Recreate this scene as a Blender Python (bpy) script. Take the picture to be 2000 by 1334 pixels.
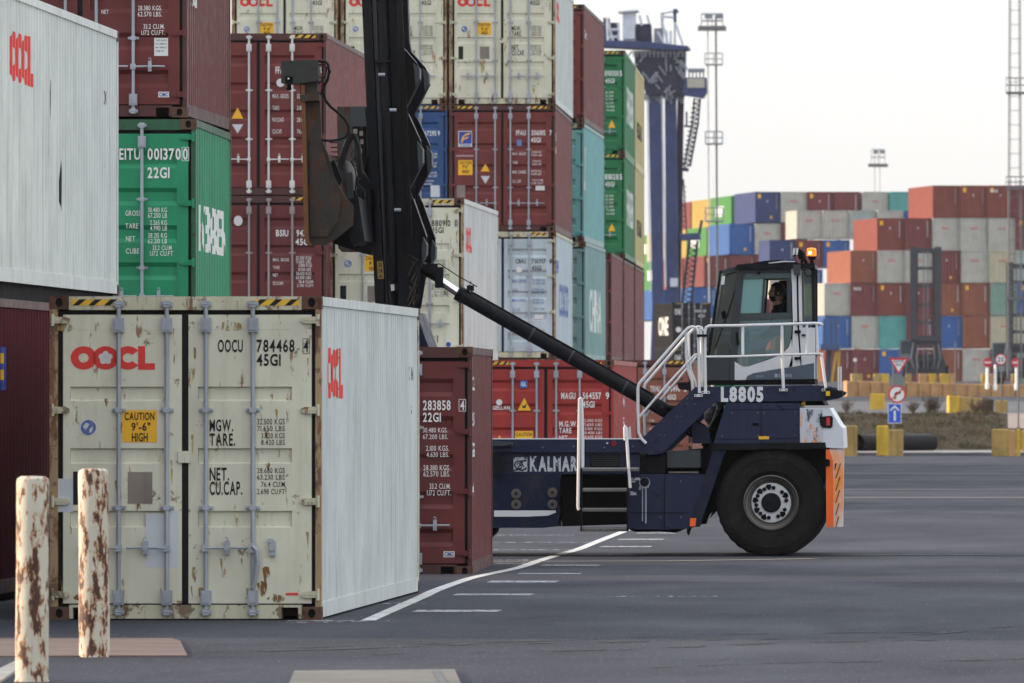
import bpy, bmesh, math, random
from mathutils import Vector, Matrix
random.seed(7)
R = math.radians
for o in list(bpy.data.objects):
    bpy.data.objects.remove(o)
SC = bpy.context.scene
COL = SC.collection

# ---------------------------------------------------------------- camera
F, VX, HY, CH = 19000.0, 1950.0, 776.0, 1.99     # focal length in photo pixels, vanishing point, eye height
cd = bpy.data.cameras.new("camera")
cam = bpy.data.objects.new("camera", cd); COL.objects.link(cam)
cam.location = (0, 0, CH); cam.rotation_euler = (R(90), 0, 0)
cd.sensor_width = 36; cd.lens = F / 2000 * 36
cd.shift_x = (1000 - VX) / 2000; cd.shift_y = (HY - 667) / 2000
cd.clip_start = 1; cd.clip_end = 6000
cd.dof.use_dof = True; cd.dof.focus_distance = 108; cd.dof.aperture_fstop = 10
SC.camera = cam

# ---------------------------------------------------------------- world, sun, exposure
SUN_EL, SUN_AZ = 13.0, -80.0          # degrees; azimuth from +Y towards +X
w = bpy.data.worlds.new("World"); SC.world = w; w.use_nodes = True
nt = w.node_tree; nt.nodes.clear()
out = nt.nodes.new('ShaderNodeOutputWorld'); bg = nt.nodes.new('ShaderNodeBackground')
sky = nt.nodes.new('ShaderNodeTexSky'); sky.sky_type = 'NISHITA'; sky.sun_disc = False
sky.sun_elevation = R(SUN_EL); sky.sun_rotation = R(SUN_AZ); sky.dust_density = 3
sc1 = nt.nodes.new('ShaderNodeMix'); sc1.data_type = 'RGBA'; sc1.blend_type = 'MULTIPLY'; sc1.inputs[0].default_value = 1
nt.links.new(sky.outputs[0], sc1.inputs[6]); sc1.inputs[7].default_value = (.1, .1, .1, 1)
tc = nt.nodes.new('ShaderNodeTexCoord'); sp = nt.nodes.new('ShaderNodeSeparateXYZ')
nt.links.new(tc.outputs['Generated'], sp.inputs[0])
mr = nt.nodes.new('ShaderNodeMapRange'); mr.inputs[1].default_value = -1; mr.inputs[2].default_value = .9
mr.inputs[3].default_value = .80; mr.inputs[4].default_value = 1.0
nt.links.new(sp.outputs['Y'], mr.inputs[0])
elr = nt.nodes.new('ShaderNodeMapRange'); elr.inputs[1].default_value = 0.0; elr.inputs[2].default_value = .22
nt.links.new(sp.outputs['Z'], elr.inputs[0])
cl = nt.nodes.new('ShaderNodeMix'); cl.data_type = 'RGBA'      # cloud deck: faintly warm low down, neutral above
nt.links.new(elr.outputs[0], cl.inputs[0])
cl.inputs[6].default_value = (.655, .645, .62, 1); cl.inputs[7].default_value = (1.27, 1.33, 1.42, 1)
mp = nt.nodes.new('ShaderNodeMapping'); mp.inputs['Scale'].default_value = (1, 1, 5)
nt.links.new(tc.outputs['Generated'], mp.inputs[0])
ns = nt.nodes.new('ShaderNodeTexNoise'); ns.inputs['Scale'].default_value = 7; ns.inputs['Detail'].default_value = 4
nt.links.new(mp.outputs[0], ns.inputs[0])
nr = nt.nodes.new('ShaderNodeMapRange'); nr.inputs[1].default_value = .3; nr.inputs[2].default_value = .7
nr.inputs[3].default_value = .93; nr.inputs[4].default_value = 1.0
nt.links.new(ns.outputs[0], nr.inputs[0])
mu = nt.nodes.new('ShaderNodeMath'); mu.operation = 'MULTIPLY'
nt.links.new(mr.outputs[0], mu.inputs[0]); nt.links.new(nr.outputs[0], mu.inputs[1])
cs = nt.nodes.new('ShaderNodeVectorMath'); cs.operation = 'SCALE'
nt.links.new(cl.outputs[2], cs.inputs[0]); nt.links.new(mu.outputs[0], cs.inputs['Scale'])
mx = nt.nodes.new('ShaderNodeMix'); mx.data_type = 'RGBA'; mx.inputs[0].default_value = .88
nt.links.new(sc1.outputs[2], mx.inputs[6]); nt.links.new(cs.outputs[0], mx.inputs[7])
nt.links.new(mx.outputs[2], bg.inputs[0]); bg.inputs[1].default_value = 1.0
nt.links.new(bg.outputs[0], out.inputs[0])
sl = bpy.data.lights.new("sun", 'SUN'); sl.energy = 5.0; sl.angle = R(2); sl.color = (1, .76, .54)
so = bpy.data.objects.new("sun", sl); COL.objects.link(so)
sd = Vector((math.sin(R(SUN_AZ)) * math.cos(R(SUN_EL)), math.cos(R(SUN_AZ)) * math.cos(R(SUN_EL)), math.sin(R(SUN_EL))))
so.rotation_euler = sd.to_track_quat('Z', 'Y').to_euler()
SC.view_settings.view_transform = 'Standard'; SC.view_settings.look = 'None'
SC.view_settings.exposure = 0.62; SC.view_settings.gamma = 1
SC.render.engine = 'CYCLES'
SC.cycles.max_bounces = 6; SC.cycles.transparent_max_bounces = 12

# ---------------------------------------------------------------- helpers
def P(px, py, s):
    """photo point at the distance where one metre is s pixels"""
    return Vector(((px - VX) / s, F / s, CH + (HY - py) / s))
def G(px, py, z=0.0):
    s = (py - HY) / (CH - z)
    return Vector(((px - VX) / s, F / s, z))

def mat(name, col, rough=.5, metal=0, var=.12, streak=0.0, rust=0.0, rustcol=(.16, .055, .02), dirt=(.05, .045, .04),
        spec=None, scale=1.0, emit=None, bump=0.0, fade=None):
    m = bpy.data.materials.new(name); m.use_nodes = True
    n, l = m.node_tree.nodes, m.node_tree.links
    b = n['Principled BSDF']
    b.inputs['Roughness'].default_value = rough; b.inputs['Metallic'].default_value = metal
    if spec is None: spec = .10 if sum(col) < .08 else (.22 if sum(col) < .45 else .4)
    b.inputs['Specular IOR Level'].default_value = spec
    geo = n.new('ShaderNodeNewGeometry')
    def noise(sc, det, ro=.6):
        mp = n.new('ShaderNodeMapping'); mp.inputs['Scale'].default_value = sc
        l.new(geo.outputs['Position'], mp.inputs[0])
        t = n.new('ShaderNodeTexNoise'); t.inputs['Scale'].default_value = scale; t.inputs['Detail'].default_value = det
        t.inputs['Roughness'].default_value = ro
        l.new(mp.outputs[0], t.inputs[0]); return t.outputs[0]
    def rng(src, a, bb, c, d):
        r = n.new('ShaderNodeMapRange'); r.inputs[1].default_value = a; r.inputs[2].default_value = bb
        r.inputs[3].default_value = c; r.inputs[4].default_value = d; l.new(src, r.inputs[0]); return r.outputs[0]
    def mixc(fac, a, c2):
        q = n.new('ShaderNodeMix'); q.data_type = 'RGBA'
        if isinstance(fac, float): q.inputs[0].default_value = fac
        else: l.new(fac, q.inputs[0])
        for i, v in ((6, a), (7, c2)):
            if isinstance(v, tuple): q.inputs[i].default_value = (*v, 1)
            else: l.new(v, q.inputs[i])
        return q.outputs[2]
    lo = tuple(c * (1 - var) for c in col); hi = tuple(min(1, c * (1 + var)) for c in col)
    cur = mixc(rng(noise((1.3, 1.3, 1.3), 5), .3, .7, 0, 1), lo, hi)
    if fade:
        cur = mixc(rng(noise((2.2, 2.2, .7), 6), .48, .75, 0, .7), cur, fade)
    if streak:
        cur = mixc(rng(noise((9, 9, .55), 4), .5, .78, 0, streak), cur, dirt)
        cur = mixc(rng(noise((28, 28, 3), 3), .62, .8, 0, streak * .8), cur, dirt)
    if rust:
        t = .74 - .22 * rust
        cur = mixc(rng(noise((9, 9, 2.2), 9, .72), t, t + .05, 0, .9), cur, rustcol)
        cur = mixc(rng(noise((4, 4, 4), 9, .75), t + .01, t + .04, 0, .8), cur, tuple(c * .6 for c in rustcol))
    l.new(cur, b.inputs['Base Color'])
    l.new(rng(noise((5, 5, 5), 4), .3, .7, max(.05, rough - .1), min(1, rough + .12)), b.inputs['Roughness'])
    if bump:
        bp = n.new('ShaderNodeBump'); bp.inputs['Strength'].default_value = bump; bp.inputs['Distance'].default_value = .02
        l.new(noise((14, 14, 14), 5), bp.inputs['Height']); l.new(bp.outputs[0], b.inputs['Normal'])
    if emit:
        b.inputs['Emission Color'].default_value = (*emit[0], 1); b.inputs['Emission Strength'].default_value = emit[1]
    return m

class MB:
    def __init__(s): s.v = []; s.f = []; s.m = []
    def add(s, vs, fs, mi=0):
        k = len(s.v); s.v += [tuple(v) for v in vs]
        for f in fs: s.f.append([i + k for i in f]); s.m.append(mi)
        return s
    def box(s, x0, x1, y0, y1, z0, z1, mi=0):
        if x0 > x1: x0, x1 = x1, x0
        if y0 > y1: y0, y1 = y1, y0
        if z0 > z1: z0, z1 = z1, z0
        v = [(x, y, z) for z in (z0, z1) for y in (y0, y1) for x in (x0, x1)]
        return s.add(v, [(0, 2, 3, 1), (4, 5, 7, 6), (0, 1, 5, 4), (2, 6, 7, 3), (0, 4, 6, 2), (1, 3, 7, 5)], mi)
    def prism(s, pts, y0, y1, mi=0):
        """outline of (x, z) points (clockwise or not) given depth y0..y1"""
        a = sum(pts[i][0] * pts[(i + 1) % len(pts)][1] - pts[(i + 1) % len(pts)][0] * pts[i][1] for i in range(len(pts)))
        if a < 0: pts = pts[::-1]
        n = len(pts); v = [(x, y0, z) for x, z in pts] + [(x, y1, z) for x, z in pts]
        return s.add(v, [tuple(range(n)), tuple(range(2 * n - 1, n - 1, -1))] +
                     [(i, i + n, (i + 1) % n + n, (i + 1) % n) for i in range(n)], mi)
    def cyl(s, a, b, r, n=12, r2=None, mi=0, caps=True):
        a, b = Vector(a), Vector(b); r2 = r if r2 is None else r2
        d = (b - a).normalized(); u = d.orthogonal().normalized(); w_ = d.cross(u)
        v = []
        for c, rr in ((a, r), (b, r2)):
            for i in range(n):
                t = 2 * math.pi * i / n
                v.append(c + rr * (math.cos(t) * u + math.sin(t) * w_))
        f = [(i, (i + 1) % n, (i + 1) % n + n, i + n) for i in range(n)]
        if caps: f += [tuple(range(n - 1, -1, -1)), tuple(range(n, 2 * n))]
        return s.add(v, f, mi)
    def tube(s, pts, r, n=8, mi=0):
        pts = [Vector(p) for p in pts]; rings = []; u = None
        for i, p in enumerate(pts):
            d = ((pts[i] - pts[i - 1]).normalized() if i else Vector((0, 0, 0))) + \
                ((pts[i + 1] - pts[i]).normalized() if i < len(pts) - 1 else Vector((0, 0, 0)))
            d = d.normalized()
            if u is None: u = d.orthogonal().normalized()
            u = (u - u.dot(d) * d).normalized(); w_ = d.cross(u)
            rings.append([p + r * (math.cos(2 * math.pi * j / n) * u + math.sin(2 * math.pi * j / n) * w_) for j in range(n)])
        v = [q for rg in rings for q in rg]; f = []
        for i in range(len(pts) - 1):
            for j in range(n):
                f.append((i * n + j, i * n + (j + 1) % n, (i + 1) * n + (j + 1) % n, (i + 1) * n + j))
        f += [tuple(range(n - 1, -1, -1)), tuple(range(len(v) - n, len(v)))]
        return s.add(v, f, mi)
    def lathe(s, prof, c, axis='y', n=40, mi=0):
        """prof: (radius, offset along axis) pairs"""
        c = Vector(c); v = []
        for r, h in prof:
            for j in range(n):
                t = 2 * math.pi * j / n; a, b = r * math.cos(t), r * math.sin(t)
                v.append(c + (Vector((a, h, b)) if axis == 'y' else Vector((a, b, h))))
        f = []
        for i in range(len(prof) - 1):
            for j in range(n):
                f.append((i * n + j, (i + 1) * n + j, (i + 1) * n + (j + 1) % n, i * n + (j + 1) % n))
        return s.add(v, f, mi)
    def ball(s, c, r, n=12, mi=0):
        rx, ry, rz = (r, r, r) if not isinstance(r, tuple) else r
        v = []; f = []; m_ = n // 2
        for i in range(m_ + 1):
            ph = math.pi * i / m_
            for j in range(n):
                th = 2 * math.pi * j / n
                v.append((c[0] + rx * math.sin(ph) * math.cos(th), c[1] + ry * math.sin(ph) * math.sin(th), c[2] + rz * math.cos(ph)))
        for i in range(m_):
            for j in range(n):
                f.append((i * n + j, (i + 1) * n + j, (i + 1) * n + (j + 1) % n, i * n + (j + 1) % n))
        return s.add(v, f, mi)
    def mesh(s, name, off=None, smooth=False, clean=False):
        me = bpy.data.meshes.new(name)
        v = s.v if off is None else [(a[0] - off[0], a[1] - off[1], a[2] - off[2]) for a in s.v]
        me.from_pydata(v, [], s.f); me.update()
        me.polygons.foreach_set('material_index', s.m)
        bm = bmesh.new(); bm.from_mesh(me)
        if clean: bmesh.ops.remove_doubles(bm, verts=bm.verts, dist=1e-5)
        bmesh.ops.recalc_face_normals(bm, faces=bm.faces); bm.to_mesh(me); bm.free()
        if smooth:
            me.polygons.foreach_set('use_smooth', [True] * len(me.polygons))
            try: me.set_sharp_from_angle(angle=R(40))
            except Exception: pass
        return me

def link(name, me, mats, parent=None, loc=None, rot=0):
    o = bpy.data.objects.new(name, me); COL.objects.link(o)
    if parent is not None: o.parent = parent
    if loc is not None: o.location = loc
    if rot: o.rotation_euler.z = rot
    mats = mats if isinstance(mats, (list, tuple)) else [mats]
    while len(me.materials) < len(mats): me.materials.append(mats[len(me.materials)])
    for i, m in enumerate(mats):
        o.material_slots[i].link = 'OBJECT'; o.material_slots[i].material = m
    return o
def tag(o, label, cat, group=None, kind=None):
    if label: o['label'] = label
    if cat: o['category'] = cat
    if group: o['group'] = group
    if kind: o['kind'] = kind
    return o
def empty(name, loc, label, cat, group=None, rot=0):
    o = bpy.data.objects.new(name, None); COL.objects.link(o); o.location = loc; o.rotation_euler.z = rot
    o.empty_display_size = .3
    return tag(o, label, cat, group)
def root_of(o):
    while o.parent is not None: o = o.parent
    return o
def wpart(name, mb, mats, parent, smooth=False, clean=False):
    """part whose mesh was written in world coordinates; parent chain is unrotated"""
    return link(name, mb.mesh(name, off=root_of(parent).location, smooth=smooth, clean=clean), mats, parent)
def structure(name, mb, m):
    o = link(name, mb.mesh(name), m); o['kind'] = 'structure'; return o

# ---------------------------------------------------------------- lettering
CH_SET = "ABCDEFGHIJKLMNOPQRSTUVWXYZabcdefghijklmnopqrstuvwxyz0123456789.'-\"/"
GL = {}
def make_glyphs():
    obs = []
    for off, tagk in ((.004, 'n'), (.022, 'b'), (.050, 'x')):
        for ch in CH_SET:
            cv = bpy.data.curves.new('g', 'FONT'); cv.body = ch; cv.size = 1; cv.resolution_u = 3; cv.offset = off
            o = bpy.data.objects.new('g', cv); COL.objects.link(o); obs.append((tagk, ch, o, cv))
    bpy.context.view_layer.update(); dg = bpy.context.evaluated_depsgraph_get()
    for k, ch, o, cv in obs:
        me = bpy.data.meshes.new_from_object(o.evaluated_get(dg))
        vs = [(v.co.x, v.co.y) for v in me.vertices]; fs = [tuple(p.vertices) for p in me.polygons]
        if vs:
            mnx = min(v[0] for v in vs); mxx = max(v[0] for v in vs)
            GL[(k, ch)] = ([(a - mnx, b) for a, b in vs], fs, mxx - mnx)
        bpy.data.meshes.remove(me)
    for k, ch, o, cv in obs:
        bpy.data.objects.remove(o); bpy.data.curves.remove(cv)
make_glyphs()
CAPH = max(v[1] for v in GL[('n', 'H')][0])
def text2d(s, x0, x1, z0, z1, bold='n'):
    """letters fitted into the box x0..x1, z0..z1; returns verts (x, z) and faces"""
    gap = .11 if bold != 'x' else .09; cx = 0; items = []
    for ch in s:
        if ch == ' ': cx += .38; continue
        g = GL[(bold, ch)]; items.append((cx, g)); cx += g[2] + gap
    tot = cx - gap; sx = (x1 - x0) / tot; sz = (z1 - z0) / CAPH
    V, Fc = [], []
    for ox, (vs, fs, _) in items:
        k = len(V); V += [(x0 + (ox + a) * sx, z0 + b * sz) for a, b in vs]; Fc += [tuple(i + k for i in f) for f in fs]
    return V, Fc
def rect2d(x0, x1, z0, z1): return [(x0, z0), (x1, z0), (x1, z1), (x0, z1)], [(0, 1, 2, 3)]
def disc2d(cx, cz, rx, rz=None, n=20):
    rz = rx if rz is None else rz
    return [(cx + rx * math.cos(2 * math.pi * i / n), cz + rz * math.sin(2 * math.pi * i / n)) for i in range(n)], [tuple(range(n))]
def ring2d(cx, cz, rx, rz, ti, a0=0, a1=360, n=24, tz=None):
    tz = ti if tz is None else tz
    V, Fc = [], []
    for i in range(n + 1):
        t = R(a0 + (a1 - a0) * i / n)
        V += [(cx + rx * math.cos(t), cz + rz * math.sin(t)), (cx + (rx - ti) * math.cos(t), cz + (rz - tz) * math.sin(t))]
    for i in range(n): Fc.append((2 * i, 2 * i + 2, 2 * i + 3, 2 * i + 1))
    return V, Fc
def oocl2d(x0, x1, z0, z1):
    w_, h_ = x1 - x0, z1 - z0; out_ = []
    out_.append(ring2d(x0 + .155 * w_, z0 + .5 * h_, .155 * w_, .5 * h_, .095 * w_, tz=.30 * h_))
    out_.append(ring2d(x0 + .415 * w_, z0 + .5 * h_, .155 * w_, .5 * h_, .085 * w_, tz=.27 * h_))
    out_.append(ring2d(x0 + .68 * w_, z0 + .5 * h_, .155 * w_, .5 * h_, .095 * w_, 38, 322, tz=.30 * h_))
    L = x0 + .80 * w_
    out_.append(rect2d(L, L + .085 * w_, z0, z1)); out_.append(rect2d(L + .085 * w_, x1, z0, z0 + .27 * h_))
    fl = []                                     # five petal flower
    for k in range(5):
        a = R(90 + 72 * k); fl.append(disc2d(x0 + .415 * w_ + .05 * w_ * math.cos(a), z0 + .5 * h_ + .17 * h_ * math.sin(a), .036 * w_, .125 * h_, 10))
    return out_, fl
def join2d(lst):
    V, Fc = [], []
    for vs, fs in lst:
        k = len(V); V += vs; Fc += [tuple(i + k for i in f) for f in fs]
    return V, Fc
def flat(name, lst, y, m, parent, off=(0, 0)):
    """flat marking facing -Y in the parent's own axes"""
    V, Fc = join2d(lst); mb = MB()
    mb.add([(a + off[0], y, b + off[1]) for a, b in V], Fc)
    me = bpy.data.meshes.new(name); me.from_pydata(mb.v, [], mb.f); me.update()
    return link(name, me, m, parent)
# ---------------------------------------------------------------- materials
def paint(name, col, rust=.25, streak=.35, **k):
    return mat(name, col, rough=k.pop('rough', .48), rust=rust, streak=streak, **k)
M = {}
PAL = dict(
    cream=(.60, .59, .46), white=(.55, .575, .545), brown=(.155, .033, .030), brown2=(.125, .027, .026), red=(.30, .030, .025),
    green=(.02, .24, .115), green2=(.018, .16, .06), blue=(.025, .07, .19), navy=(.035, .055, .15), paleblue=(.42, .50, .54),
    teal=(.13, .36, .36), tealgrey=(.16, .30, .29), tan=(.46, .38, .16), grey=(.42, .44, .45), orangebrown=(.24, .085, .055),
    beige=(.46, .42, .30), royal=(.025, .13, .42), skyblue=(.12, .30, .52), lime=(.08, .38, .08), yellow=(.55, .40, .07),
    sage=(.19, .31, .25), lteal=(.10, .33, .31), darkbox=(.018, .018, .022), onegrey=(.10, .10, .105), maroon=(.17, .045, .05),
    cream_skysheen=(.50, .54, .52), purplegrey=(.20, .21, .32), greytea=(.33, .39, .37))  # side-wall cream is paler and bluer, sky reflection put into the colour
for k_, c_ in PAL.items():
    light = sum(c_) > 1.1
    M[k_] = paint(k_ + '_container_paint', c_, rust=.62 if k_ == 'cream' else .14, dirt=(.24, .17, .07) if k_ == 'cream' else (.05, .045, .04), streak=(.34 if k_ in ('cream_skysheen', 'white') else .22) if light else .3,
                  rustcol=(.22, .09, .03) if light else (.10, .04, .025), rough=.42, fade=tuple(min(1, c * 1.2 + .006) for c in c_), spec=.2 if k_ in ('darkbox', 'onegrey') else None)
M['darkbox'] = mat('matt_dark_container_paint', (.020, .020, .022), rough=.9, spec=.02, streak=.3)
M['shademaroon'] = paint('shaded_maroon_container_paint', (.075, .016, .022), rust=.1, streak=.4, rough=.85, spec=.04)  # alley shade put into the colour: a darker, duller copy of brown
M['frame_cream'] = paint('rusty_cream_frame_paint', (.52, .50, .36), rust=.85, streak=.6, rustcol=(.17, .07, .03))
M['frame_dark'] = paint('worn_brown_frame_paint', (.085, .032, .03), rust=.6, streak=.5, rustcol=(.06, .03, .022))
M['frame_green'] = paint('worn_green_frame_paint', (.03, .10, .055), rust=.7, streak=.5, rustcol=(.07, .035, .025))
M['rustpost'] = paint('orange_rust_post_paint', (.33, .23, .12), rust=1.0, streak=.6, rustcol=(.16, .06, .025))
M['casting'] = paint('rusty_casting_steel', (.11, .06, .04), rust=1.0, streak=.5, rustcol=(.10, .045, .02), rough=.75)
M['seal'] = mat('black_rubber_seal', (.012, .012, .012), rough=.7)
M['dark'] = mat('dark_void_steel', (.01, .01, .01), rough=.9)
M['galv'] = mat('galvanised_steel', (.35, .38, .43), rough=.5, metal=.25, var=.2, streak=.4, rust=.25)
M['galvwhite'] = mat('white_painted_rod', (.62, .62, .60), rough=.5, streak=.3, rust=.2)
M['galvdull'] = mat('dull_lock_rod', (.30, .27, .26), rough=.55, streak=.4, rust=.35)
M['ink'] = mat('black_lettering', (.018, .019, .022), rough=.55, var=.25)
M['inkw'] = mat('white_lettering', (.72, .72, .70), rough=.55, var=.08)
M['inkred'] = mat('red_logo_paint', (.66, .035, .025), rough=.5)
M['inkblue'] = mat('blue_logo_paint', (.03, .07, .33), rough=.5)
M['signy'] = mat('yellow_sticker', (.80, .42, .015), rough=.5)
M['hazy'] = mat('yellow_hazard_paint', (.72, .42, .03), rough=.55, streak=.3, rust=.15)
M['plate'] = mat('worn_data_plate', (.22, .185, .155), rough=.6, var=.35, streak=.5)
M['patch'] = mat('fresh_paint_patch', (.52, .55, .58), rough=.5)
M['sticker'] = mat('white_sticker', (.62, .62, .60), rough=.5)
M['globe'] = mat('blue_globe_sticker', (.05, .09, .30), rough=.5, fade=(.75, .77, .8))
M['under'] = mat('underside_steel', (.05, .04, .035), rough=.8, rust=.4)

W = 2.438
CACHE = {}
def cached(key, fn):
    if key not in CACHE: CACHE[key] = fn()
    return CACHE[key]
# corrugation profile along the wall: returns depth below the outer face
PITCH = .278
def corr(t):
    t = t % PITCH
    if t < .072: return 0
    if t < .140: return .036 * (t - .072) / .068
    if t < .210: return .036
    return .036 * (1 - (t - .210) / .068)
def corr_line(a, b):
    pts = [a]; k = math.floor(a / PITCH)
    while True:
        for o_ in (0, .072, .140, .210):
            t = k * PITCH + o_
            if a + 1e-4 < t < b - 1e-4: pts.append(t)
        k += 1
        if k * PITCH > b: break
    return pts + [b]
def wall_mesh(H, L, side):
    mb = MB(); a, b = .12, L - .12; z0, z1 = .15, H - .075
    line = corr_line(a, b); n = len(line); v = []
    for z in (z0, z1):
        for t in line:
            x = -.014 - corr(t)
            v.append((x if side > 0 else -W - x, t, z))
    mb.add(v, [(i, i + 1, i + 1 + n, i + n) for i in range(n - 1)])
    return mb.mesh('side_wall')
def end_mesh(H, L, front=False):
    mb = MB(); line = corr_line(.11, W - .11); n = len(line); v = []
    for z in (.15, H - .11):
        for t in line:
            d = .02 + corr(t)
            v.append((-t, d if front else L - d, z))
    mb.add(v, [(i, i + 1, i + 1 + n, i + n) for i in range(n - 1)])
    return mb.mesh('end_wall')
def frame_mesh(H, L, doors=True):
    mb = MB()
    for sx in (0, 1):                                    # posts
        X0, X1 = (-.055, -.006) if sx == 0 else (-W + .006, -W + .078)
        mb.box(X0, X1, .006, .13, .118, H - .118); mb.box(X0, X1, L - .13, L - .006, .118, H - .118)
        if sx == 0:
            pass
        else:
            mb.box(-W + .003, -W + .055, .162, L - .162, H - .085, H - .004); mb.box(-W + .006, -W + .05, .162, L - .162, .02, .155)
    mb.box(-W + .178, -.178, .012, .10, H - .125, H - .004); mb.box(-W + .178, -.178, L - .10, L - .012, H - .11, H - .004)
    mb.box(-W + .178, -W + .21, .012, .12, .012, .112); mb.box(-.21, -.178, .012, .12, .012, .112)       # sill with fork slots
    mb.box(-W + .36, -.36, .012, .12, .012, .112); mb.box(-W + .178, -.178, .014, .12, .112, .135)
    mb.box(-W + .178, -.178, L - .12, L - .012, .012, .15)
    return mb.mesh('frame')
def casting_mesh():
    """hollow corner casting with an oval hole in its outer faces, origin at its outer corner (+x, -y, 0)"""
    mb = MB(); w_, d_, h_ = .178, .162, .118; n = 16
    def plate(fn, A, B, rx, rz, dep):
        rect = []
        for i in range(n):
            t = 2 * math.pi * i / n + math.pi / 4; c, s_ = math.cos(t), math.sin(t); k = max(abs(c), abs(s_))
            rect.append((A * (.5 + .5 * c / k), B * (.5 + .5 * s_ / k)))
        el = [(A / 2 + rx * math.cos(2 * math.pi * i / n + math.pi / 4), B / 2 + rz * math.sin(2 * math.pi * i / n + math.pi / 4)) for i in range(n)]
        v = [fn(a, b, 0) for a, b in rect] + [fn(a, b, 0) for a, b in el] + [fn(a, b, dep) for a, b in el]
        f = [(i, (i + 1) % n, (i + 1) % n + n, i + n) for i in range(n)] + [(i + n, (i + 1) % n + n, (i + 1) % n + 2 * n, i + 2 * n) for i in range(n)]
        mb.add(v, f); mb.add([fn(a, b, dep) for a, b in el], [tuple(range(n))], 1)
    plate(lambda a, b, d: (-a, d, b), w_, h_, .034, .042, .03)
    plate(lambda a, b, d: (-d, a, b), d_, h_, .036, .030, .03)
    mb.add([(-w_, 0, 0), (-w_, d_, 0), (-w_, d_, h_), (-w_, 0, h_), (0, d_, 0), (0, d_, h_), (0, 0, 0), (0, 0, h_)],
           [(0, 1, 2, 3), (1, 4, 5, 2), (3, 2, 5, 7), (0, 6, 4, 1)])
    me = mb.mesh('corner_casting')
    return me
FLAT_B = [(.81, .94), (1.36, 1.50), (1.92, 2.07)]                         # recess bands below the top, smooth doors
def door_mesh(H, style, side):
    """one door leaf; side 0 = left, 1 = right"""
    mb = MB()
    x0, x1 = (-W + .125, -W / 2 - .032) if side == 0 else (-W / 2 + .028, -.090)
    z0, z1 = .148, H - .168; yo, yi = .012, .052
    if style == 'flat':
        bands = [(H - b_, H - a_) for a_, b_ in FLAT_B][::-1] if H > 2.7 else [(H * .28, H * .28 + .13), (H * .5, H * .5 + .13), (H * .72, H * .72 + .13)]
        sl, dp = .014, .030; xa, xb = x0 + (.065 if side == 0 else .085), x1 - (.16 if side == 0 else .175)
    else:
        nb = 5; bands = []; sp_ = (z1 - z0 - .16) / nb
        for i in range(nb):
            c = z0 + .08 + sp_ * (i + .5); bands.append((c - .10, c + .10))
        sl, dp = .05, .036; xa, xb = x0 + .09, x1 - .13
    prof = [(yo, z0)]
    for a_, b_ in bands: prof += [(yo, a_), (yo + dp, a_ + sl), (yo + dp, b_ - sl), (yo, b_)]
    prof.append((yo, z1)); n = len(prof)
    mb.add([(xa, y, z) for y, z in prof] + [(xb, y, z) for y, z in prof], [(i, i + 1, i + 1 + n, i + n) for i in range(n - 1)])
    for xs in (xa, xb):                                        # ends of the recesses
        for a_, b_ in bands:
            mb.add([(xs, yo, a_), (xs, yo + dp, a_ + sl), (xs, yo + dp, b_ - sl), (xs, yo, b_)], [(0, 1, 2, 3)])
    mb.box(x0, xa, yo, yi, z0, z1); mb.box(xb, x1, yo, yi, z0, z1)
    for xl_, xr_ in ((xa, xb),):
        mb.add([(xl_, yi, z0), (xr_, yi, z0), (xr_, yo, z0), (xl_, yo, z0), (xl_, yi, z1), (xr_, yi, z1), (xr_, yo, z1), (xl_, yo, z1)],
               [(0, 1, 2, 3), (4, 5, 6, 7)])
    if style == 'flat': mb.box(xa, xb, yo - .002, yo, H - .298, H - .294)
    return mb.mesh('door')
RODX = [-W + .625, -W + 1.055, -W + 1.405, -W + 1.825]
def rod_mesh(H):
    mb = MB()
    mb.cyl((0, -.022, .07), (0, -.022, H - .07), .019, 10)
    for z in (.20, H - .26): mb.box(-.045, .045, -.05, .010, z - .065, z + .065); mb.box(-.032, .032, -.06, -.048, z - .045, z + .045)
    for z in (H * .347, H * .648):
        mb.box(-.028, .028, -.046, .010, z - .022, z + .022); mb.box(-.062, .062, -.008, .010, z - .014, z + .014)
        for sx in (-.05, .05): mb.cyl((sx, -.018, z), (sx, -.006, z), .011, 6)
    for z in (.072, H - .072):
        mb.box(-.028, .028, -.045, .008, z - .03, z + .03); mb.box(-.05, .05, -.014, .008, z - .018, z + .018)
        mb.cyl((-.03, -.03, z), (.03, -.03, z), .018, 8)
    return mb.mesh('lock_rod')
def handle_mesh(d):
    """horizontal locking handle reaching to side d from its rod, with its keeper"""
    mb = MB()
    mb.box(-.03, .03, -.06, -.03, -.03, .03)
    mb.tube([(0, -.055, 0), (d * .12, -.058, 0), (d * .20, -.045, .004), (d * .36, -.045, .002)], .011, 6)
    mb.box(d * .17, d * .21, -.055, .010, -.055, .065); mb.cyl((d * .19, -.068, .0), (d * .19, -.05, .0), .026, 8)
    mb.tube([(d * .19, -.05, .06), (d * .205, -.055, .085), (d * .19, -.055, .10), (d * .175, -.055, .085)], .006, 5)
    return mb.mesh('lock_handle')
def droop_mesh():
    mb = MB()
    mb.box(-.03, .03, -.06, -.03, -.04, .04)
    mb.tube([(0, -.06, .02), (.035, -.062, -.02), (.045, -.06, -.12), (.03, -.058, -.22), (.01, -.056, -.34), (0, -.056, -.36)], .021, 7)
    mb.box(.15, .20, -.03, .010, -.07, .07); mb.cyl((.175, -.045, .0), (.175, -.02, .0), .028, 8); mb.box(.135, .185, -.035, -.01, .05, .085)
    return mb.mesh('lock_handle')
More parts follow.
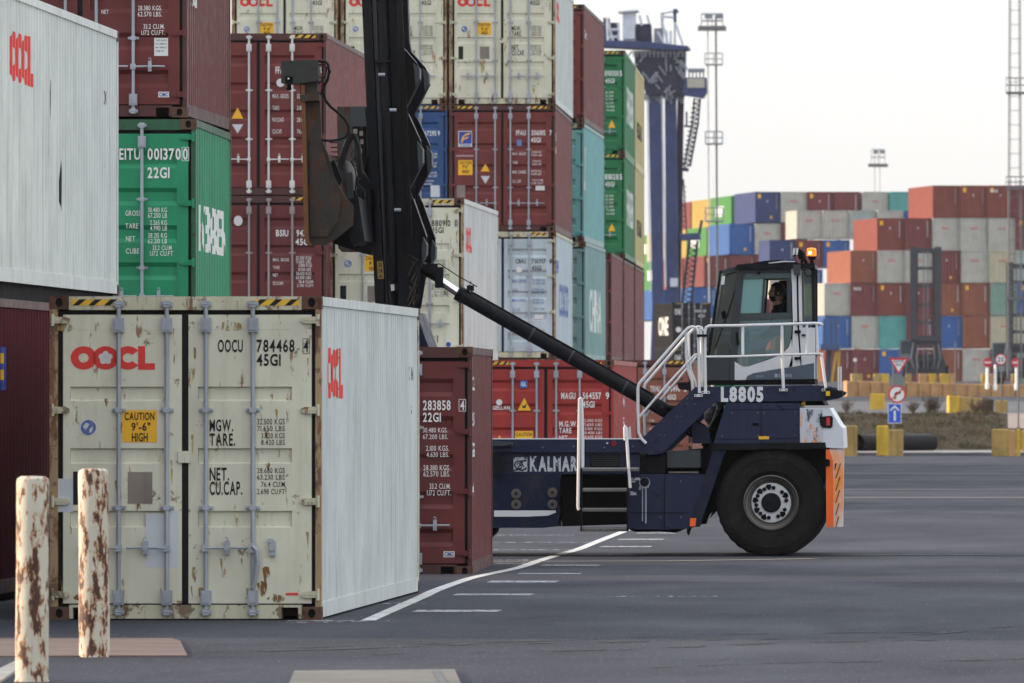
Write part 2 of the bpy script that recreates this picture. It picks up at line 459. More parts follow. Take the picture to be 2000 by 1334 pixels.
def hinge_mesh(side):
    mb = MB(); d = 1 if side == 0 else -1
    mb.prism([(0, -.028), (d * .13, -.028), (d * .165, -.010), (d * .165, .016), (d * .13, .03), (0, .034)], -.018, .011)
    for sx in (.05, .09, .125): mb.cyl((d * sx, -.026, .003), (d * sx, -.018, .003), .010, 6)
    mb.cyl((d * .012, -.018, -.05), (d * .012, -.018, .055), .016, 8)
    return mb.mesh('hinge')
def seal_mesh(H):
    mb = MB(); mb.box(-W + .078, -.054, .056, .060, .135, H - .125)
    mb.box(-W / 2 - .031, -W / 2 + .027, .020, .055, .149, H - .169); mb.box(-W + .079, -W + .124, .030, .055, .149, H - .169); mb.box(-.089, -.056, .030, .055, .149, H - .169)
    return mb.mesh('door_seal')
def roof_mesh(H, L): return MB().box(-W + .05, -.05, .10, L - .10, H - .04, H - .018).mesh('roof')
def floor_mesh(H, L):
    mb = MB().box(-W + .05, -.05, .13, L - .13, .115, .15)
    for i in range(int(L / .6)): mb.box(-W + .05, -.05, .3 + i * .6, .34 + i * .6, .03, .115)
    return mb.mesh('underframe')

def hazard(T, H, x0, x1, m1=None, name='hazard_stripe'):
    z0, z1 = H - .085, H - .03; n = max(3, int((x1 - x0) / .11)); dx = (x1 - x0) / n
    flat(name, [rect2d(x0, x1, z0, z1)], .0085, M['hazy'], T)
    blk = [([(x0 + i * dx + .01, z0), (x0 + i * dx + dx * .45, z0), (x0 + i * dx + dx * .95, z1), (x0 + i * dx + dx * .5, z1)], [(0, 1, 2, 3)]) for i in range(n)]
    flat(name, blk, .006, M['ink'], T)

class Box:
    """shipping container standing with its right front lower corner at loc"""
    def __init__(s, loc, H, L, col, label, slope=0, style='corr', framem=None, doors=True, sidem=None, rods='galv', group=None, cast=True, postm=None, hc=None, full=True):
        s.H, s.L, s.col = H, L, col
        s.T = T = empty('shipping_container', loc, label, 'shipping container', group, rot=-math.atan(slope))
        fm = M[framem] if framem else M[col]
        key = (H, L)
        s.frame = link('frame', cached(('fr', key), lambda: frame_mesh(H, L)), fm, T)
        link('side_wall', cached(('wr', key), lambda: wall_mesh(H, L, 1)), M[sidem or ('cream_skysheen' if col == 'cream' else col)], T)
        link('side_wall', cached(('wl', key), lambda: wall_mesh(H, L, -1)), M[col], T)
        link('end_wall', cached(('we', key), lambda: end_mesh(H, L)), M[col], T)
        rm = M[sidem or ('cream_skysheen' if col == 'cream' else (framem or col))]
        link('side_rail', cached(('tr', key), lambda: MB().box(-.055, -.003, .162, L - .162, H - .085, H - .004).mesh('side_rail')), rm, T)
        link('side_rail', cached(('br', key), lambda: MB().box(-.05, -.006, .162, L - .162, .02, .155).mesh('side_rail')), rm, T)
        link('roof', cached(('ro', key), lambda: roof_mesh(H, L)), M[col], T)
        link('underframe', cached(('fl', key), lambda: floor_mesh(H, L)), M['under'], T)
        if cast:
            cm = cached('cast', casting_mesh)
            for zz in (0, H - .118):
                for (xx, yy, sx, sy) in ((0, 0, 1, 1), (-W, 0, -1, 1), (0, L, 1, -1), (-W, L, -1, -1)):
                    o = link('corner_casting', cm, [M['casting'], M['dark']], T); o.location = (xx, yy, zz); o.scale = (sx, sy, 1)
        s.doors = []
        if doors:
            link('door_seal', cached(('se', H), lambda: seal_mesh(H)), M['seal'], T)
            for sd_ in (0, 1):
                d = link('door', cached(('do', H, style, sd_), lambda: door_mesh(H, style, sd_)), M[col], T); s.doors.append(d)
                for k in (0, 1):
                    o = link('lock_rod', cached(('rod', H), lambda: rod_mesh(H)), M[rods], d); o.location = (RODX[sd_ * 2 + k], 0, 0)
                    if s.droop(k, sd_): me = cached('droop', droop_mesh)
                    else: me = cached(('hd', 1 if sd_ else -1), lambda: handle_mesh(1 if sd_ else -1))
                    o = link('lock_handle', me, M[rods], d); o.location = (RODX[sd_ * 2 + k], 0, H * .222)
                for zz in (.218, .365, .647, .925) if H > 2.7 else (.10, .37, .63, .92):
                    if zz == .218: zz = .078
                    o = link('hinge', cached(('hg', sd_), lambda: hinge_mesh(sd_)), fm if postm else M[col], d)
                    o.location = (-W + .02 if sd_ == 0 else -.02, 0, H * zz)
            if postm:
                for sx in (0, 1):
                    X0, X1 = (-.056, -.004) if sx == 0 else (-W + .004, -W + .079)
                    link('corner_post', MB().box(X0, X1, .003, .132, .119, H - .119).mesh('corner_post'), M[postm], T)
        if H > 2.7 and doors:
            hazard(T, H, -W + .20, -W + .62); hazard(T, H, -.62, -.20)
    droop_last = False
    def droop(s, k, sd_): return getattr(Box, 'droop_last') and k == 1 and sd_ == 1
    def par(s, x): return s.doors[0 if x < -W / 2 else 1] if s.doors else s.T
    def ref(s, px_right, py_top, sc): s.r = (px_right, py_top, sc); return s
    def X(s, px): return (px - s.r[0]) / s.r[2]
    def Z(s, py): return s.H - (py - s.r[1]) / s.r[2]
    def words(s, items, m='inkw', bold='n', name='lettering', y=.0085):
        for side in (0, 1):
            lst = []
            for (t, a, b, c, d) in items:
                X0 = s.X(a)
                if (0 if X0 < -W / 2 else 1) == side: lst.append(text2d(t, X0, s.X(b), s.Z(d), s.Z(c), bold))
            if lst: flat(name, lst, y, M[m], s.doors[side])
    def shape(s, name, lst, m, y=.009):
        V, _ = join2d(lst); return flat(name, lst, y, M[m] if isinstance(m, str) else m, s.par(V[0][0]))
    def prect(s, a, b, c, d): return rect2d(s.X(a), s.X(b), s.Z(d), s.Z(c))
    def side_mark(s, name, lst, m, proud=.003):
        """marking painted on the corrugated right wall; lst in (distance from the near end, height)"""
        V, Fc = join2d(lst)
        bm = bmesh.new(); vs = [bm.verts.new((0, a, b)) for a, b in V]
        for f in Fc:
            try: bm.faces.new([vs[i] for i in f])
            except ValueError: pass
        a, b = min(v[0] for v in V), max(v[0] for v in V)
        for t in corr_line(a, b)[1:-1]:
            bmesh.ops.bisect_plane(bm, geom=bm.verts[:] + bm.edges[:] + bm.faces[:], plane_co=(0, t, 0), plane_no=(0, 1, 0))
        for v in bm.verts: v.co.x = -.014 - corr(v.co.y) + proud
        me = bpy.data.meshes.new(name); bm.to_mesh(me); bm.free()
        return link(name, me, M[m], s.T)

def oocl_marks(b, num, chk, sz=None, detail=True, big=True, small=('32.500 KGS', '71.650 LBS', '3.820 KGS', '8.420 LBS', '28.680 KGS', '63.230 LBS', '76.4 CU.M', '2.698 CU.FT'), logo=True):
    b.ref(628, 578, 218.6)
    if logo:
        lg, fl = oocl2d(b.X(137), b.X(302), b.Z(722), b.Z(676))
        b.shape('logo', lg, 'inkred'); b.shape('logo', fl, 'sticker', y=.006)
    it = [('OOCU', 425, 474, 664, 687), (num, 501, 575, 664, 687), (chk, 593, 602, 664, 687), ('45G1', 501, 548, 692, 714),
          ('MGW.', 409, 455, 820, 842), ('TARE.', 409, 459, 847, 870), ('NET.', 409, 447, 914, 938), ('CU.CAP.', 409, 473, 941, 966)]
    b.words(it, 'ink', 'b')
    yy = [(818, 829), (832, 842), (846, 856), (859, 869), (914, 924), (927, 937), (941, 951), (955, 965)]
    b.words([(t, 502 + (8 if len(t) < 10 else 0), 556, c, d) for t, (c, d) in zip(small, yy)], 'ink')
    b.shape('digit_frame', [b.prect(591, 605, 661, 662), b.prect(591, 605, 690, 691), b.prect(591, 592, 661, 691), b.prect(604, 605, 661, 691)], 'ink')
    b.shape('height_sign', [b.prect(238, 306, 801, 864)], 'signy')
    b.words([('CAUTION', 243, 301, 806, 820), ("9'-6\"", 256, 293, 826, 841), ('HIGH', 257, 288, 846, 862)], 'ink', 'b', y=.006)
    c = disc2d(b.X(172), b.Z(835), .073)
    b.shape('globe_sticker', [disc2d(b.X(172), b.Z(835), .078)], 'sticker', y=.010)
    b.shape('globe_sticker', [disc2d(b.X(172), b.Z(835), .068)], 'globe', y=.007)
    gx, gz_ = b.X(172), b.Z(835)
    b.shape('globe_sticker', [([(gx - .05, gz_ + .01), (gx - .02, gz_ + .045), (gx + .01, gz_ + .03), (gx - .01, gz_ - .005), (gx - .03, gz_ - .02)], [(0, 1, 2, 3, 4)]), ([(gx + .01, gz_ - .01), (gx + .045, gz_ + .01), (gx + .03, gz_ - .035), (gx + .005, gz_ - .05)], [(0, 1, 2, 3)])], 'patch', y=.005)
    b.shape('data_plate', [b.prect(249, 297, 922, 984)], 'plate')
    b.shape('dark_label', [b.prect(142, 166, 921, 986)], 'ink')
    k = link('door_plate', MB().box(b.X(348), b.X(372), -.012, .011, b.Z(904), b.Z(881)).mesh('door_plate'), M['cream'], b.doors[0])
# ================================================================= NEAR CONTAINERS
def base(xr, s, z, Y=None): return (((xr - VX) / s), F / s, z)
def near(xr, s, z, H, L, col, label, **k): return Box(base(xr, s, z), H, L, col, label, **k)
HC, ST, L40, L20 = 2.896, 2.591, 12.19, 6.06

Box.droop_last = True
c1 = near(628, 218.6, 0, HC, L40, 'cream', 'cream container with rusty doors on the asphalt in the foreground, behind two bollards',
          slope=.0125, style='flat', framem='frame_cream', postm='rustpost')
Box.droop_last = False
oocl_marks(c1, '784468', '4')
c1.shape('paint_patch', [c1.prect(284, 322, 1003, 1108)], 'patch', y=.0105)
c1.shape('paint_patch', [c1.prect(331, 347, 996, 1110)], 'patch', y=.0105)
c1.shape('small_sticker', [c1.prect(558, 582, 1158, 1163)], 'inkred')
c1.shape('paint_patch', [c1.prect(106, 142, 935, 1000)], 'patch', y=.0105)
def side_logo(b, y0, y1, z0, z1, m='inkred'):
    lg, fl = oocl2d(y0, y1, z0, z1); b.side_mark('side_logo', lg, m)
side_logo(c1, .85, 2.55, 1.98, 2.44)
c1.side_mark('side_lettering', [text2d('OOCU', 10.85, 11.0, 2.16, 2.30, 'n'), text2d('784468', 11.25, 11.45, 2.16, 2.30, 'n'), text2d('45', 11.3, 11.38, 1.82, 1.9, 'n')], 'ink')

M['s1paint'] = M['white']
s1 = Box((-9.69, F / 201.7, 3.10), HC, L40, 'white', 'off-white container side filling the top left corner, stacked on a dark red one',
         slope=.006, style='flat', framem='white')
side_logo(s1, 1.25, 3.4, 2.0, 2.50)
s1.side_mark('side_lettering', [text2d('OOCU', 10.75, 10.9, 2.05, 2.2, 'n'), text2d('921', 11.2, 11.35, 2.05, 2.2, 'n'), text2d('45', 11.25, 11.33, 1.75, 1.85, 'n')], 'ink')
s1.side_mark('scrape', [([(6.05, .95), (6.15, .8), (6.2, 1.2), (6.12, 1.35)], [(0, 1, 2, 3)]), ([(5.0, 2.0), (5.05, 1.7), (5.12, 2.2)], [(0, 1, 2)])], 'ink')
link('gap_shade_strip', MB().box(-.12, -.06, .2, L40 - .1, -.145, .03).mesh('gap_shade_strip'), M['dark'], s1.T)  # black strip standing in for the shade in the gap below
s0 = Box((-9.69, F / 201.7, .06), HC, L40, 'shademaroon', 'dark maroon container in deep shade at the left edge beneath the off-white one',
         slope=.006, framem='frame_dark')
for z_, lab in ((.06, 'unseen dark red container added left of frame to shade the alley, lower of two'), (3.10, 'unseen dark red container added left of frame to shade the alley, upper of two')):
    Box((-9.70, F / 201.7 - 12.6, z_), HC, L40, 'shademaroon', lab, framem='frame_dark')  # unseen pair added to keep sun and sky out of the alley
s0.side_mark('hazard_sticker', [rect2d(.35, .85, 2.0, 2.42)], 'inkblue')
s0.side_mark('hazard_sticker', [rect2d(.45, .8, 2.26, 2.36), rect2d(.45, .8, 2.10, 2.2)], 'signy', proud=.006)

b20 = near(923, 173.3, -.03, ST, L20, 'brown2', 'short brown container on the ground right behind the cream foreground one', slope=-.014, framem='frame_dark')
b20.ref(923, 678.5, 173.3)
b20.words([('283858', 826, 880, 784, 802), ('4', 899, 907, 784, 802), ('22G1', 826, 861, 808, 825)], 'inkw', 'b')
b20.words([('30.480 KGS.', 826, 874, 837, 846), ('67.200 LBS.', 826, 875, 850, 859), ('2.100 KGS.', 832, 877, 872, 882), ('4.630 LBS.', 833, 877, 885, 894),
           ('28.380 KGS.', 827, 879, 910, 920), ('62.570 LBS.', 827, 879, 922, 932), ('33.2 CU.M.', 839, 880, 946, 956), ('1.172 CU.FT.', 834, 881, 959, 969)])
b20.words([('GIPU', 775, 812, 784, 802), ('GROSS', 755, 806, 837, 850), ('TARE', 755, 800, 872, 884), ('NET', 755, 785, 910, 922), ('CUBE', 755, 796, 946, 958)], 'inkw', 'b')
b20.shape('digit_frame', [b20.prect(896, 910, 781, 782), b20.prect(896, 910, 804, 805), b20.prect(896, 897, 781, 805), b20.prect(909, 910, 781, 805)], 'inkw')
b20.shape('maker_label', [b20.prect(866, 888, 1078, 1090)], 'sticker'); b20.words([('CIMC', 868, 886, 1080, 1088)], 'inkblue', 'b', y=.006)
b20.side_mark('side_lettering', [text2d('GIPU', .5, .9, 2.1, 2.25, 'b'), text2d('283858', .5, .9, 1.7, 1.85, 'b'), text2d('22G1', .5, .9, 1.35, 1.5, 'b'), text2d('4', .5, .62, .9, 1.05, 'b')], 'inkw')

gr = near(383, 172, 2.56, ST, L20, 'green', 'green container with white door lettering at the left, under a brown one', slope=-.012, framem='frame_green')
gr.ref(383, 238, 172)
gr.words([('EITU', 233, 274, 296, 317), ('001370', 288, 353, 296, 317), ('0', 357, 367, 296, 317), ('22G1', 288, 331, 333, 353)], 'inkw', 'b')
gr.words([('GROSS', 245, 275, 417, 427), ('TARE', 245, 270, 442, 452), ('NET', 246, 264, 467, 477), ('CUBE', 246, 272, 491, 501)], 'inkw')
gr.words([('30.480 KG', 289, 326, 411, 420), ('67.200 LB', 289, 326, 422, 431), ('2.265 KG', 293, 326, 436, 445), ('4.990 LB', 293, 326, 447, 456),
          ('28.215 KG', 289, 326, 461, 470), ('62.210 LB', 289, 326, 472, 481), ('33.2 CU.M', 298, 335, 485, 494), ('1.172 CU.FT', 293, 338, 496, 505)])
gr.shape('digit_frame', [gr.prect(355, 369, 293, 294), gr.prect(355, 369, 319, 320), gr.prect(355, 356, 293, 320), gr.prect(368, 369, 293, 320)], 'inkw')
gr.side_mark('side_lettering', [text2d('EVERGREEN', .75, 5.2, 1.12, 1.62, 'b')], 'inkw')
ub = near(366, 172, 5.17, ST, L20, 'brown2', 'brown container cut by the top edge at the left, standing on the green one', slope=.003, framem='frame_dark')
ub.ref(366, 236 - ST * 172, 172)
ub.words([('NET', 198, 212, 26, 34), ('28.380 KGS.', 269, 316, 18, 27), ('62.570 LBS.', 269, 316, 30, 39), ('33.2 CU.M.', 280, 321, 54, 63), ('1.172 CU.FT.', 276, 322, 66, 75), ('4.630 LBS.', 274, 316, -6, 3)])
ub.shape('document_sticker', [ub.prect(301, 328, 81, 116)], 'sticker')
ub.words([('TARE 2100 KG', 304, 325, 84, 87), ('NET 28380 KG', 304, 325, 91, 94), ('MAX 30480 KG', 304, 325, 98, 101), ('CUBE 33.2', 304, 320, 105, 108)], 'ink', y=.006)
ub.shape('maker_label', [ub.prect(309, 330, 186, 197)], 'sticker'); ub.words([('CIMC', 311, 328, 188, 195)], 'inkblue', 'b', y=.006)
ub.side_mark('side_lettering', [text2d('GIPU 283', .6, 1.7, 1.6, 1.78, 'b'), text2d('22G1', .6, 1.4, 1.3, 1.45, 'b')], 'inkw')

ff = near(638, 109.5, 5.59, HC, L40, 'brown', 'brown container with white lock rods behind the spreader, upper of two', rods='galvwhite', framem='frame_dark')
ff.ref(638, 66, 109.5)
ff.words([('FFAU', 538, 560, 132, 145), ('467203', 572, 612, 132, 145), ('3', 619, 628, 132, 145), ('45G1', 572, 596, 150, 162)], 'inkw', 'b')
ff.words([('MAX. GROSS', 532, 564, 185, 193), ('TARE', 532, 545, 208, 216), ('PAYLOAD', 532, 554, 231, 239), ('CU.CAP.', 532, 551, 254, 262),
          ('32.500 KG', 580, 610, 185, 193), ('3.880 KG', 580, 610, 208, 216), ('28.620 KG', 580, 610, 231, 239), ('76.4 CU.M', 580, 612, 254, 262)], 'inkw')
ff.shape('round_sticker', [disc2d(ff.X(548), ff.Z(163), .075)], 'sticker')
ff.shape('warning_triangle', [([(ff.X(452), ff.Z(233)), (ff.X(475), ff.Z(233)), (ff.X(464), ff.Z(211))], [(0, 1, 2)])], 'signy')
ff.shape('white_triangle', [([(ff.X(453), ff.Z(244)), (ff.X(475), ff.Z(244)), (ff.X(464), ff.Z(262))], [(0, 1, 2)])], 'patch')
bs = near(638, 109.5, 2.69, HC, L40, 'brown2', 'dark brown container with a white oval sticker, lower one behind the spreader', framem='frame_dark', rods='galvdull')
bs.ref(638, 384, 109.5)
bs.words([('BSIU', 539, 563, 451, 463), ('943', 579, 597, 451, 463), ('152', 600, 618, 451, 463), ('45G1', 577, 606, 468, 480)], 'inkw', 'b')
bs.words([('MAX. GROSS', 533, 564, 506, 512), ('TARE', 533, 546, 521, 527), ('NET', 533, 543, 536, 542), ('CU.CAP.', 533, 554, 552, 558),
          ('32.500 KGS', 578, 608, 502, 508), ('71.650 LBS', 578, 607, 509, 516), ('3.880 KGS', 583, 609, 517, 523), ('8.550 LBS', 583, 607, 525, 531),
          ('28.620 KGS', 578, 608, 533, 539), ('63.100 LBS', 578, 607, 541, 547), ('76.4 CU.M', 583, 611, 549, 555), ('2.700 CU.FT', 580, 612, 557, 562)])
bs.shape('round_sticker', [disc2d(bs.X(465), bs.Z(433), .08, .09)], 'sticker')

cm_ = near(906, 108.7, 2.67, HC, L40, 'cream', 'cream container half hidden behind the lift mast, above the short brown one', style='flat', framem='frame_cream', postm='rustpost')
oocl_marks(cm_, '880910', '0', small=('32.500 KGS', '71.650 LBS', '3.800 KGS', '8.380 LBS', '28.700 KGS', '63.270 LBS', '76.4 CU.M', '2.700 CU.FT'))
cm_.shape('round_sticker', [disc2d(cm_.X(567), cm_.Z(1152), .045)], 'inkblue')
side_logo(cm_, .85, 2.9, 1.95, 2.40)

tops = []
for xr, num, lab, wht in ((660, '516270', 'pale container cut by the top edge, leftmost of three', 0),
                     (873, '774951', 'pale container cut by the top edge, directly behind the lift mast', 0),
                     (1085, '802316', 'pale container cut by the top edge, right of the lift mast', 1)):
    b = near(xr, 85.3, 8.70, HC, L40, 'cream', lab, style='flat', framem='frame_cream', postm='rustpost', slope=-.010)
    oocl_marks(b, num, '6'); side_logo(b, .85, 2.9, 1.95, 2.40); tops.append(b)
bl = near(874, 85.3, 5.79, HC, L40, 'blue', 'dark blue container just right of the lift mast, beside the brown emblem one', framem='blue')
bl.ref(874, 204, 85.3)
bl.words([('TEMU', 783, 816, 255, 264), ('467295', 824, 852, 255, 264), ('9', 855, 859, 255, 264)], 'inkw', 'b')
bl.words([('32.500 KGS', 828, 854, 298, 302), ('71.650 LBS', 828, 854, 304, 308), ('3.700 KGS', 830, 853, 316, 320), ('8.160 LBS', 830, 853, 322, 326),
          ('28.800 KGS', 828, 853, 335, 339), ('63.490 LBS', 828, 853, 341, 345), ('Textainer', 828, 848, 350, 354), ('Bermuda', 828, 844, 356, 360)], 'inkw')
bl.shape('pale_label', [bl.prect(841, 859, 361, 384)], 'patch'); bl.shape('round_sticker', [disc2d(bl.X(809), bl.Z(375), .06)], 'globe')
fa = near(1085, 85.3, 5.79, HC, L40, 'brown', 'brown container with a square blue and yellow emblem and two triangle signs', framem='frame_dark', slope=-.012)
fa.ref(1085, 204, 85.3)
fa.words([('FFAU', 1008, 1027, 254, 263), ('336105', 1038, 1065, 254, 263), ('7', 1073, 1078, 254, 263), ('45G1', 1037, 1056, 268, 277)], 'inkw', 'b')
fa.words([('MAX. GROSS', 1001, 1027, 297, 302), ('TARE', 1001, 1011, 314, 319), ('MAX. CARGO', 1001, 1027, 332, 338), ('CU. CAP.', 1001, 1018, 350, 356),
          ('32.500 KG', 1037, 1057, 294, 298), ('71.650 LBS', 1037, 1058, 300, 304), ('3.790 KG', 1040, 1057, 312, 316), ('8.355 LBS', 1040, 1057, 318, 322),
          ('28.710 KG', 1037, 1057, 331, 335), ('63.295 LBS', 1037, 1057, 337, 341), ('76.4 CU.M', 1039, 1060, 349, 353), ('2.700 CU.FT', 1037, 1061, 355, 359),
          ('www.florens.com', 891, 924, 301, 305)], 'inkw')
fa.shape('emblem', [fa.prect(895, 922, 255, 286)], 'sticker', y=.0105); fa.shape('emblem', [fa.prect(896.5, 921, 256.5, 280)], 'inkblue', y=.008)
e = lambda a, c: (fa.X(a), fa.Z(c))
fa.shape('emblem', [([e(900, 278), e(903, 266), e(910, 260), e(919, 258), e(917, 262), e(909, 264), e(905, 268), e(904, 277)], [(0, 1, 2, 3, 4, 5, 6, 7)]),
                    ([e(904, 274), e(906, 269), e(911, 267), e(916, 266), e(913, 270), e(908, 271)], [(0, 1, 2, 3, 4, 5)])], 'signy', y=.005)
fa.words([('FLORENS', 899, 919, 281, 285)], 'inkblue', 'b', y=.006)
fa.shape('height_sign', [fa.prect(895, 923, 312, 341)], 'signy'); fa.words([('CAUTION', 897, 921, 314, 320), ("9'6\"", 903, 915, 322, 328), ('HIGH', 902, 916, 331, 337)], 'ink', 'b', y=.006)
fa.shape('warning_triangle', [([e(939, 334), e(957, 334), e(948, 319)], [(0, 1, 2)])], 'signy')
fa.shape('white_triangle', [([e(939, 343), e(957, 343), e(948, 358)], [(0, 1, 2)])], 'patch')
fa.shape('data_plate', [fa.prect(892, 909, 361, 385)], 'plate'); fa.shape('pale_label', [fa.prect(1046, 1064, 362, 371)], 'sticker')
fa.shape('blue_label', [fa.prect(1009, 1019, 272, 284)], 'globe')
fa.side_mark('side_lettering', [text2d('FFAU', .5, .9, 2.1, 2.25, 'b'), text2d('3361', .5, .9, 1.8, 1.95, 'b')], 'inkw')
cb = near(1086, 85.3, 2.89, HC, L40, 'paleblue', 'pale blue-grey weathered container with rusty hinges, below the brown emblem one', framem='frame_cream', slope=-.012, postm='rustpost')
cb.ref(1086, 452, 85.3)
cb.words([('CBHU', 1007, 1027, 506, 514), ('701717', 1038, 1066, 506, 514), ('8', 1073, 1078, 506, 514), ('45G1', 1039, 1057, 519, 527)], 'ink', 'b')
cb.words([('MAX.GROSS', 1001, 1027, 546, 552), ('TARE', 1001, 1011, 564, 569), ('MAX.CARGO', 1001, 1026, 583, 589), ('CU.CAP.', 1001, 1016, 602, 608),
          ('32.500 KG', 1040, 1064, 545, 549), ('71.650 LB', 1040, 1064, 551, 555), ('3.900 KG', 1040, 1062, 563, 567), ('8.600 LB', 1040, 1062, 569, 573),
          ('28.600 KG', 1040, 1062, 583, 587), ('63.050 LB', 1040, 1062, 589, 593), ('76.4 CU.M', 1042, 1063, 601, 605)], 'inkblue')
cb.shape('round_sticker', [disc2d(cb.X(1014), cb.Z(527), .07)], 'sticker'); cb.shape('pale_label', [cb.prect(1044, 1062, 615, 623)], 'sticker')
cb.side_mark('side_lettering', [text2d('COSCO', 2.6, 9.2, 1.0, 1.72, 'b'), text2d('CBHU', .5, 2.0, 1.95, 2.25, 'b')], 'inkblue')
u1 = near(1086, 85.3, -.02, HC, L40, 'brown', 'brown container at the base of the tallest stack, mostly hidden behind the red one', slope=-.012, framem='frame_dark')

f4 = near(1141, 80, 8.69, HC, L40, 'brown', 'brown container side against the sky, left of the upper green container', framem='frame_dark')
f3 = near(1141, 80, 5.79, HC, L40, 'teal', 'light teal container side directly below a brown one in the receding stack', framem='tealgrey')
f2 = near(1144, 80, 2.89, HC, L40, 'tealgrey', 'grey-teal container with white side lettering at the foot of the teal stack', framem='tealgrey')
f1 = near(1144, 80, -.02, HC, L40, 'brown', 'brown container under the grey-teal one, hidden behind the red container', framem='frame_dark')
f2.side_mark('side_lettering', [text2d('CHINA', 2.6, 9.6, .75, 1.75, 'b')], 'inkw')
f4.side_mark('side_lettering', [text2d('CAXU 95', .6, 2.4, 2.1, 2.3, 'b')], 'inkw')
f3.side_mark('side_lettering', [text2d('UETU 5', .5, 1.2, 1.3, 2.3, 'b')], 'inkw')
for b in (f4, f3, f2): pass

for z, num, lab in ((8.72, '898000', 'green container with orange triangle sign, upper of two beside the crane'), (5.85, '818128', 'green container with orange triangle sign, lower of two beside the crane')):
    g = near(1221, 70.4, z, HC, L40, 'green2', lab, framem='green2', slope=-.0147)
    top = HY - (z + HC - CH) * 70.4; g.ref(1221, top, 70.4)
    g.words([(num, 1181, 1208, top + 40, top + 50), ('5', 1210, 1215, top + 40, top + 50), ('45G1', 1182, 1200, top + 55, top + 64)], 'inkw', 'b')
    g.words([('EITU', 1148, 1172, top + 40, top + 50)], 'inkw', 'b')
    g.words([('32.500', 1182, 1198, top + 80 + 7 * i, top + 84 + 7 * i) for i in range(4)] + [('76.400', 1184, 1200, top + 80 + 7 * i, top + 84 + 7 * i) for i in (4, 5)])
    t0 = top + (151 if z > 6 else 151)
    g.shape('warning_triangle', [([(g.X(1188), g.Z(t0)), (g.X(1202), g.Z(t0)), (g.X(1195), g.Z(t0 - 15))], [(0, 1, 2)])], 'signy')
    g.side_mark('side_lettering', [text2d('EVERGREEN', 2.5, 10.5, 1.0, 1.95, 'b')], 'inkw')
for z, lab in ((8.72, 'tan container side, upper of two between green containers and crane leg'), (5.85, 'tan container side, lower of two between green containers and crane leg')):
    t = near(1241, 67.3, z, HC, L40, 'tan', lab, framem='tan', slope=-.0147)
    t.side_mark('side_lettering', [text2d('MEDITERRANEAN', 2.6, 9, .9, 1.35, 'b')], 'ink')
for xr, s_, lab in ((1195, 74, 'brown container side nearest of three in a row below the green ones'), (1219.5, 70.4, 'brown container side, middle of three in a row below the green ones'),
                    (1241, 67.3, 'brown container side, farthest of three in a row, next to the dark grey container')):
    t = near(xr, s_, 2.92, HC, L40, 'maroon', lab, framem='frame_dark', slope=-.0147)
for i, xr in enumerate((1195,)):
    near(xr, 74, 0, HC, L40, 'maroon', 'brown container on the ground under the receding brown row', framem='frame_dark', slope=-.0147)

mg = near(1199, 109, .07, ST, L40, 'red', 'bright red container behind the truck with a yellow triangle and white lettering', framem='red', slope=-.003)
mg.ref(1199, 703, 109)
hazard(mg.T, ST, -W + .20, -W + .55); hazard(mg.T, ST, -.72, -.22)
mg.words([('MAGU', 1096, 1124, 767, 779), ('564557', 1138, 1174, 767, 779), ('9', 1183, 1190, 767, 779), ('45G1', 1138, 1161, 784, 796),
          ('MAGELLAN', 949, 996, 793, 800), ('M.G.W.', 1092, 1128, 823, 833), ('TARE', 1092, 1116, 836, 846), ('NET', 1092, 1108, 851, 860)], 'inkw', 'b')
mg.words([('32.500 KGS', 1138, 1176, 819, 824), ('71.650 LBS', 1138, 1176, 827, 832), ('3.810 KGS', 1142, 1176, 835, 840), ('8.400 LBS', 1142, 1176, 843, 848), ('28.690 KGS', 1138, 1176, 851, 856)])
mg.shape('blue_label', [mg.prect(1016, 1030, 744, 758)], 'royal'); mg.words([('GL', 1018, 1028, 747, 754)], 'inkw', 'b', y=.006)
mg.shape('warning_triangle', [([(mg.X(1011), mg.Z(802)), (mg.X(1037), mg.Z(802)), (mg.X(1024), mg.Z(777))], [(0, 1, 2)])], 'signy')
mg.shape('warning_mark', [([(mg.X(1019), mg.Z(790)), (mg.X(1023), mg.Z(794)), (mg.X(1030), mg.Z(786)), (mg.X(1026), mg.Z(797)), (mg.X(1021), mg.Z(797))], [(0, 1, 2, 3, 4)])], 'ink', y=.006)
mg.shape('warning_triangle', [([(mg.X(971), mg.Z(860)), (mg.X(980), mg.Z(860)), (mg.X(975.5), mg.Z(850))], [(0, 1, 2)])], 'signy')
mg.shape('height_sign', [mg.prect(1006, 1041, 842, 862)], 'signy'); mg.words([('CAUTION', 1008, 1039, 845, 852)], 'ink', 'b', y=.006)
mg.shape('round_sticker', [disc2d(mg.X(975), mg.Z(786), .055)], 'sticker')
mg.side_mark('side_lettering', [text2d('MAGU', 5.2, 6.0, 1.75, 1.95, 'b'), text2d('5645', 5.2, 6.0, 1.35, 1.55, 'b'), text2d('45G1', 5.2, 6.0, .95, 1.15, 'b'), text2d('9', 5.2, 5.6, .6, .8, 'b')], 'inkw')
th = near(1353, 90, -.09, HC, L40, 'orangebrown', 'red-brown container seen through the white stair rails of the truck', framem='frame_dark', slope=-.003)
th.ref(1353, 703, 90)
th.words([('TRHU', 1270, 1289, 755, 765), ('596496', 1300, 1328, 755, 765), ('2', 1336, 1341, 755, 765), ('45G1', 1303, 1320, 771, 781)], 'inkw', 'b')
th.words([('MAX GROSS', 1268, 1290, 802, 806), ('TARE', 1268, 1278, 820, 824), ('NET', 1268, 1276, 836, 840)])
gg = near(1435, 78, -.1, HC, L40, 'green2', 'green container glimpsed through the truck frame behind its stairs', framem='green2')

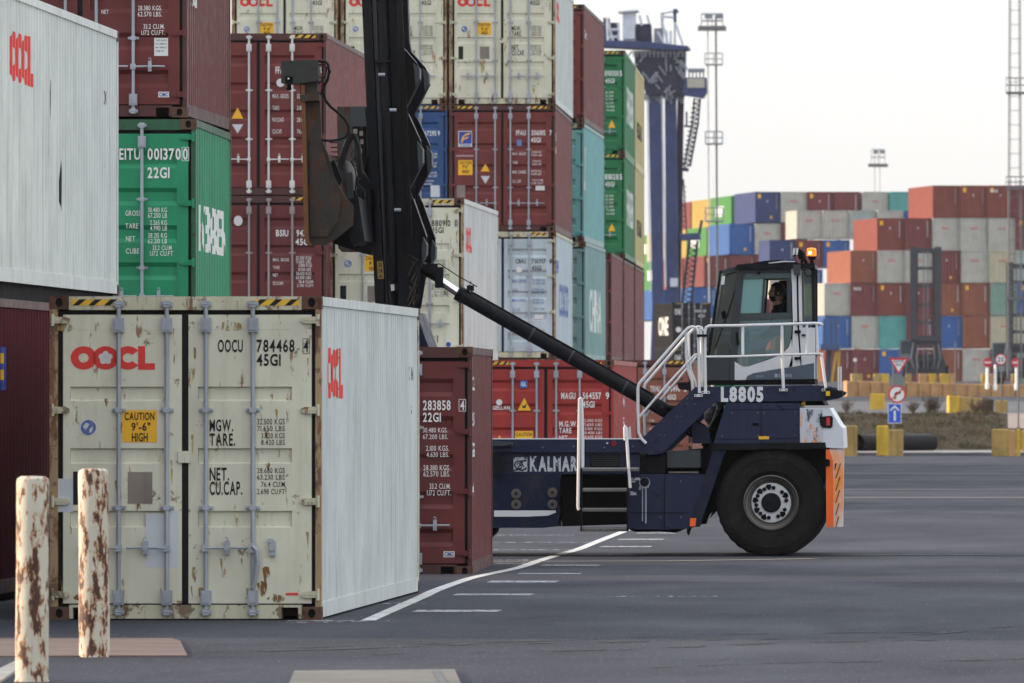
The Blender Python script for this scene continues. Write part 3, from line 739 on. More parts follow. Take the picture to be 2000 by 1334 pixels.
# the containers the upper tiers stand on, mostly out of sight behind others
for i, (xr, s_, z, H, c_, lab) in enumerate((
    (638, 109.5, -.21, HC, 'brown', 'brown container carrying the two brown ones left of the mast, behind the foreground container'),
    (906, 108.7, -.23, HC, 'brown2', 'brown container carrying the cream one half hidden behind the mast'),
    (874, 85.3, 2.89, HC, 'brown', 'brown container under the dark blue one, hidden behind the cream stack'),
    (874, 85.3, -.02, HC, 'brown2', 'brown container on the ground two below the dark blue one'),
    (661, 85.3, 5.79, HC, 'brown', 'brown container under the leftmost pale top one, hidden behind others'),
    (661, 85.3, 2.89, HC, 'brown2', 'brown container two below the leftmost pale top one'),
    (661, 85.3, -.02, HC, 'brown', 'brown container on the ground three below the leftmost pale top one'),
    (1219.5, 70.4, .01, HC, 'maroon', 'brown container on the ground beneath the middle of the receding brown row'),
    (1241, 67.3, .01, HC, 'maroon', 'brown container on the ground beneath the farthest of the brown row'))):
    near(xr, s_, z, H, L40, c_, lab, framem='frame_dark', slope=-.0147 if xr > 1200 else -.003)
near(383, 172, -.04, ST, L20, 'brown2', 'short brown container on the ground under the green one with white lettering', slope=-.012, framem='frame_dark')
# rust runs and scrapes on the doors of the foreground container
STN = mat('rust_run_stain', (.22, .10, .03), rough=.8, var=.4); STY = mat('yellowish_rust_run', (.36, .25, .08), rough=.8, var=.3)
def chip(m, thr, sc):
    n, l = m.node_tree.nodes, m.node_tree.links; b = n['Principled BSDF']; geo = n.new('ShaderNodeNewGeometry')
    mp = n.new('ShaderNodeMapping'); mp.inputs['Scale'].default_value = sc; t = n.new('ShaderNodeTexNoise'); t.inputs['Scale'].default_value = 1; t.inputs['Detail'].default_value = 7
    r = n.new('ShaderNodeMapRange'); r.inputs[1].default_value = thr; r.inputs[2].default_value = thr + .12; r.inputs[4].default_value = .85
    l.new(geo.outputs['Position'], mp.inputs[0]); l.new(mp.outputs[0], t.inputs[0]); l.new(t.outputs[0], r.inputs[0]); l.new(r.outputs[0], b.inputs['Alpha'])
chip(STN, .47, (38, 38, 9)); chip(STY, .44, (30, 30, 6))
def stain(b, px, py, w_, h_, m, k):
    a, c_ = b.X(px), b.Z(py); s_ = b.r[2]; w2, h2 = w_ / s_ / 2, h_ / s_
    V = [(a - w2, c_), (a - w2 * .3, c_ + w2 * .5), (a + w2 * .6, c_ + w2 * .3), (a + w2, c_ - .01), (a + w2 * .6, c_ - h2 * .6), (a + w2 * .1, c_ - h2), (a - w2 * .6, c_ - h2 * .5)]
    flat('rust_stain', [(V, [tuple(range(7))])], .0112 - .0001 * (k % 8), m, b.par(a))
for k, (px, py, w_, h_, t) in enumerate(((380, 680, 8, 26, 0), (207, 780, 8, 16, 0), (523, 905, 9, 18, 0), (560, 950, 7, 40, 1), (462, 1012, 6, 22, 1), (432, 1092, 6, 22, 1), (470, 1092, 7, 26, 1), (520, 1110, 16, 46, 0), (512, 1140, 22, 30, 0),
        (230, 940, 14, 36, 1), (380, 1110, 9, 30, 0), (376, 1146, 8, 26, 0), (140, 770, 5, 12, 0), (270, 986, 10, 18, 0), (324, 1096, 7, 12, 0), (235, 1150, 10, 30, 1), (318, 1150, 12, 30, 0), (392, 1150, 12, 32, 1), (486, 1150, 12, 32, 0), (565, 880, 5, 24, 1),
        (120, 1120, 6, 40, 1), (600, 1040, 6, 60, 1), (602, 700, 5, 40, 1), (125, 640, 40, 10, 1), (450, 640, 60, 8, 1), (540, 1170, 40, 8, 0), (160, 1168, 40, 8, 0), (540, 800, 6, 20, 1), (355 + 20, 850, 5, 40, 1), (335, 900, 5, 50, 1))):
    stain(c1, px, py, w_, h_, STY if t else STN, k)
for b in [cm_] + tops:
    for k, (px, py, w_, h_, t) in enumerate(((560, 640, 16, 60, 1), (600, 700, 8, 90, 1), (262, 990, 30, 90, 1), (380, 1000, 12, 50, 0), (520, 1120, 20, 40, 0), (150, 1120, 14, 40, 1))): stain(b, px, py, w_, h_, STY if t else STN, k)
# ================================================================= GROUND
ASPH = mat('asphalt', (.075, .078, .088), rough=.62, var=.18, spec=.35)
def asphalt_nodes(m, c0, c1, sheen=.5):
    m.node_tree.nodes.clear(); n, l = m.node_tree.nodes, m.node_tree.links
    o = n.new('ShaderNodeOutputMaterial'); b = n.new('ShaderNodeBsdfPrincipled'); l.new(b.outputs[0], o.inputs[0])
    geo = n.new('ShaderNodeNewGeometry')
    def noise(sc, det, ro=.55):
        mp = n.new('ShaderNodeMapping'); mp.inputs['Scale'].default_value = sc; l.new(geo.outputs['Position'], mp.inputs[0])
        t = n.new('ShaderNodeTexNoise'); t.inputs['Scale'].default_value = 1; t.inputs['Detail'].default_value = det; t.inputs['Roughness'].default_value = ro
        l.new(mp.outputs[0], t.inputs[0]); return t.outputs[0]
    def rng(src, a, bb, c, d):
        r = n.new('ShaderNodeMapRange'); r.inputs[1].default_value = a; r.inputs[2].default_value = bb
        r.inputs[3].default_value = c; r.inputs[4].default_value = d; l.new(src, r.inputs[0]); return r.outputs[0]
    def mixc(f, a, c):
        q = n.new('ShaderNodeMix'); q.data_type = 'RGBA'; l.new(f, q.inputs[0])
        for i, v in ((6, a), (7, c)):
            if isinstance(v, tuple): q.inputs[i].default_value = (*v, 1)
            else: l.new(v, q.inputs[i])
        return q.outputs[2]
    cur = mixc(rng(noise((.55, .16, 1), 6), .32, .68, 0, 1), c0, c1)
    cur = mixc(rng(noise((.9, .22, 1), 3), .60, .66, 0, .42), cur, tuple(x * .6 for x in c0))
    cur = mixc(rng(noise((2.6, .5, 1), 5), .58, .72, 0, .18), cur, tuple(x * 1.5 for x in c1))
    cur = mixc(rng(noise((.12, 1.1, 1), 4), .55, .75, 0, .22), cur, tuple(x * 1.35 for x in c1))
    cur = mixc(rng(noise((22, 7, 1), 3), .45, .7, 0, .35), cur, tuple(x * 1.6 for x in c1))
    cur = mixc(rng(noise((75, 26, 1), 2), .40, .62, .5, 0), cur, tuple(x * .45 for x in c0))
    cur = mixc(rng(noise((110, 40, 1), 2), .58, .70, 0, .5), cur, tuple(x * 2.3 for x in c1))
    cur = mixc(rng(noise((30, 9, 3), 2), .66, .72, 0, .6), cur, (.30, .29, .27))
    l.new(cur, b.inputs['Base Color'])
    l.new(rng(noise((.4, .15, 1), 5), .35, .65, .72, .95), b.inputs['Roughness'])
    b.inputs['Specular IOR Level'].default_value = sheen
    bp = n.new('ShaderNodeBump'); bp.inputs['Strength'].default_value = .5; bp.inputs['Distance'].default_value = .01
    l.new(noise((60, 60, 60), 3), bp.inputs['Height']); l.new(bp.outputs[0], b.inputs['Normal'])
asphalt_nodes(ASPH, (.029, .031, .041), (.052, .056, .070), .08)
PROF = [(-60, 0), (60, 0), (331, 0), (331.2, .13), (337, .16), (341, .22), (352, .85), (366, 1.34), (371, 1.36), (442, 1.27), (475, 1.38), (625, 2.02), (640, 2.04), (700, 2.62), (870, 3.43), (1000, 3.5), (5200, 3.6)]
def gz(y):
    for (a, za), (b, zb) in zip(PROF, PROF[1:]):
        if y <= b: return za + (zb - za) * (y - a) / (b - a)
    return PROF[-1][1]
def strip(y0, y1, x0, x1, dz=0.0, nx=1, wob=0):
    ys = sorted({y0, y1} | {p[0] for p in PROF if y0 < p[0] < y1}); mb = MB(); v = []
    for y in ys:
        for i in range(nx + 1):
            v.append((x0 + (x1 - x0) * i / nx, y, gz(y) + dz))
    f = []
    for j in range(len(ys) - 1):
        for i in range(nx): f.append((j * (nx + 1) + i, j * (nx + 1) + i + 1, (j + 1) * (nx + 1) + i + 1, (j + 1) * (nx + 1) + i))
    return mb.add(v, f)
structure('ground', strip(-60, 5200, -1500, 1500), ASPH)
KERB = mat('pale_kerb_concrete', (.24, .23, .22), rough=.85, var=.2, streak=.3)
structure('kerb', strip(331.15, 336, -1500, 1500, .006), KERB)
SOIL = mat('bank_soil', (.04, .033, .022), rough=1, var=.45, bump=.6, spec=.05, fade=(.06, .05, .033))
structure('embankment', strip(336, 370, -1500, 1500, .008), SOIL)
ROAD = mat('upper_road', (.115, .12, .125), rough=.8); asphalt_nodes(ROAD, (.085, .086, .092), (.12, .12, .125), .1)
structure('road', strip(380, 560, -1500, 1500, .012), ROAD)
def tyre_marks():
    rt = random.Random(21); m_ = mat('tyre_rubber_mark', (.029, .029, .034), rough=.85); worn(m_, .50, (1.5, .5, 1))
    for i in range(4):
        x0, y0 = rt.uniform(-7, 1), rt.uniform(66, 82); cv = rt.uniform(-.02, .02); pts = [Vector((x0 + k * 1.1 * rt.choice((1,)) , y0 + k * rt.uniform(.9, 1.6) + cv * k * k * 6, 0)) for k in range(14)]
        marking('tyre_mark', ribbon(pts, .22, .0042 + .00012 * i), m_)
    c_ = mat('asphalt_crack', (.016, .016, .018), rough=.95)
    for i in range(0):
        p = Vector((rt.uniform(-6, 1), rt.uniform(68, 115), 0)); pts = [p.copy()]; a = rt.uniform(-.5, .5)
        for k in range(12):
            a += rt.uniform(-.6, .6); p = p + Vector((.35 * math.cos(a), .9 * math.sin(a) + .1, 0)); pts.append(p.copy())
        marking('crack', ribbon(pts, .018, .0055 + .00012 * i), c_)
PAD = mat('pale_concrete_pad', (.27, .25, .22), rough=.85, var=.15, streak=.2)
structure('pavement', strip(372, 380, -1500, 1500, .016), PAD)
structure('pavement', strip(352, 372, .35, 60, .020), mat('bare_concrete_ramp', (.22, .17, .14), rough=.9, var=.25))

# painted lines, gutter and slabs, all flat on the asphalt
WLINE = mat('worn_white_road_paint', (.46, .46, .46), rough=.7, var=.25)
n_, l_ = WLINE.node_tree.nodes, WLINE.node_tree.links
def worn(m, thr, sc=(7, 3, 1)):
    """paint chipped away so the asphalt under it shows"""
    n, l = m.node_tree.nodes, m.node_tree.links; b = n['Principled BSDF']; o = n['Material Output']
    geo = n.new('ShaderNodeNewGeometry'); mp = n.new('ShaderNodeMapping'); mp.inputs['Scale'].default_value = sc
    t = n.new('ShaderNodeTexNoise'); t.inputs['Scale'].default_value = 1.5; t.inputs['Detail'].default_value = 8; t.inputs['Roughness'].default_value = .7
    r = n.new('ShaderNodeMapRange'); r.inputs[1].default_value = thr; r.inputs[2].default_value = thr + .05
    l.new(geo.outputs['Position'], mp.inputs[0]); l.new(mp.outputs[0], t.inputs[0]); l.new(t.outputs[0], r.inputs[0])
    l.new(r.outputs[0], b.inputs['Alpha'])
worn(WLINE, .36)
WLINE2 = mat('very_worn_white_road_paint', (.42, .42, .42), rough=.7, var=.25); worn(WLINE2, .50)
def ribbon(pts, wd, z=.005):
    mb = MB(); v = []
    for i, p in enumerate(pts):
        a = pts[max(0, i - 1)]; b = pts[min(len(pts) - 1, i + 1)]; d = (b - a).normalized(); nrm = Vector((-d.y, d.x, 0))
        v += [p + nrm * wd / 2 + Vector((0, 0, z)), p - nrm * wd / 2 + Vector((0, 0, z))]
    mb.add(v, [(2 * i, 2 * i + 2, 2 * i + 3, 2 * i + 1) for i in range(len(pts) - 1)]); return mb
def smooth_pts(px, n=6):
    P_ = [G(*p) for p in px]; o = []
    for i in range(len(P_) - 1):
        p0, p1, p2, p3 = P_[max(0, i - 1)], P_[i], P_[i + 1], P_[min(len(P_) - 1, i + 2)]
        for k in range(n):
            t = k / n; o.append(.5 * ((2 * p1) + (-p0 + p2) * t + (2 * p0 - 5 * p1 + 4 * p2 - p3) * t * t + (-p0 + 3 * p1 - 3 * p2 + p3) * t ** 3))
    return o + [P_[-1]]
def marking(name, mb, m): o = structure(name, mb, m); return o
marking('painted_line', ribbon(smooth_pts([(716, 1214), (770, 1190), (825, 1166), (850, 1154), (900, 1136), (935, 1126), (1010, 1110), (1052, 1096), (1095, 1083), (1130, 1073), (1170, 1057), (1214, 1040), (1232, 1033)]), .13), WLINE)
marking('painted_line', ribbon([G(560, 1217), G(640, 1216), G(712, 1214.5)], .17), WLINE2)
WLINE3 = mat('faint_white_road_paint', (.28, .285, .30), rough=.75, var=.3); worn(WLINE3, .43, (9, 4, 1))
def dash(a, b, py, th=.17, m=WLINE3, sk=0):
    A, B = G(a, py), G(b, py - sk); mb = MB()
    mb.add([A + Vector((0, 0, .005)), B + Vector((0, 0, .005)), B + Vector((.0, th * 1.7, .005)), A + Vector((.0, th * 1.7, .005))], [(0, 1, 2, 3)]); marking('painted_dash', mb, m)
for a, b, py, th in ((805, 972, 1196, .5), (884, 1036, 1163.5, .5), (950, 1084, 1138.5, .6), (1010, 1132, 1122, .4), (1056, 1172, 1105.5, .35), (1170, 1270, 1069, .5), (1205, 1294, 1055, .6), (1240, 1320, 1042.5, .5), (1135, 1236, 1084.5, .3)):
    dash(a, b, py, th)
for a, b, py in ((962, 1150, 1060), (962, 1130, 1075), (962, 1120, 1046), (700, 830, 1180), (962, 1046, 1101), (560, 760, 1214), (962, 1050, 1095)): dash(a, b, py, .2, WLINE2)
for a, b, py in ((1180, 1400, 1166),): dash(a, b, py, .12, WLINE2)
# drain channel across the yard and its pale edge
marking('drain_channel', ribbon([G(600, 1084.5), G(1300, 1084.5), G(2300, 1083.5)], .62, .006), mat('drain_black', (.012, .012, .013), rough=.6))
marking('drain_edge', ribbon([G(880, 1097.5), G(1300, 1096.5), G(1590, 1092)], .22, .007), mat('drain_edge_concrete', (.27, .25, .21), rough=.8, var=.2))
marking('tar_joint', ribbon([G(1660, 987), G(2300, 987)], .5, .006), mat('joint_tar', (.03, .03, .034), rough=.6))
for py, a, b, c_ in ((956, 1640, 2300, .10), (972, 1640, 2300, .11), (925, 1640, 2300, .105)):
    marking('tar_joint', ribbon([G(a, py), G(b, py)], 1.6, .005), mat('pale_joint', (c_, c_, c_ * 1.05), rough=.8, var=.2))
tyre_marks()
# concrete islands near the bollards and at the bottom edge
PINK = mat('pinkish_old_concrete', (.135, .098, .088), rough=.9, var=.22, streak=.35, bump=.4)
def slab(name, pts, h, m, bev=.0):
    b_ = [G(*p) for p in pts]; mb = MB(); n = len(b_)
    mb.add([(p.x, p.y, -.05) for p in b_] + [(p.x, p.y, h) for p in b_], [tuple(range(n, 2 * n))] + [(i, (i + 1) % n, (i + 1) % n + n, i + n) for i in range(n)])
    return structure(name, mb, m)
slab('concrete_island', [(-60, 1284), (366, 1283), (352, 1254), (335, 1249), (-60, 1250)], .012, PINK)
slab('concrete_slab', [(560, 1350), (905, 1350), (888, 1312), (575, 1315)], .02, mat('grey_slab_concrete', (.135, .13, .12), rough=.9, var=.2, streak=.4))
slab('kerb', [(-80, 1350), (-20, 1350), (62, 1292), (40, 1290)], .02, KERB)
marking('painted_line', ribbon([G(-60, 1300), G(-60, 1216), G(0, 1214)], .10), WLINE2)
marking('crack', ribbon(smooth_pts([(868, 1350), (862, 1335), (850, 1315)]), .05, .024), mat('crack_dark', (.03, .028, .025)))
0 and marking('painted_line', ribbon(smooth_pts([(584, 1296), (600, 1272), (625, 1254), (668, 1240), (704, 1222)]), .030), WLINE3)

# ================================================================= BOLLARDS
RUSTW = mat('flaking_white_bollard_paint', (.49, .46, .37), rough=.65, streak=.35, dirt=(.20, .12, .06), fade=(.36, .27, .18), bump=.3)
def flaky(m, t0=.50, t1=.54):
    n, l = m.node_tree.nodes, m.node_tree.links; b = n['Principled BSDF']; src = b.inputs['Base Color'].links[0].from_socket
    geo = n.new('ShaderNodeNewGeometry'); mp = n.new('ShaderNodeMapping'); mp.inputs['Scale'].default_value = (13, 13, 4.6)
    tx_ = n.new('ShaderNodeTexNoise'); tx_.inputs['Scale'].default_value = 1; tx_.inputs['Detail'].default_value = 10; tx_.inputs['Roughness'].default_value = .70
    l.new(geo.outputs['Position'], mp.inputs[0]); l.new(mp.outputs[0], tx_.inputs[0])
    for t, w_, c in ((t0, .045, (.34, .13, .035)), (t1, .018, (.060, .024, .015))):
        r = n.new('ShaderNodeMapRange'); r.inputs[1].default_value = t; r.inputs[2].default_value = t + w_
        q = n.new('ShaderNodeMix'); q.data_type = 'RGBA'; q.inputs[7].default_value = (*c, 1)
        l.new(tx_.outputs[0], r.inputs[0]); l.new(r.outputs[0], q.inputs[0]); l.new(src, q.inputs[6]); src = q.outputs[2]
    l.new(src, b.inputs['Base Color'])
flaky(RUSTW)
for (cx, tp, s_, lab) in ((62, 930, 279, 'rusty white steel bollard with dark rust blotches at the bottom left, nearer of two'),
                         (184.5, 915, 254.8, 'rusty white steel bollard standing before the left door of the cream container')):
    b = base(cx, s_, 0); r = .115 if s_ > 260 else .117; h = CH + (HY - tp) / s_
    o = link('bollard', MB().lathe([(0, h), (r * .72, h), (r * .95, h - .018), (r, h - .045), (r * .985, h - .5), (r * .99, h - .75), (r * 1.02, .3), (r * 1.0, .02), (r * 1.07, 0), (r * 1.07, -.1)], (0, 0, 0), 'z', 40).mesh('bollard', smooth=True), RUSTW, None, b)
    tag(o, lab, 'bollard', 'bollards in front of the cream container')
    # dented, leaning slightly
    o.rotation_euler = (0, R(-.4) if s_ < 260 else R(.3), 0)

# ================================================================= VERGE: blocks, signs, pipe, weeds
YB = mat('yellow_concrete_block', (.52, .33, .03), rough=.8, var=.2, streak=.55, rust=.4, rustcol=(.14, .10, .05))
YB2 = mat('faded_yellow_concrete_block', (.36, .24, .07), rough=.85, var=.25, streak=.7, rust=.6, rustcol=(.12, .09, .06))
YO = mat('orange_brown_concrete_block', (.44, .24, .10), rough=.85, var=.2, streak=.5, rust=.3, rustcol=(.2, .12, .07))
def block_mesh(w_, d_, h_):
    c = .035; mb = MB()
    def ring(x, y, z): return [(-x, -y, z), (x, -y, z), (x, y, z), (-x, y, z)]
    rs = [ring(w_ / 2, d_ / 2, 0), ring(w_ / 2, d_ / 2, h_ - c), ring(w_ / 2 - c, d_ / 2 - c, h_)]
    mb.add([p for r_ in rs for p in r_], [(4 * k + i, 4 * k + (i + 1) % 4, 4 * k + 4 + (i + 1) % 4, 4 * k + 4 + i) for k in range(2) for i in range(4)] + [(8, 9, 10, 11)])
    return mb
def cblock(xl, xr, yt, yb, s_, m, label, group, rot=0, cut=None, d_=None, lug=True):
    w_ = (xr - xl) / s_; h_ = (yb - yt) / s_; c = base((xl + xr) / 2, s_, CH + (HY - yb) / s_)
    y = c[1] + (d_ or w_) / 2
    h2 = h_ + .12
    t = empty('concrete_block', (c[0], y, c[2] - .12), label, 'concrete block', group, rot)
    link('block', block_mesh(w_, d_ or w_, h2).mesh('block'), m, t)
    if lug: link('lifting_loop', MB().tube([(-.06, 0, h2 - .02), (-.05, 0, h2 + .05), (.05, 0, h2 + .05), (.06, 0, h2 - .02)], .012, 5).mesh('lifting_loop'), M['casting'], t)
    return t
gb = 'concrete blocks along the yard edge'
cblock(1712, 1735, 831, 882, 58.5, YB, 'yellow concrete block partly behind the one carrying the arrow sign', gb)
cblock(1727, 1764, 839, 888, 57.6, YB2, 'dull yellow concrete block with the three stacked road signs standing on it', gb)
cblock(1648, 1674, 831, 888, 57.6, YB2, 'mottled ochre concrete block just behind the truck bumper', gb)
cblock(1937, 1971, 838, 884, 58, YB2, 'mottled yellow concrete block, leftmost of the cluster at the right edge', gb)
cblock(1971, 1984, 840, 884, 58, YO, 'narrow brownish concrete block in the cluster at the right edge', gb)
cblock(1985, 1993, 838, 886, 57.5, YB, 'yellow concrete block second from the right edge of the photo', gb)
cblock(1995, 2030, 840, 889, 57.3, YB, 'yellow concrete block cut by the right edge beside the verge', gb)
cblock(1699, 1728, 769, 800, 40, YB, 'bright yellow concrete block alone in the upper road left of the signs', None)
gm = 'blocks in the middle distance on the upper road'
cblock(1851, 1874, 773, 807, 43, YB, 'yellow concrete block at the left end of the short row on the upper road', gm, R(11))
cblock(1875, 1896, 775, 808, 43, YB2, 'weathered concrete block, second in the short row on the upper road', gm, R(11))
cblock(1899, 1917, 777, 809, 43, YB2, 'weathered concrete block, third in the short row on the upper road', gm, R(11))
cblock(1919, 1939, 780, 809, 43, SOIL, 'dark weed-covered concrete block in the short row on the upper road', gm, R(11))
cblock(1943, 1968, 782, 811, 43, YB2, 'brownish concrete block carrying the 20 speed limit sign', gm)
ords = ['leftmost', 'second', 'third', 'fourth', 'fifth', 'sixth', 'seventh', 'eighth', 'ninth', 'tenth', 'eleventh', 'twelfth', 'thirteenth', 'fourteenth', 'fifteenth', 'sixteenth', 'seventeenth', 'eighteenth', 'nineteenth']
gr_ = 'long row of orange-brown blocks below the far stacks'
for i in range(15):
    xl = 1650 + 23.6 * i; yb = 773 + i * .55
    cblock(xl, xl + 22.2, yb - 29, yb, 30, YO, 'orange-brown block, %s from the left in the long row below the far containers' % ords[i], gr_, R(13), d_=1.1, lug=False)
gy = 'yellow blocks standing behind the long row'
for i, (a, b_, m_) in enumerate(((1662, 1683, YB2), (1706, 1720, YB2), (1721, 1736, YB), (1769, 1780, YB2), (1795, 1810, YO), (1813, 1828, YB), (1836, 1853, YB), (1854, 1866, YO), (1917, 1926, YB), (1930, 1941, YO), (1976, 1990, YB2))):
    cblock(a, b_, 730, 749, 27, m_, 'small yellowish block behind the long row, %s from the left' % ords[i], gy, R(8), lug=False)

# black pipe lying at the foot of the bank
def long_pipe():
    a = P(1677, 863, 57); b = P(1820, 864, 56.6); r = 17 / 57
    t = empty('drain_pipe', (a.x, a.y, .1), 'long black pipe lying along the foot of the grassy bank', 'pipe')
    wpart('pipe_wall', MB().cyl((a.x, a.y, .13 + r), (b.x, b.y, .13 + r), r, 24, caps=False), mat('black_plastic', (.012, .012, .013), rough=.5), t, True)
    wpart('pipe_lining', MB().cyl((a.x, a.y, .13 + r), (b.x, b.y, .13 + r), r * .88, 24, caps=False), M['dark'], t, True)
    wpart('pipe_collar', MB().cyl((b.x - .5, b.y, .13 + r), (b.x + .02, b.y, .13 + r), r * 1.05, 24, r * 1.05, caps=False), M['seal'], t, True)
long_pipe()

# rough grass and weeds on the bank: thousands of blades as one mass, plus taller dead plants
def grass():
    rg = random.Random(5); mb = MB(); 
    for i in range(30000):
        x = rg.uniform(-13, 1.6); y = 338 + 31 * rg.random() ** .9; z = gz(y)
        if x > .2 and y > 348: continue
        h = rg.uniform(.03, .12) * (.5 + 1.8 * max(0, math.sin(x * 1.9) * math.sin(y * .7 + x) + .3 * math.sin(x * 5.3 + y))) * (1.5 if rg.random() < .08 else 1); a = rg.uniform(0, 6.28); w_ = rg.uniform(.01, .03); lx, ly = rg.uniform(-.1, .1), rg.uniform(-.1, .1)
        dx, dy = w_ * math.cos(a), w_ * math.sin(a)
        mb.add([(x - dx, y - dy, z), (x + dx, y + dy, z), (x + lx + dx * .3, y + ly, z + h)], [(0, 1, 2)], rg.choice((0, 0, 1, 2)))
    o = link('verge_grass', mb.mesh('verge_grass'), [mat('dull_grass', (.05, .05, .022), rough=.9, var=.3), mat('dead_grass', (.085, .068, .038), rough=.9, var=.3), mat('brown_weed', (.07, .045, .028), rough=.9)])
    tag(o, 'rough dull grass and dead weeds covering the bank behind the yard', 'grass', kind='stuff')
grass()
TWIG = mat('dead_twig', (.075, .05, .04), rough=.9)
def shrub(px, py, s_, h, label, seed, n=34, spread=.5):
    rg = random.Random(seed); c = base(px, s_, 0); z = gz(c[1]); t = empty('dead_shrub', (c[0], c[1], z), label, 'shrub', 'bare shrubs on the bank')
    st, tw = MB(), MB()
    for i in range(n):
        a = rg.uniform(0, 6.28); l = h * rg.uniform(.5, 1); r0 = spread * rg.uniform(.1, 1)
        p = [Vector((c[0], c[1], z - .05))]
        for k in range(4): p.append(p[0] + Vector((math.cos(a) * r0 * ((k + 1) / 4) ** 1.4 + rg.uniform(-.03, .03), math.sin(a) * r0 * ((k + 1) / 4) ** 1.4, l * (k + 1) / 4)))
        st.tube(p, .008, 4)
        for k in range(6):
            q = p[rg.choice((2, 3, 4))]; d = Vector((rg.uniform(-.14, .14), rg.uniform(-.14, .14), rg.uniform(.03, .16)))
            tw.tube([q, q + d], .005, 3); e_ = q + d
            tw.add([e_ + Vector((-.02, 0, 0)), e_ + Vector((.02, 0, .01)), e_ + Vector((0, .01, .045))], [(0, 1, 2)])
    wpart('stem', st, TWIG, t); wpart('twig', tw, TWIG, t)
shrub(1814, 812, 51, .75, 'bare dead shrub at the top of the bank right of the stacked road signs', 1)
shrub(1784, 812, 51, .42, 'low bare shrub on the bank just right of the stacked road signs', 2, 20, .35)
shrub(1826, 810, 51, .5, 'smaller bare shrub touching the right side of the tall dead shrub', 3, 20, .3)
shrub(1653, 812, 51, .5, 'thin bare weeds on the bank just right of the truck', 4, 16, .25)
shrub(1922, 800, 46, .6, 'dark weed clump growing over a concrete block by the short row', 6, 40, .4)
shrub(1908, 820, 49, .4, 'dark weed clump at the right end of the grassy bank', 7, 30, .4)

# ---- road signs
SR = mat('sign_red', (.55, .02, .02), rough=.45, var=.06); SW = mat('sign_white', (.72, .72, .72), rough=.45, var=.05)
SB = mat('sign_blue', (.015, .09, .52), rough=.45, var=.06); SK = mat('sign_black', (.015, .015, .018), rough=.5); SG = mat('sign_grey_back', (.16, .19, .20), rough=.6)
POST = mat('grey_post_steel', (.13, .13, .13), rough=.6)
def face(mbs, lst, c, y, m, name, par):
    V, Fc = join2d(lst); mb = MB(); mb.add([(c.x + a, c.y + y, c.z + b) for a, b in V], Fc); return wpart(name, mb, m, par)
def sign_post(px, pt, pb, s_, label):
    b = base(px, s_, CH + (HY - pb) / s_); t = empty('road_sign', b, label, 'road sign')
    top = P(px, pt, s_); wpart('post', MB().cyl((b[0], b[1] + .04, b[2]), (top.x, b[1] + .04, top.z), .030, 10), POST, t); return t
def plate_cyl(c, r, par, m, th=.012, name='sign_plate'): return wpart(name, MB().cyl((c.x, c.y - .0, c.z), (c.x, c.y + th, c.z), r, 28), m, par)
S_ = 57.4
t = sign_post(1745, 698, 840, S_, 'post with give way triangle, no right turn circle and blue arrow plate')
c = P(1755.5, 712, S_); r = 20 / S_; hgt = 33 / S_
tri = lambda k, dz=0: [(-r * k, hgt * .40 * k + dz), (r * k, hgt * .40 * k + dz), (0, -hgt * .62 * k + dz)]
gw = wpart('give_way_plate', MB().prism([(c.x + a, c.z + b) for a, b in tri(1.0)], c.y - .016, c.y - .004), SR, t)
face(0, [(tri(.70, .0), [(0, 1, 2)])], c, -.019, SW, 'sign_face', gw)
face(0, [text2d('GIVE', -.175, .175, .065, .165, 'b'), text2d('WAY', -.11, .11, -.05, .035, 'b')], c, -.022, SK, 'lettering', gw)
c = P(1752.5, 745, S_ * .995); plate_cyl(c, .27, t, SG, name='grey_sign_back')
c = P(1752, 770, S_); q = plate_cyl(c, .30, t, SR, name='no_right_turn_plate'); c2 = c
face(0, [disc2d(0, 0, .245)], c, -.003, SW, 'sign_face', q)
face(0, [([(-.09, -.17), (-.035, -.17), (-.035, .0), (-.01, .03), (.06, .03), (.06, -.01), (.15, .055), (.06, .12), (.06, .08), (-.03, .08), (-.09, .02)], [(0, 1, 2, 3, 10), (10, 3, 9), (3, 4, 8, 9), (5, 6, 7, 8), (4, 5, 8)])], c, -.006, SK, 'turn_arrow', q)
face(0, [([(-.19, -.155), (-.155, -.19), (.19, .155), (.155, .19)], [(0, 1, 2, 3)])], c, -.009, SR, 'red_bar', q)
c = P(1747.5, 807.5, S_); wl, hl = 13 / S_, 19.5 / S_
q = wpart('arrow_plate', MB().box(c.x - wl, c.x + wl, c.y - .016, c.y - .004, c.z - hl, c.z + hl), SW, t)
face(0, [rect2d(-wl + .02, wl - .02, -hl + .02, hl - .02)], c, -.019, SB, 'sign_face', q)
face(0, [rect2d(-.035, .035, -.25, .10), ([(-.155, .07), (-.155, .13), (0, .28), (.155, .13), (.155, .07), (0, .20)], [(0, 1, 2, 5), (2, 3, 4, 5)])], c, -.022, SW, 'arrow', q)
t = sign_post(1956, 690, 784, 46, 'round red-ringed 20 speed limit sign on a post in a block')
c = P(1954.5, 702, 46); q = plate_cyl(c, .235, t, SR, name='speed_limit_plate'); face(0, [disc2d(0, 0, .19)], c, -.003, SW, 'sign_face', q)
face(0, [text2d('20', -.125, .125, -.10, .10, 'b')], c, -.006, SK, 'lettering', q)
wpart('small_plate', MB().box(c.x - .10, c.x + .16, c.y, c.y + .012, c.z - .52, c.z - .28), SG, t)
for (px, lab) in ((1929, 'no entry sign left of the 20 speed limit sign'), (1984, 'no entry sign at the right edge beyond the 20 speed limit sign')):
    t = sign_post(px, 700, 752, 32, lab); c = P(px, 708, 32); q = plate_cyl(c, .28, t, SR, name='no_entry_plate'); face(0, [rect2d(-.2, .2, -.045, .045)], c, -.003, SW, 'white_bar', q)
WP = mat('white_plastic_bollard', (.72, .72, .72), rough=.5)
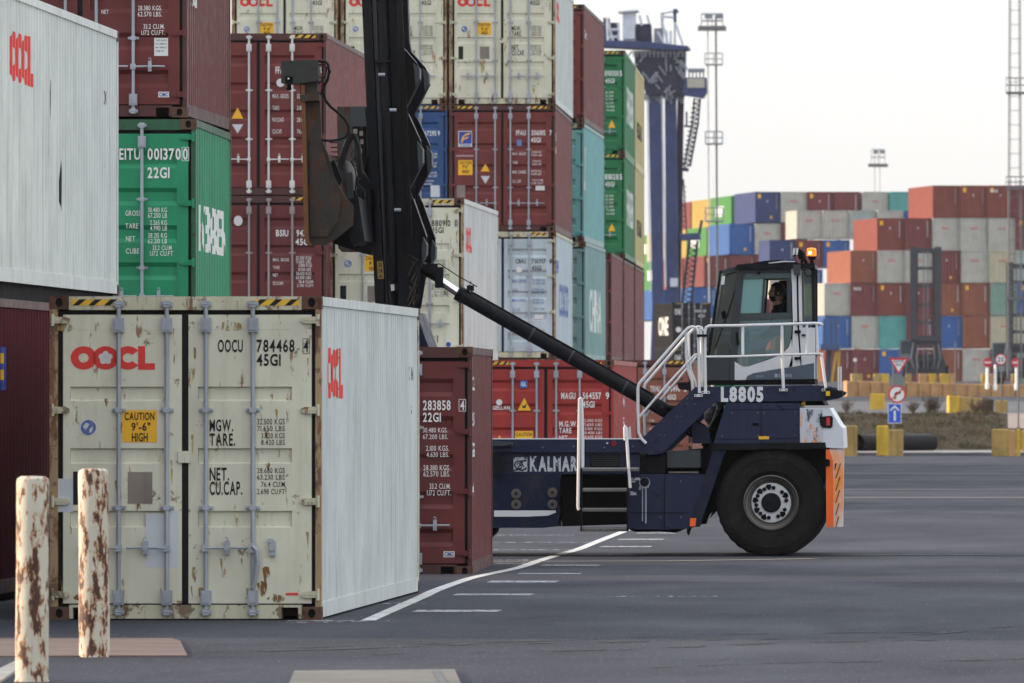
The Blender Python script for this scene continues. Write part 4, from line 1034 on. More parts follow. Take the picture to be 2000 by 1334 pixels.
for px, pt, pb, lab in ((1928, 718, 750, 'white plastic marker post under the no entry sign'), (1944, 712, 753, 'white plastic marker post left of the 20 sign'), (1985, 718, 752, 'white marker post under the right-hand no entry sign')):
    b = base(px, 33, CH + (HY - pb) / 33); h = (pb - pt) / 33
    o = link('marker_post', MB().lathe([(0, h), (.06, h - .01), (.075, h - .06), (.075, .1), (.11, .05), (.11, -.3)], (0, 0, 0), 'z', 16).mesh('marker_post', smooth=True), WP, None, b); tag(o, lab, 'marker post')
t = sign_post(1866, 668, 775, 43, 'tall bare pole rising from the short row of blocks')
for (px, pt, pb, s_, lab) in ((1770, 690, 742, 28, 'thin grey pole just right of the give way sign'), (1791, 690, 742, 28, 'thin grey pole in front of the far lift truck')):
    sign_post(px, pt, pb, s_, lab)
t = sign_post(1989, 700, 838, 56, 'dark leaning stake with twigs near the right edge')
t = sign_post(1672, 700, 748, 30, 'small pale reflector post before the far brown containers'); c = P(1670, 703, 30); plate_cyl(c, .13, t, SW, name='reflector')
# ================================================================= THE LIFT TRUCK
YT = F / 156.0
def tq(px, py, dy=0.0):
    s_ = F / (YT + dy); return ((px - VX) / s_, CH + (HY - py) / s_)
def tv(px, py, dy=0.0):
    x, z = tq(px, py, dy); return Vector((x, YT + dy, z))
def tpr(mb, pts, y0, y1, mi=0, ref=None): return mb.prism([tq(a, b, y0 if ref is None else ref) for a, b in pts], YT + y0, YT + y1, mi)
NAVY = mat('navy_truck_paint', (.013, .019, .050), rough=.34, streak=.22, dirt=(.05, .045, .045), var=.15, rust=.0, bump=.05)
NAVY_BLOTCH = True
NAVYD = mat('dusty_navy_truck_paint', (.010, .015, .038), rough=.5, streak=.35, dirt=(.045, .04, .04), var=.25)
BLK = mat('black_machine_paint', (.007, .0078, .011), rough=.42, streak=.3, dirt=(.04, .035, .03), var=.3)
BLKM = mat('matt_black_steel', (.004, .004, .005), rough=.7, var=.3)
CHAR = mat('charcoal_plastic', (.042, .048, .054), rough=.5)
RUSTY = mat('rusty_black_spreader_steel', (.040, .034, .028), rough=.62, rust=.9, rustcol=(.12, .042, .014), streak=.4, fade=(.075, .065, .05), bump=.5)
RUSTE = mat('orange_rust_edge', (.17, .075, .03), rough=.75, rust=.8, rustcol=(.09, .035, .015), bump=.5)
CHROME = mat('chrome_rod', (.75, .77, .80), rough=.12, metal=1.0, var=.03)
WHT = mat('white_cab_paint', (.62, .63, .65), rough=.35, streak=.12, var=.04)
RAIL = mat('white_rail_paint', (.66, .66, .67), rough=.4, streak=.15, var=.06)
HOSE = mat('black_hose', (.010, .010, .010), rough=.4)
TYRE = mat('black_tyre_rubber', (.012, .0115, .0105), rough=.85, var=.3, spec=.12, bump=.2)
STEEL = mat('dirty_steel', (.13, .12, .11), rough=.5, metal=.4, var=.4, streak=.4)
RIMW = mat('chipped_white_rim', (.66, .67, .70), rough=.5, streak=.1, rust=.15, rustcol=(.04, .03, .025))
TREAD = mat('grated_steel_tread', (.30, .30, .30), rough=.5, metal=.5, var=.3)
ORG = mat('orange_reflective', (.85, .13, .01), rough=.45, var=.15)
CWT = mat('scraped_white_orange_counterweight', (.60, .63, .68), rough=.5, var=.06)
def blotch(m, c2, thr, sc=(6, 6, 3), soft=.04, c3=None, thr3=.6):
    n, l = m.node_tree.nodes, m.node_tree.links; b = n['Principled BSDF']; src = b.inputs['Base Color'].links[0].from_socket
    geo = n.new('ShaderNodeNewGeometry')
    for i, (c, t, s_) in enumerate(((c2, thr, sc), (c3, thr3, tuple(q * 2.3 for q in sc)))):
        if c is None: continue
        mp = n.new('ShaderNodeMapping'); mp.inputs['Scale'].default_value = s_; mp.inputs['Location'].default_value = (3.1 * i, 1.7, .4 * i)
        mp.inputs['Rotation'].default_value = (0, R(28), 0)
        tx_ = n.new('ShaderNodeTexNoise'); tx_.inputs['Scale'].default_value = 1; tx_.inputs['Detail'].default_value = 10; tx_.inputs['Roughness'].default_value = .75
        r = n.new('ShaderNodeMapRange'); r.inputs[1].default_value = t; r.inputs[2].default_value = t + soft
        q = n.new('ShaderNodeMix'); q.data_type = 'RGBA'; q.inputs[7].default_value = (*c, 1)
        l.new(geo.outputs['Position'], mp.inputs[0]); l.new(mp.outputs[0], tx_.inputs[0]); l.new(tx_.outputs[0], r.inputs[0]); l.new(r.outputs[0], q.inputs[0])
        l.new(src, q.inputs[6]); src = q.outputs[2]
    l.new(src, b.inputs['Base Color']); return m
blotch(CWT, (.85, .30, .07), .565, (4, 4, 1.6), .05, (.06, .06, .07), .63)
SCUFF = blotch(mat('heavily_scuffed_panel', (.50, .53, .58), rough=.55, var=.1), (.80, .27, .06), .56, (5, 5, 2), .04, (.05, .055, .07), .53)
blotch(NAVY, (.030, .032, .042), .58, (2.2, 2.2, 1.4), .14, (.075, .07, .065), .69)
blotch(NAVYD, (.028, .028, .034), .52, (3, 3, 2), .14, (.08, .075, .07), .67)
blotch(BLK, (.020, .019, .018), .56, (5, 5, 1.5), .12)
blotch(TYRE, (.026, .023, .020), .52, (4, 4, 4), .15)
def glassmat(name, col, dif, tr=.5, spec=.5):
    m = bpy.data.materials.new(name); m.use_nodes = True; n, l = m.node_tree.nodes, m.node_tree.links; n.clear()
    o = n.new('ShaderNodeOutputMaterial'); t = n.new('ShaderNodeBsdfTransparent'); g = n.new('ShaderNodeBsdfGlossy'); d = n.new('ShaderNodeBsdfDiffuse')
    t.inputs[0].default_value = (*col, 1); g.inputs['Roughness'].default_value = .06; d.inputs[0].default_value = (*dif, 1)
    fr = n.new('ShaderNodeFresnel'); fr.inputs[0].default_value = 1.5
    a = n.new('ShaderNodeMixShader'); b = n.new('ShaderNodeMixShader'); a.inputs[0].default_value = tr
    l.new(t.outputs[0], a.inputs[1]); l.new(d.outputs[0], a.inputs[2]); l.new(fr.outputs[0], b.inputs[0]); l.new(a.outputs[0], b.inputs[1]); l.new(g.outputs[0], b.inputs[2])
    l.new(b.outputs[0], o.inputs[0]); return m
TEAL = glassmat('tinted_teal_glass', (.55, .80, .80), (.26, .50, .50), .55)
CLEARG = glassmat('dusty_lower_glass', (.70, .82, .84), (.24, .36, .37), .30)
SMOKE = glassmat('smoked_glass', (.60, .70, .68), (.07, .085, .08), .25)

tx0, _ = tq(1500, 1087)
TR = empty('container_lift_truck', (tx0, YT + 1.55, 0), 'dark blue container lift truck with raised cab, white railings and tall black mast', 'lift truck')
W3 = 3.1                                     # width of the machine
# ---- chassis
c = MB(); tpr(c, [(905, 883), (1250, 883), (1250, 926), (905, 926)], .10, W3 - .10)
tpr(c, [(1225, 926), (1300, 926), (1300, 1034), (1225, 1034)], .02, W3 - .02)
ch = wpart('chassis', c, NAVY, TR)
c = MB(); tpr(c, [(900, 858), (1256, 858), (1262, 866), (1262, 883.5), (900, 883.5)], .03, W3 - .03); wpart('deck_beam', c, NAVY, TR)
c = MB(); tpr(c, [(905, 926.5), (1096, 926.5), (1090, 980), (1094, 1000), (1088, 1028), (1060, 1031), (905, 1031)], .06, .9); skirt = wpart('side_skirt', c, NAVYD, TR)
c = MB(); tpr(c, [(905, 926.5), (1096, 926.5), (1096, 1028), (905, 1031)], W3 - .9, W3 - .06); wpart('side_skirt', c, NAVYD, TR)
c = MB(); tpr(c, [(1300, 926.5), (1392, 926.5), (1350, 1032), (1300, 1034)], .02, W3 - .02); wpart('fuel_tank', c, NAVY, TR)
c = MB(); tpr(c, [(905, 927), (1228, 927), (1228, 1018), (905, 1018)], .95, W3 - .95); tpr(c, [(1098, 930), (1226, 930), (1226, 1024), (1098, 1028)], .35, .94); wpart('inner_frame', c, BLKM, TR)
c = MB(); tpr(c, [(1262, 886), (1395, 874), (1395, 926), (1250, 926)], .45, W3 - .45); tpr(c, [(1252, 896), (1300, 890), (1300, 925), (1252, 925)], .06, .45); wpart('battery_box', c, BLKM, TR)
c = MB(); tpr(c, [(1303, 880), (1368, 880), (1368, 913), (1303, 913)], .10, .44); bb = wpart('equipment_box', c, CHAR, TR)
c = MB(); tpr(c, [(1306, 921), (1364, 921), (1364, 924), (1306, 924)], .02, .3); wpart('box_lip', c, STEEL, bb)
c = MB(); tpr(c, [(965, 997), (1085, 997), (1086, 1001), (1070, 1007), (1030, 1009), (965, 1009)], .052, .059); wpart('white_stripe', c, WHT, skirt)
for (a, b_) in ((1008, 964), (1008, 985), (1079, 962), (1079, 985)):
    p = tv(a, b_, .03); q = wpart('bolt_plate', MB().cyl((p.x, p.y + .0, p.z), (p.x, p.y + .03, p.z), .062, 18), STEEL, skirt)
    wpart('bolt', MB().cyl((p.x, p.y - .03, p.z), (p.x, p.y, p.z), .022, 8), M['ink'], q)
# louvred opening and marks on the mid panel
c = MB(); tpr(c, [(1153, 888), (1210, 888), (1210, 912), (1153, 912)], .085, .099); g_ = wpart('vent_panel', c, BLKM, ch)
for k in range(5): c = MB(); tpr(c, [(1155, 890 + k * 4.4), (1208, 890 + k * 4.4), (1208, 891.6 + k * 4.4), (1155, 891.6 + k * 4.4)], .065, .084); wpart('vent_slat', c, CHAR, g_)
def tmark(name, lst, y, m, par): 
    V, Fc = join2d(lst); mb = MB(); mb.add([(a, YT + y, b) for a, b in V], Fc); return wpart(name, mb, m, par)
def trect(a, b, c_, d, y): x0, z0 = tq(a, d, y); x1, z1 = tq(b, c_, y); return rect2d(x0, x1, z0, z1)
def ttext(s, a, b, c_, d, y, bold='b'): x0, z0 = tq(a, d, y); x1, z1 = tq(b, c_, y); return text2d(s, x0, x1, z0, z1, bold)
MK = mat('worn_white_vehicle_lettering', (.50, .53, .57), rough=.5, var=.1)
worn(MK, .40, (14, 14, 14)) if 'worn' in globals() else None
tmark('logo', [trect(1003, 1030, 893, 921, .096)], .096, MK, ch)
rx = lambda a, c_, r1, r2, t_, a0, a1: ring2d(*tq(a, c_, .09), r1 / 156, r2 / 156, t_ / 156, a0, a1, 16)
tmark('logo', [rx(1013, 908, 9, 9, 2.6, 20, 330), rx(1013, 907, 4, 4, 2, -60, 200), rx(1024, 905, 5.5, 7, 2.4, 60, 270), (lambda p: ([p(1004, 918), p(1012, 914), p(1020, 917), p(1029, 912), p(1029, 915), p(1020, 920.5), p(1012, 918), p(1004, 921)], [(0, 1, 6, 7), (1, 2, 5, 6), (2, 3, 4, 5)]))(lambda a, b: tq(a, b, .09))], .090, NAVY, ch)
tmark('lettering', [ttext('KALMAR', 1035, 1128, 893, 919, .096, 'x')], .096, MK, ch)
c = MB(); p = tv(1259, 943, .0); c.cyl((p.x, p.y - .005, p.z), (p.x, p.y + .02, p.z), .07, 16); wpart('filler_ring', c, M['galv'], ch); c = MB(); c.cyl((p.x, p.y - .018, p.z + .01), (p.x, p.y - .006, p.z + .01), .058, 16); wpart('filler_cap', c, BLK, ch)
SP = mat('spilled_white_streaks', (.33, .36, .42), rough=.5); 
tmark('spill_stain', [trect(1254, 1256, 950, 1018, .012), trect(1260, 1263, 950, 1022, .012), trect(1250, 1267, 946, 953, .012), trect(1248, 1252, 950, 957, .012)], .012, SP, ch)
tmark('small_sticker', [trect(1232, 1250, 933, 938, .012), trect(1233, 1241, 939, 942, .012), trect(1230, 1243, 962, 967, .012), trect(1230, 1238, 960, 963, .012)], .012, MK, ch)
tmark('small_sticker', [trect(1184, 1188, 864, 867, .026)], .024, MK, TR)
p = tv(1199, 866, .0); wpart('red_reflector', MB().cyl((p.x, p.y - .0, p.z), (p.x, p.y + .029, p.z), .035, 12), mat('dark_red_reflector', (.20, .012, .02), rough=.3), TR)
# fixings under the chassis edge
c = MB(); tpr(c, [(1228, 1034), (1335, 1034), (1320, 1041), (1290, 1038), (1240, 1039)], .3, 2.6); wpart('underside_rail', c, BLKM, TR)
c = MB(); tpr(c, [(1342, 1030), (1350, 1030), (1345, 1046), (1341, 1040)], .05, .3); wpart('mud_flap', c, BLKM, TR)

# ---- raised cab frame with the fleet number
for y0 in (.0, W3 - .22):
    c = MB(); tpr(c, [(1252, 858), (1266, 889), (1292, 886), (1396, 785), (1606, 783), (1630, 779), (1644, 771), (1646, 766), (1624, 756), (1590, 752), (1358, 756)], y0, y0 + .22, ref=0)
    fr_ = wpart('platform_frame', c, NAVY, TR)
    if y0 == 0: frame0 = fr_
c = MB(); tpr(c, [(1362, 756), (1620, 756), (1620, 764), (1362, 764)], .22, W3 - .22, ref=0); wpart('platform_deck', c, CHAR, TR)
tmark('fleet_number', [ttext('L8805', 1408, 1491, 757, 783, 0, 'x')], -.004, WHT, frame0)
for (a, b_) in ((1322, 813), (1332, 813), (1341, 789), (1357, 789), (1288, 849), (1298, 850), (1342, 778), (1352, 778), (1372, 766)):
    p = tv(a, b_, 0); wpart('rivet', MB().cyl((p.x, p.y - .012, p.z), (p.x, p.y - .001, p.z), .010, 6), STEEL, frame0)
c = MB(); tpr(c, [(1612, 757), (1646, 765), (1645, 776), (1612, 781)], -.10, -.002); rb = wpart('rear_bracket', c, BLK, frame0)
c = MB(); tpr(c, [(1613, 764), (1621, 764), (1621, 773), (1613, 773)], -.112, -.101); wpart('amber_marker', c, M['signy'], rb)
c = MB()
for a in (1636.5, 1641): tpr(c, [(a, 717), (a + 3, 715), (a + 3, 762), (a, 762)], -.06, -.03)
wpart('marker_pole', c, RAIL, TR)

# ---- engine hood and counterweight
c = MB(); tpr(c, [(1418, 787), (1562, 787), (1562, 868), (1392, 872)], .0, W3, ref=0); hood = wpart('engine_hood', c, NAVY, TR)
c = MB(); tpr(c, [(1390, 866), (1612, 864), (1614, 876), (1388, 879)], -.02, -.001); wpart('hood_lip', c, BLK, hood)
for pts in ([(1486, 788), (1487.2, 788), (1487.2, 866), (1486, 866)], [(1424, 800), (1560, 799), (1560, 800.2), (1424, 801.2)], [(1400, 858), (1560, 856), (1560, 857), (1400, 859)]):
    c = MB(); tpr(c, pts, -.003, -.0005, ref=0); wpart('panel_seam', c, BLKM, hood)
for a, b_ in ((1430, 806), (1554, 805), (1410, 852), (1552, 850), (1480, 806), (1493, 806), (1480, 850), (1493, 850)):
    p = tv(a, b_, 0); wpart('hood_bolt', MB().cyl((p.x, p.y - .012, p.z), (p.x, p.y - .001, p.z), .010, 6), STEEL, hood)
c = MB(); tpr(c, [(1470, 826), (1482, 826), (1482, 831), (1470, 831)], -.02, -.001, ref=0); wpart('hood_latch', c, BLKM, hood)
for a, b_ in ((1236, 872), (1180, 874), (1120, 872), (1060, 874), (1000, 872), (1330, 940), (1330, 1010), (1290, 1010), (1375, 940)):
    p = tv(a, b_, 0); wpart('chassis_bolt', MB().cyl((p.x, p.y - .0, p.z), (p.x, p.y + .028, p.z), .012, 6), STEEL, ch)
for pts in ([(1297, 928), (1298.3, 928), (1298.3, 1033), (1297, 1033)], [(905, 904), (1000, 904), (1000, 905), (905, 905)], [(1230, 1001), (1345, 1001), (1345, 1002.2), (1230, 1002.2)]):
    c = MB(); tpr(c, pts, .008, .0185, ref=0); wpart('panel_seam', c, BLKM, ch)
c = MB(); tpr(c, [(1410, 783), (1606, 783), (1612, 792), (1405, 792)], .23, W3 - .23, ref=0); wpart('hood_top', c, BLKM, TR)
c = MB(); tpr(c, [(1562.5, 797), (1620, 797), (1640, 830), (1646, 836), (1648, 876), (1614, 874), (1600, 868), (1562.5, 868)], -.015, W3 + .015, ref=0)
cw = wpart('counterweight', c, CWT, TR)
c = MB(); tpr(c, [(1563.5, 799), (1606, 799), (1608, 866), (1563.5, 866)], -.019, -.0155); wpart('scuffed_panel', c, SCUFF, cw)
c = MB(); tpr(c, [(1600, 814), (1624, 812), (1627, 816), (1626, 833), (1622, 836), (1606, 835), (1602, 830)], -.032, -.0195); ll = wpart('tail_light', c, BLK, cw)
c = MB(); tpr(c, [(1614, 816), (1621, 815), (1621, 831), (1614, 831)], -.038, -.0325); wpart('red_lens', c, mat('red_lens', (.55, .02, .02), rough=.3), ll)
c = MB(); tpr(c, [(1613, 878), (1648, 878), (1646, 1029), (1614, 1030)], .0, .42); bump_ = wpart('bumper', c, blotch(mat('orange_white_bumper', (.62, .56, .54), rough=.5, var=.08), (.85, .30, .07), .47, (2.5, 2.5, 1.2), .12), TR)
c = MB(); tpr(c, [(1613, 878), (1648, 878), (1646, 1029), (1614, 1030)], W3 - .42, W3); wpart('bumper', c, CWT, TR)
c = MB(); tpr(c, [(1613, 878), (1620, 878), (1627, 900), (1628, 1028), (1614, 1030)], -.008, -.001); wpart('orange_panel', c, ORG, bump_)
c = MB()
for k in range(5): tpr(c, [(1641 - k * 1.0, 905 + k * 26), (1642.5 - k * 1.0, 905 + k * 26), (1633, 934 + k * 24), (1631.5, 934 + k * 24)], -.008, -.002)
tpr(c, [(1631, 905), (1634, 905), (1631, 918), (1630, 918)], -.008, -.002)
wpart('scratch_mark', c, M['ink'], bump_)
c = MB(); tpr(c, [(1612, 896), (1621, 898), (1621, 910), (1612, 912)], -.03, -.009); wpart('tow_hook', c, BLKM, bump_)
tmark('small_label', [trect(1482, 1502, 852, 858, -.004)], -.004, M['signy'], hood)
c = MB(); tpr(c, [(1565, 787), (1572, 783), (1573, 791), (1565, 791)], .1, .16); wpart('amber_marker', c, M['signy'], TR)
# fender bars
for y0 in (.0, W3 - .35):
    c = MB(); tpr(c, [(1393, 879.5), (1417, 879.5), (1366, 1029), (1344, 1030)], y0, y0 + .35, ref=0); fb = wpart('fender', c, NAVYD, TR)
    c = MB(); tpr(c, [(1418, 880), (1612, 877.5), (1612, 890), (1560, 888), (1500, 886), (1432, 900), (1412, 960), (1390, 1000), (1372, 1018)], y0 + .42, y0 + .46, ref=0)
    wpart('fender_lining', c, BLKM, TR)
c = MB(); tpr(c, [(1348, 1012), (1360, 1012), (1358, 1028), (1347, 1028)], -.03, -.002); wpart('orange_reflector', c, mat('orange_lamp', (.85, .12, .01), rough=.4), TR)
c = MB(); tpr(c, [(1396, 879.5), (1612, 877.5), (1612, 930), (1600, 1000), (1560, 1010), (1440, 1010), (1396, 1000)], .75, W3 - .75, ref=0); wpart('axle_housing', c, BLKM, TR)
# hydraulics glimpsed between frame and hood
c = MB(); c.cyl(tv(1345, 836, 1.0), tv(1386, 858, 1.0), .09, 12); c.cyl(tv(1386, 845, 1.2), tv(1420, 860, 1.2), .06, 10); wpart('steering_cylinder', c, BLK, TR)
c = MB(); c.ball(tv(1396, 812, 1.4), .14, 14); c.cyl(tv(1400, 792, 1.4), tv(1400, 812, 1.4), .09, 12); wpart('air_filter', c, CHAR, TR)
c = MB(); c.cyl(tv(1402, 786, 1.2), tv(1402, 793, 1.2), .07, 12); c.cyl(tv(1404, 793, 1.2), tv(1404, 800, 1.2), .035, 10); wpart('reservoir_cap', c, M['galv'], TR)
c = MB(); tpr(c, [(1378, 840), (1412, 800), (1420, 800), (1400, 880), (1372, 880)], .9, 2.2); wpart('hose_manifold', c, BLKM, TR)
c = MB()
for k in range(5): c.tube([tv(1372 + 4 * k, 870, .7 + .1 * k), tv(1380 + 5 * k, 845 - 3 * k, .6 + .1 * k), tv(1392 + 3 * k, 825 - 4 * k, .7), tv(1402 + 2 * k, 800, .8)], .018, 6)
wpart('hose', c, HOSE, TR)

# ---- wheels
def tyre_mb(cx, cz, y0, y1, r):
    mb = MB(); w_ = y1 - y0; ym = (y0 + y1) / 2; ri = r * .49
    prof = [(ri, y0 + .05), (ri + .04, y0 + .012), (r * .58, y0 - .002), (r * .585, y0 - .010), (r * .60, y0 - .010), (r * .605, y0 - .003), (r * .72, y0 - .012), (r * .80, y0 - .009), (r * .805, y0 - .016), (r * .82, y0 - .016), (r * .825, y0 - .007), (r * .90, y0 + .005), (r * .965, y0 + .035), (r * .99, y0 + .08), (r, y0 + .14), (r, ym), (r, y1 - .14), (r * .99, y1 - .08), (r * .965, y1 - .035), (r * .9, y1 - .005), (r * .72, y1 + .012), (ri + .04, y1 - .012), (ri, y1 - .05)]
    n = 96; k = len(mb.v)
    mb.lathe(prof, (cx, 0, cz), 'y', n)
    v = []
    for (x, y, z) in mb.v:
        if z < .004: x += (x - cx) * .03; z = .004 + (z - .004) * .05       # flattened under load
        v.append((x, y, z))
    mb.v = v; return mb
def lugs(cx, cz, y0, y1, r):
    mb = MB(); n = 34
    for side, ya, yb in ((0, y0 + .02, y0 + .17), (1, y1 - .17, y1 - .02)):
        for i in range(n):
            t = 2 * math.pi * (i + .5 * side) / n; d = Vector((math.cos(t), 0, math.sin(t))); q = Vector((-math.sin(t), 0, math.cos(t)))
            if cz + r * math.sin(t) < .03: continue
            a = r * .925 if side == 0 else r * .94; b_ = r * 1.012; hw = .034
            c0 = Vector((cx, 0, cz)); pts = []
            for yy, rr in ((ya, b_ - .045), (yb, b_)):
                for s_, ra in ((-1, a), (1, a), (1, rr), (-1, rr)): pts.append(c0 + d * ra + q * hw * s_ + Vector((0, yy, 0)))
            mb.add(pts, [(0, 1, 2, 3), (4, 7, 6, 5), (0, 4, 5, 1), (1, 5, 6, 2), (2, 6, 7, 3), (3, 7, 4, 0)])
    return mb
def wheel(px, y0, near_, r=.683, py=982):
    cx, cz = tq(px, py, 0); y0 += YT; y1 = y0 + .48
    t = wpart('wheel', MB().cyl((cx, y0 + .16, cz), (cx, y1 - .1, cz), r * .44, 24), BLKM, TR)
    wpart('tyre', tyre_mb(cx, cz, y0, y1, r), TYRE, t, True); wpart('tread_lug', lugs(cx, cz, y0, y1, r), TYRE, t)
    sgn = 1 if near_ else -1; yf = y0 if near_ else y1
    mb = MB().lathe([(.340, yf + sgn * .03), (.348, yf + sgn * .0), (.335, yf - sgn * .008), (.322, yf + sgn * .015), (.318, yf + sgn * .05), (.295, yf + sgn * .055), (.285, yf + sgn * .09), (.262, yf + sgn * .10), (.255, yf + sgn * .075), (.248, yf + sgn * .072)], (cx, 0, cz), 'y', 48)
    wpart('rim', mb, STEEL, t, True)
    mb = MB(); mb.lathe([(.250, yf + sgn * .074), (.235, yf + sgn * .068), (.13, yf + sgn * .062), (.0, yf + sgn * .062)], (cx, 0, cz), 'y', 40); disc = wpart('wheel_disc', mb, RIMW, t)
    hub = MB(); hub.lathe([(.125, yf + sgn * .061), (.12, yf + sgn * .03), (.10, yf + sgn * .015), (.0, yf + sgn * .012)], (cx, 0, cz), 'y', 28)
    wpart('hub', hub, BLK, t)
    hb = MB(); hl = MB()
    for k in range(10):
        a = R(36 * k + 9); x, z = cx + .19 * math.cos(a), cz + .19 * math.sin(a)
        hb.cyl((x, yf + sgn * .035, z), (x, yf + sgn * .064, z), .026, 8); hb.cyl((x, yf + sgn * .015, z), (x, yf + sgn * .035, z), .013, 6)
        a += R(18)
        if k % 2 == 0 or k in (3, 5):
            pts = [(cx + rr * math.cos(a + da), cz + rr * math.sin(a + da)) for rr, da in ((.155, 0), (.20, -.19), (.232, -.12), (.236, .08), (.21, .20))]
            hl.prism(pts, yf + sgn * .056, yf + sgn * .0605)
        x, z = cx + .105 * math.cos(a), cz + .105 * math.sin(a); hb.cyl((x, yf + sgn * .008, z), (x, yf + sgn * .03, z), .006, 5)
    wpart('wheel_nuts', hb, BLK, t); wpart('hand_hole', hl, BLKM, t)
wheel(1506, .02, True); wheel(1506, W3 - .5, False); wheel(862, .15, True); wheel(862, W3 - .63, False)
c = MB(); p = tv(966, 905, .3); c.cyl((p.x, p.y - .35, p.z), (p.x, p.y + .3, p.z), .15, 24); wpart('hose_drum', c, BLK, TR, False)
c = MB(); tpr(c, [(962, 862), (1000, 864), (1002, 868), (985, 871), (962, 871)], -.1, .02); wpart('front_mudguard', c, CHAR, TR)

# ---- boarding steps and hand rails
st = MB(); tpr(st, [(1133, 915), (1137, 915), (1137, 1036), (1134, 1038)], -.35, -.31); tpr(st, [(1224, 952), (1228, 952), (1228, 1036), (1224, 1036)], -.35, -.31)
tpr(st, [(1133, 1030), (1228, 1030), (1228, 1038), (1133, 1038)], -.30, -.29, ref=-.35)
ladder = wpart('boarding_ladder', st, BLK, TR)
for (a, b_, yy) in ((1136, 1247, 914), (1138, 1227, 954), (1137, 1226, 993), (1136, 1226, 1031)):
    mb = MB(); tpr(mb, [(a, yy + 1.5), (b_, yy + 1.5), (b_, yy + 6), (a, yy + 6)], -.34, .0); tr_ = wpart('tread', mb, STEEL, ladder)
    mb = MB(); n = int((b_ - a) / 3)
    for k in range(n):
        x0 = a + k * 3; tpr(mb, [(x0, yy + 1.4), (x0 + .8, yy - .8), (x0 + 1.9, yy - .8), (x0 + 2.7, yy + 1.4)], -.34, -.30); 
        tpr(mb, [(x0, yy + 1.4), (x0 + .8, yy - .8), (x0 + 1.9, yy - .8), (x0 + 2.7, yy + 1.4)], -.06, -.02, ref=-.34)
    wpart('tread_teeth', mb, TREAD, ladder)
def rail(name, pts, r, dy, par=TR, n=8, m=RAIL):
    return wpart(name, MB().tube([tv(a, b_, dy if len(q) == 0 else q[0]) for a, b_, *q in pts], r, n), m, par, True)
rail('hand_rail', [(1131, 996), (1129, 990), (1131, 850), (1132, 780), (1134, 778), (1136, 781), (1138, 860), (1138, 912)], .021, -.33)
rail('hand_rail', [(1131, 779), (1137, 850), (1136, 880), (1138, 914)], .016, .1)
rail('hand_rail', [(1231, 953), (1228, 915), (1223, 836), (1221, 832), (1220, 836), (1221, 860)], .019, -.33)
rail('hand_rail', [(1229, 858, 0), (1229, 836, 0), (1231, 834, 0), (1232, 858, 0)], .012, 0)

# ---- tilt cylinders
def tilt(dy):
    A, B, C_ = tv(1372, 843, dy), tv(893, 571, dy), tv(818, 519, dy)
    brl = wpart('tilt_cylinder', MB().cyl(A, B, .092, 28), BLK, TR, True)
    d = (B - A).normalized()
    for f in (.0, .30, .46, .68, .92):
        P0 = B - d * (f * (B - A).length); wpart('cylinder_band', MB().cyl(P0, P0 - d * (.09 if f == 0 else .025), .098, 28), BLK if f == 0 else CHAR, brl)
    wpart('cylinder_rod', MB().cyl(B, C_, .052, 24), CHROME, TR, True)
    wpart('rod_eye', MB().cyl(C_ - d * .28, C_ + d * .05, .075, 20).box(C_.x - .1, C_.x + .02, C_.y - .09, C_.y + .09, C_.z - .1, C_.z + .14), BLK, TR)
    e_ = C_ - d * .3; wpart('clamp', MB().box(e_.x - .05, e_.x + .05, e_.y - .1, e_.y + .1, e_.z - .13, e_.z + .13), BLK, TR)
    pp = [B - d * .2 + Vector((0, -.02, .11)), B - d * 1.5 + Vector((0, -.02, .115)), A + d * .7 + Vector((0, -.02, .115))]
    wpart('hydraulic_pipe', MB().tube(pp, .012, 6), BLK, TR)
tilt(.55); tilt(W3 - .55)
wpart('sensor_wire', MB().tube([tv(839, 528, .5), tv(852, 516, .5), tv(858, 515, .5), tv(893, 538, .5), tv(932, 560, .5)], .007, 5).tube([tv(917, 556, .5), (tv(917, 560, .5)), tv(920, 549, .5)], .007, 5).tube([tv(845, 524, .5), tv(851, 534, .5), tv(838, 531, .5)], .016, 5), HOSE, TR)
c = MB(); a = tv(918, 562, .5); c.box(a.x - .04, a.x + .05, a.y - .03, a.y + .03, a.z - .04, a.z + .03); a = tv(847, 524, .5); c.box(a.x - .09, a.x + .05, a.y - .06, a.y + .06, a.z - .05, a.z + .06); wpart('sensor', c, BLK, TR)
c = MB(); tpr(c, [(1352, 822), (1384, 836), (1388, 866), (1352, 866)], .35, .75); wpart('cylinder_bracket', c, NAVY, TR)

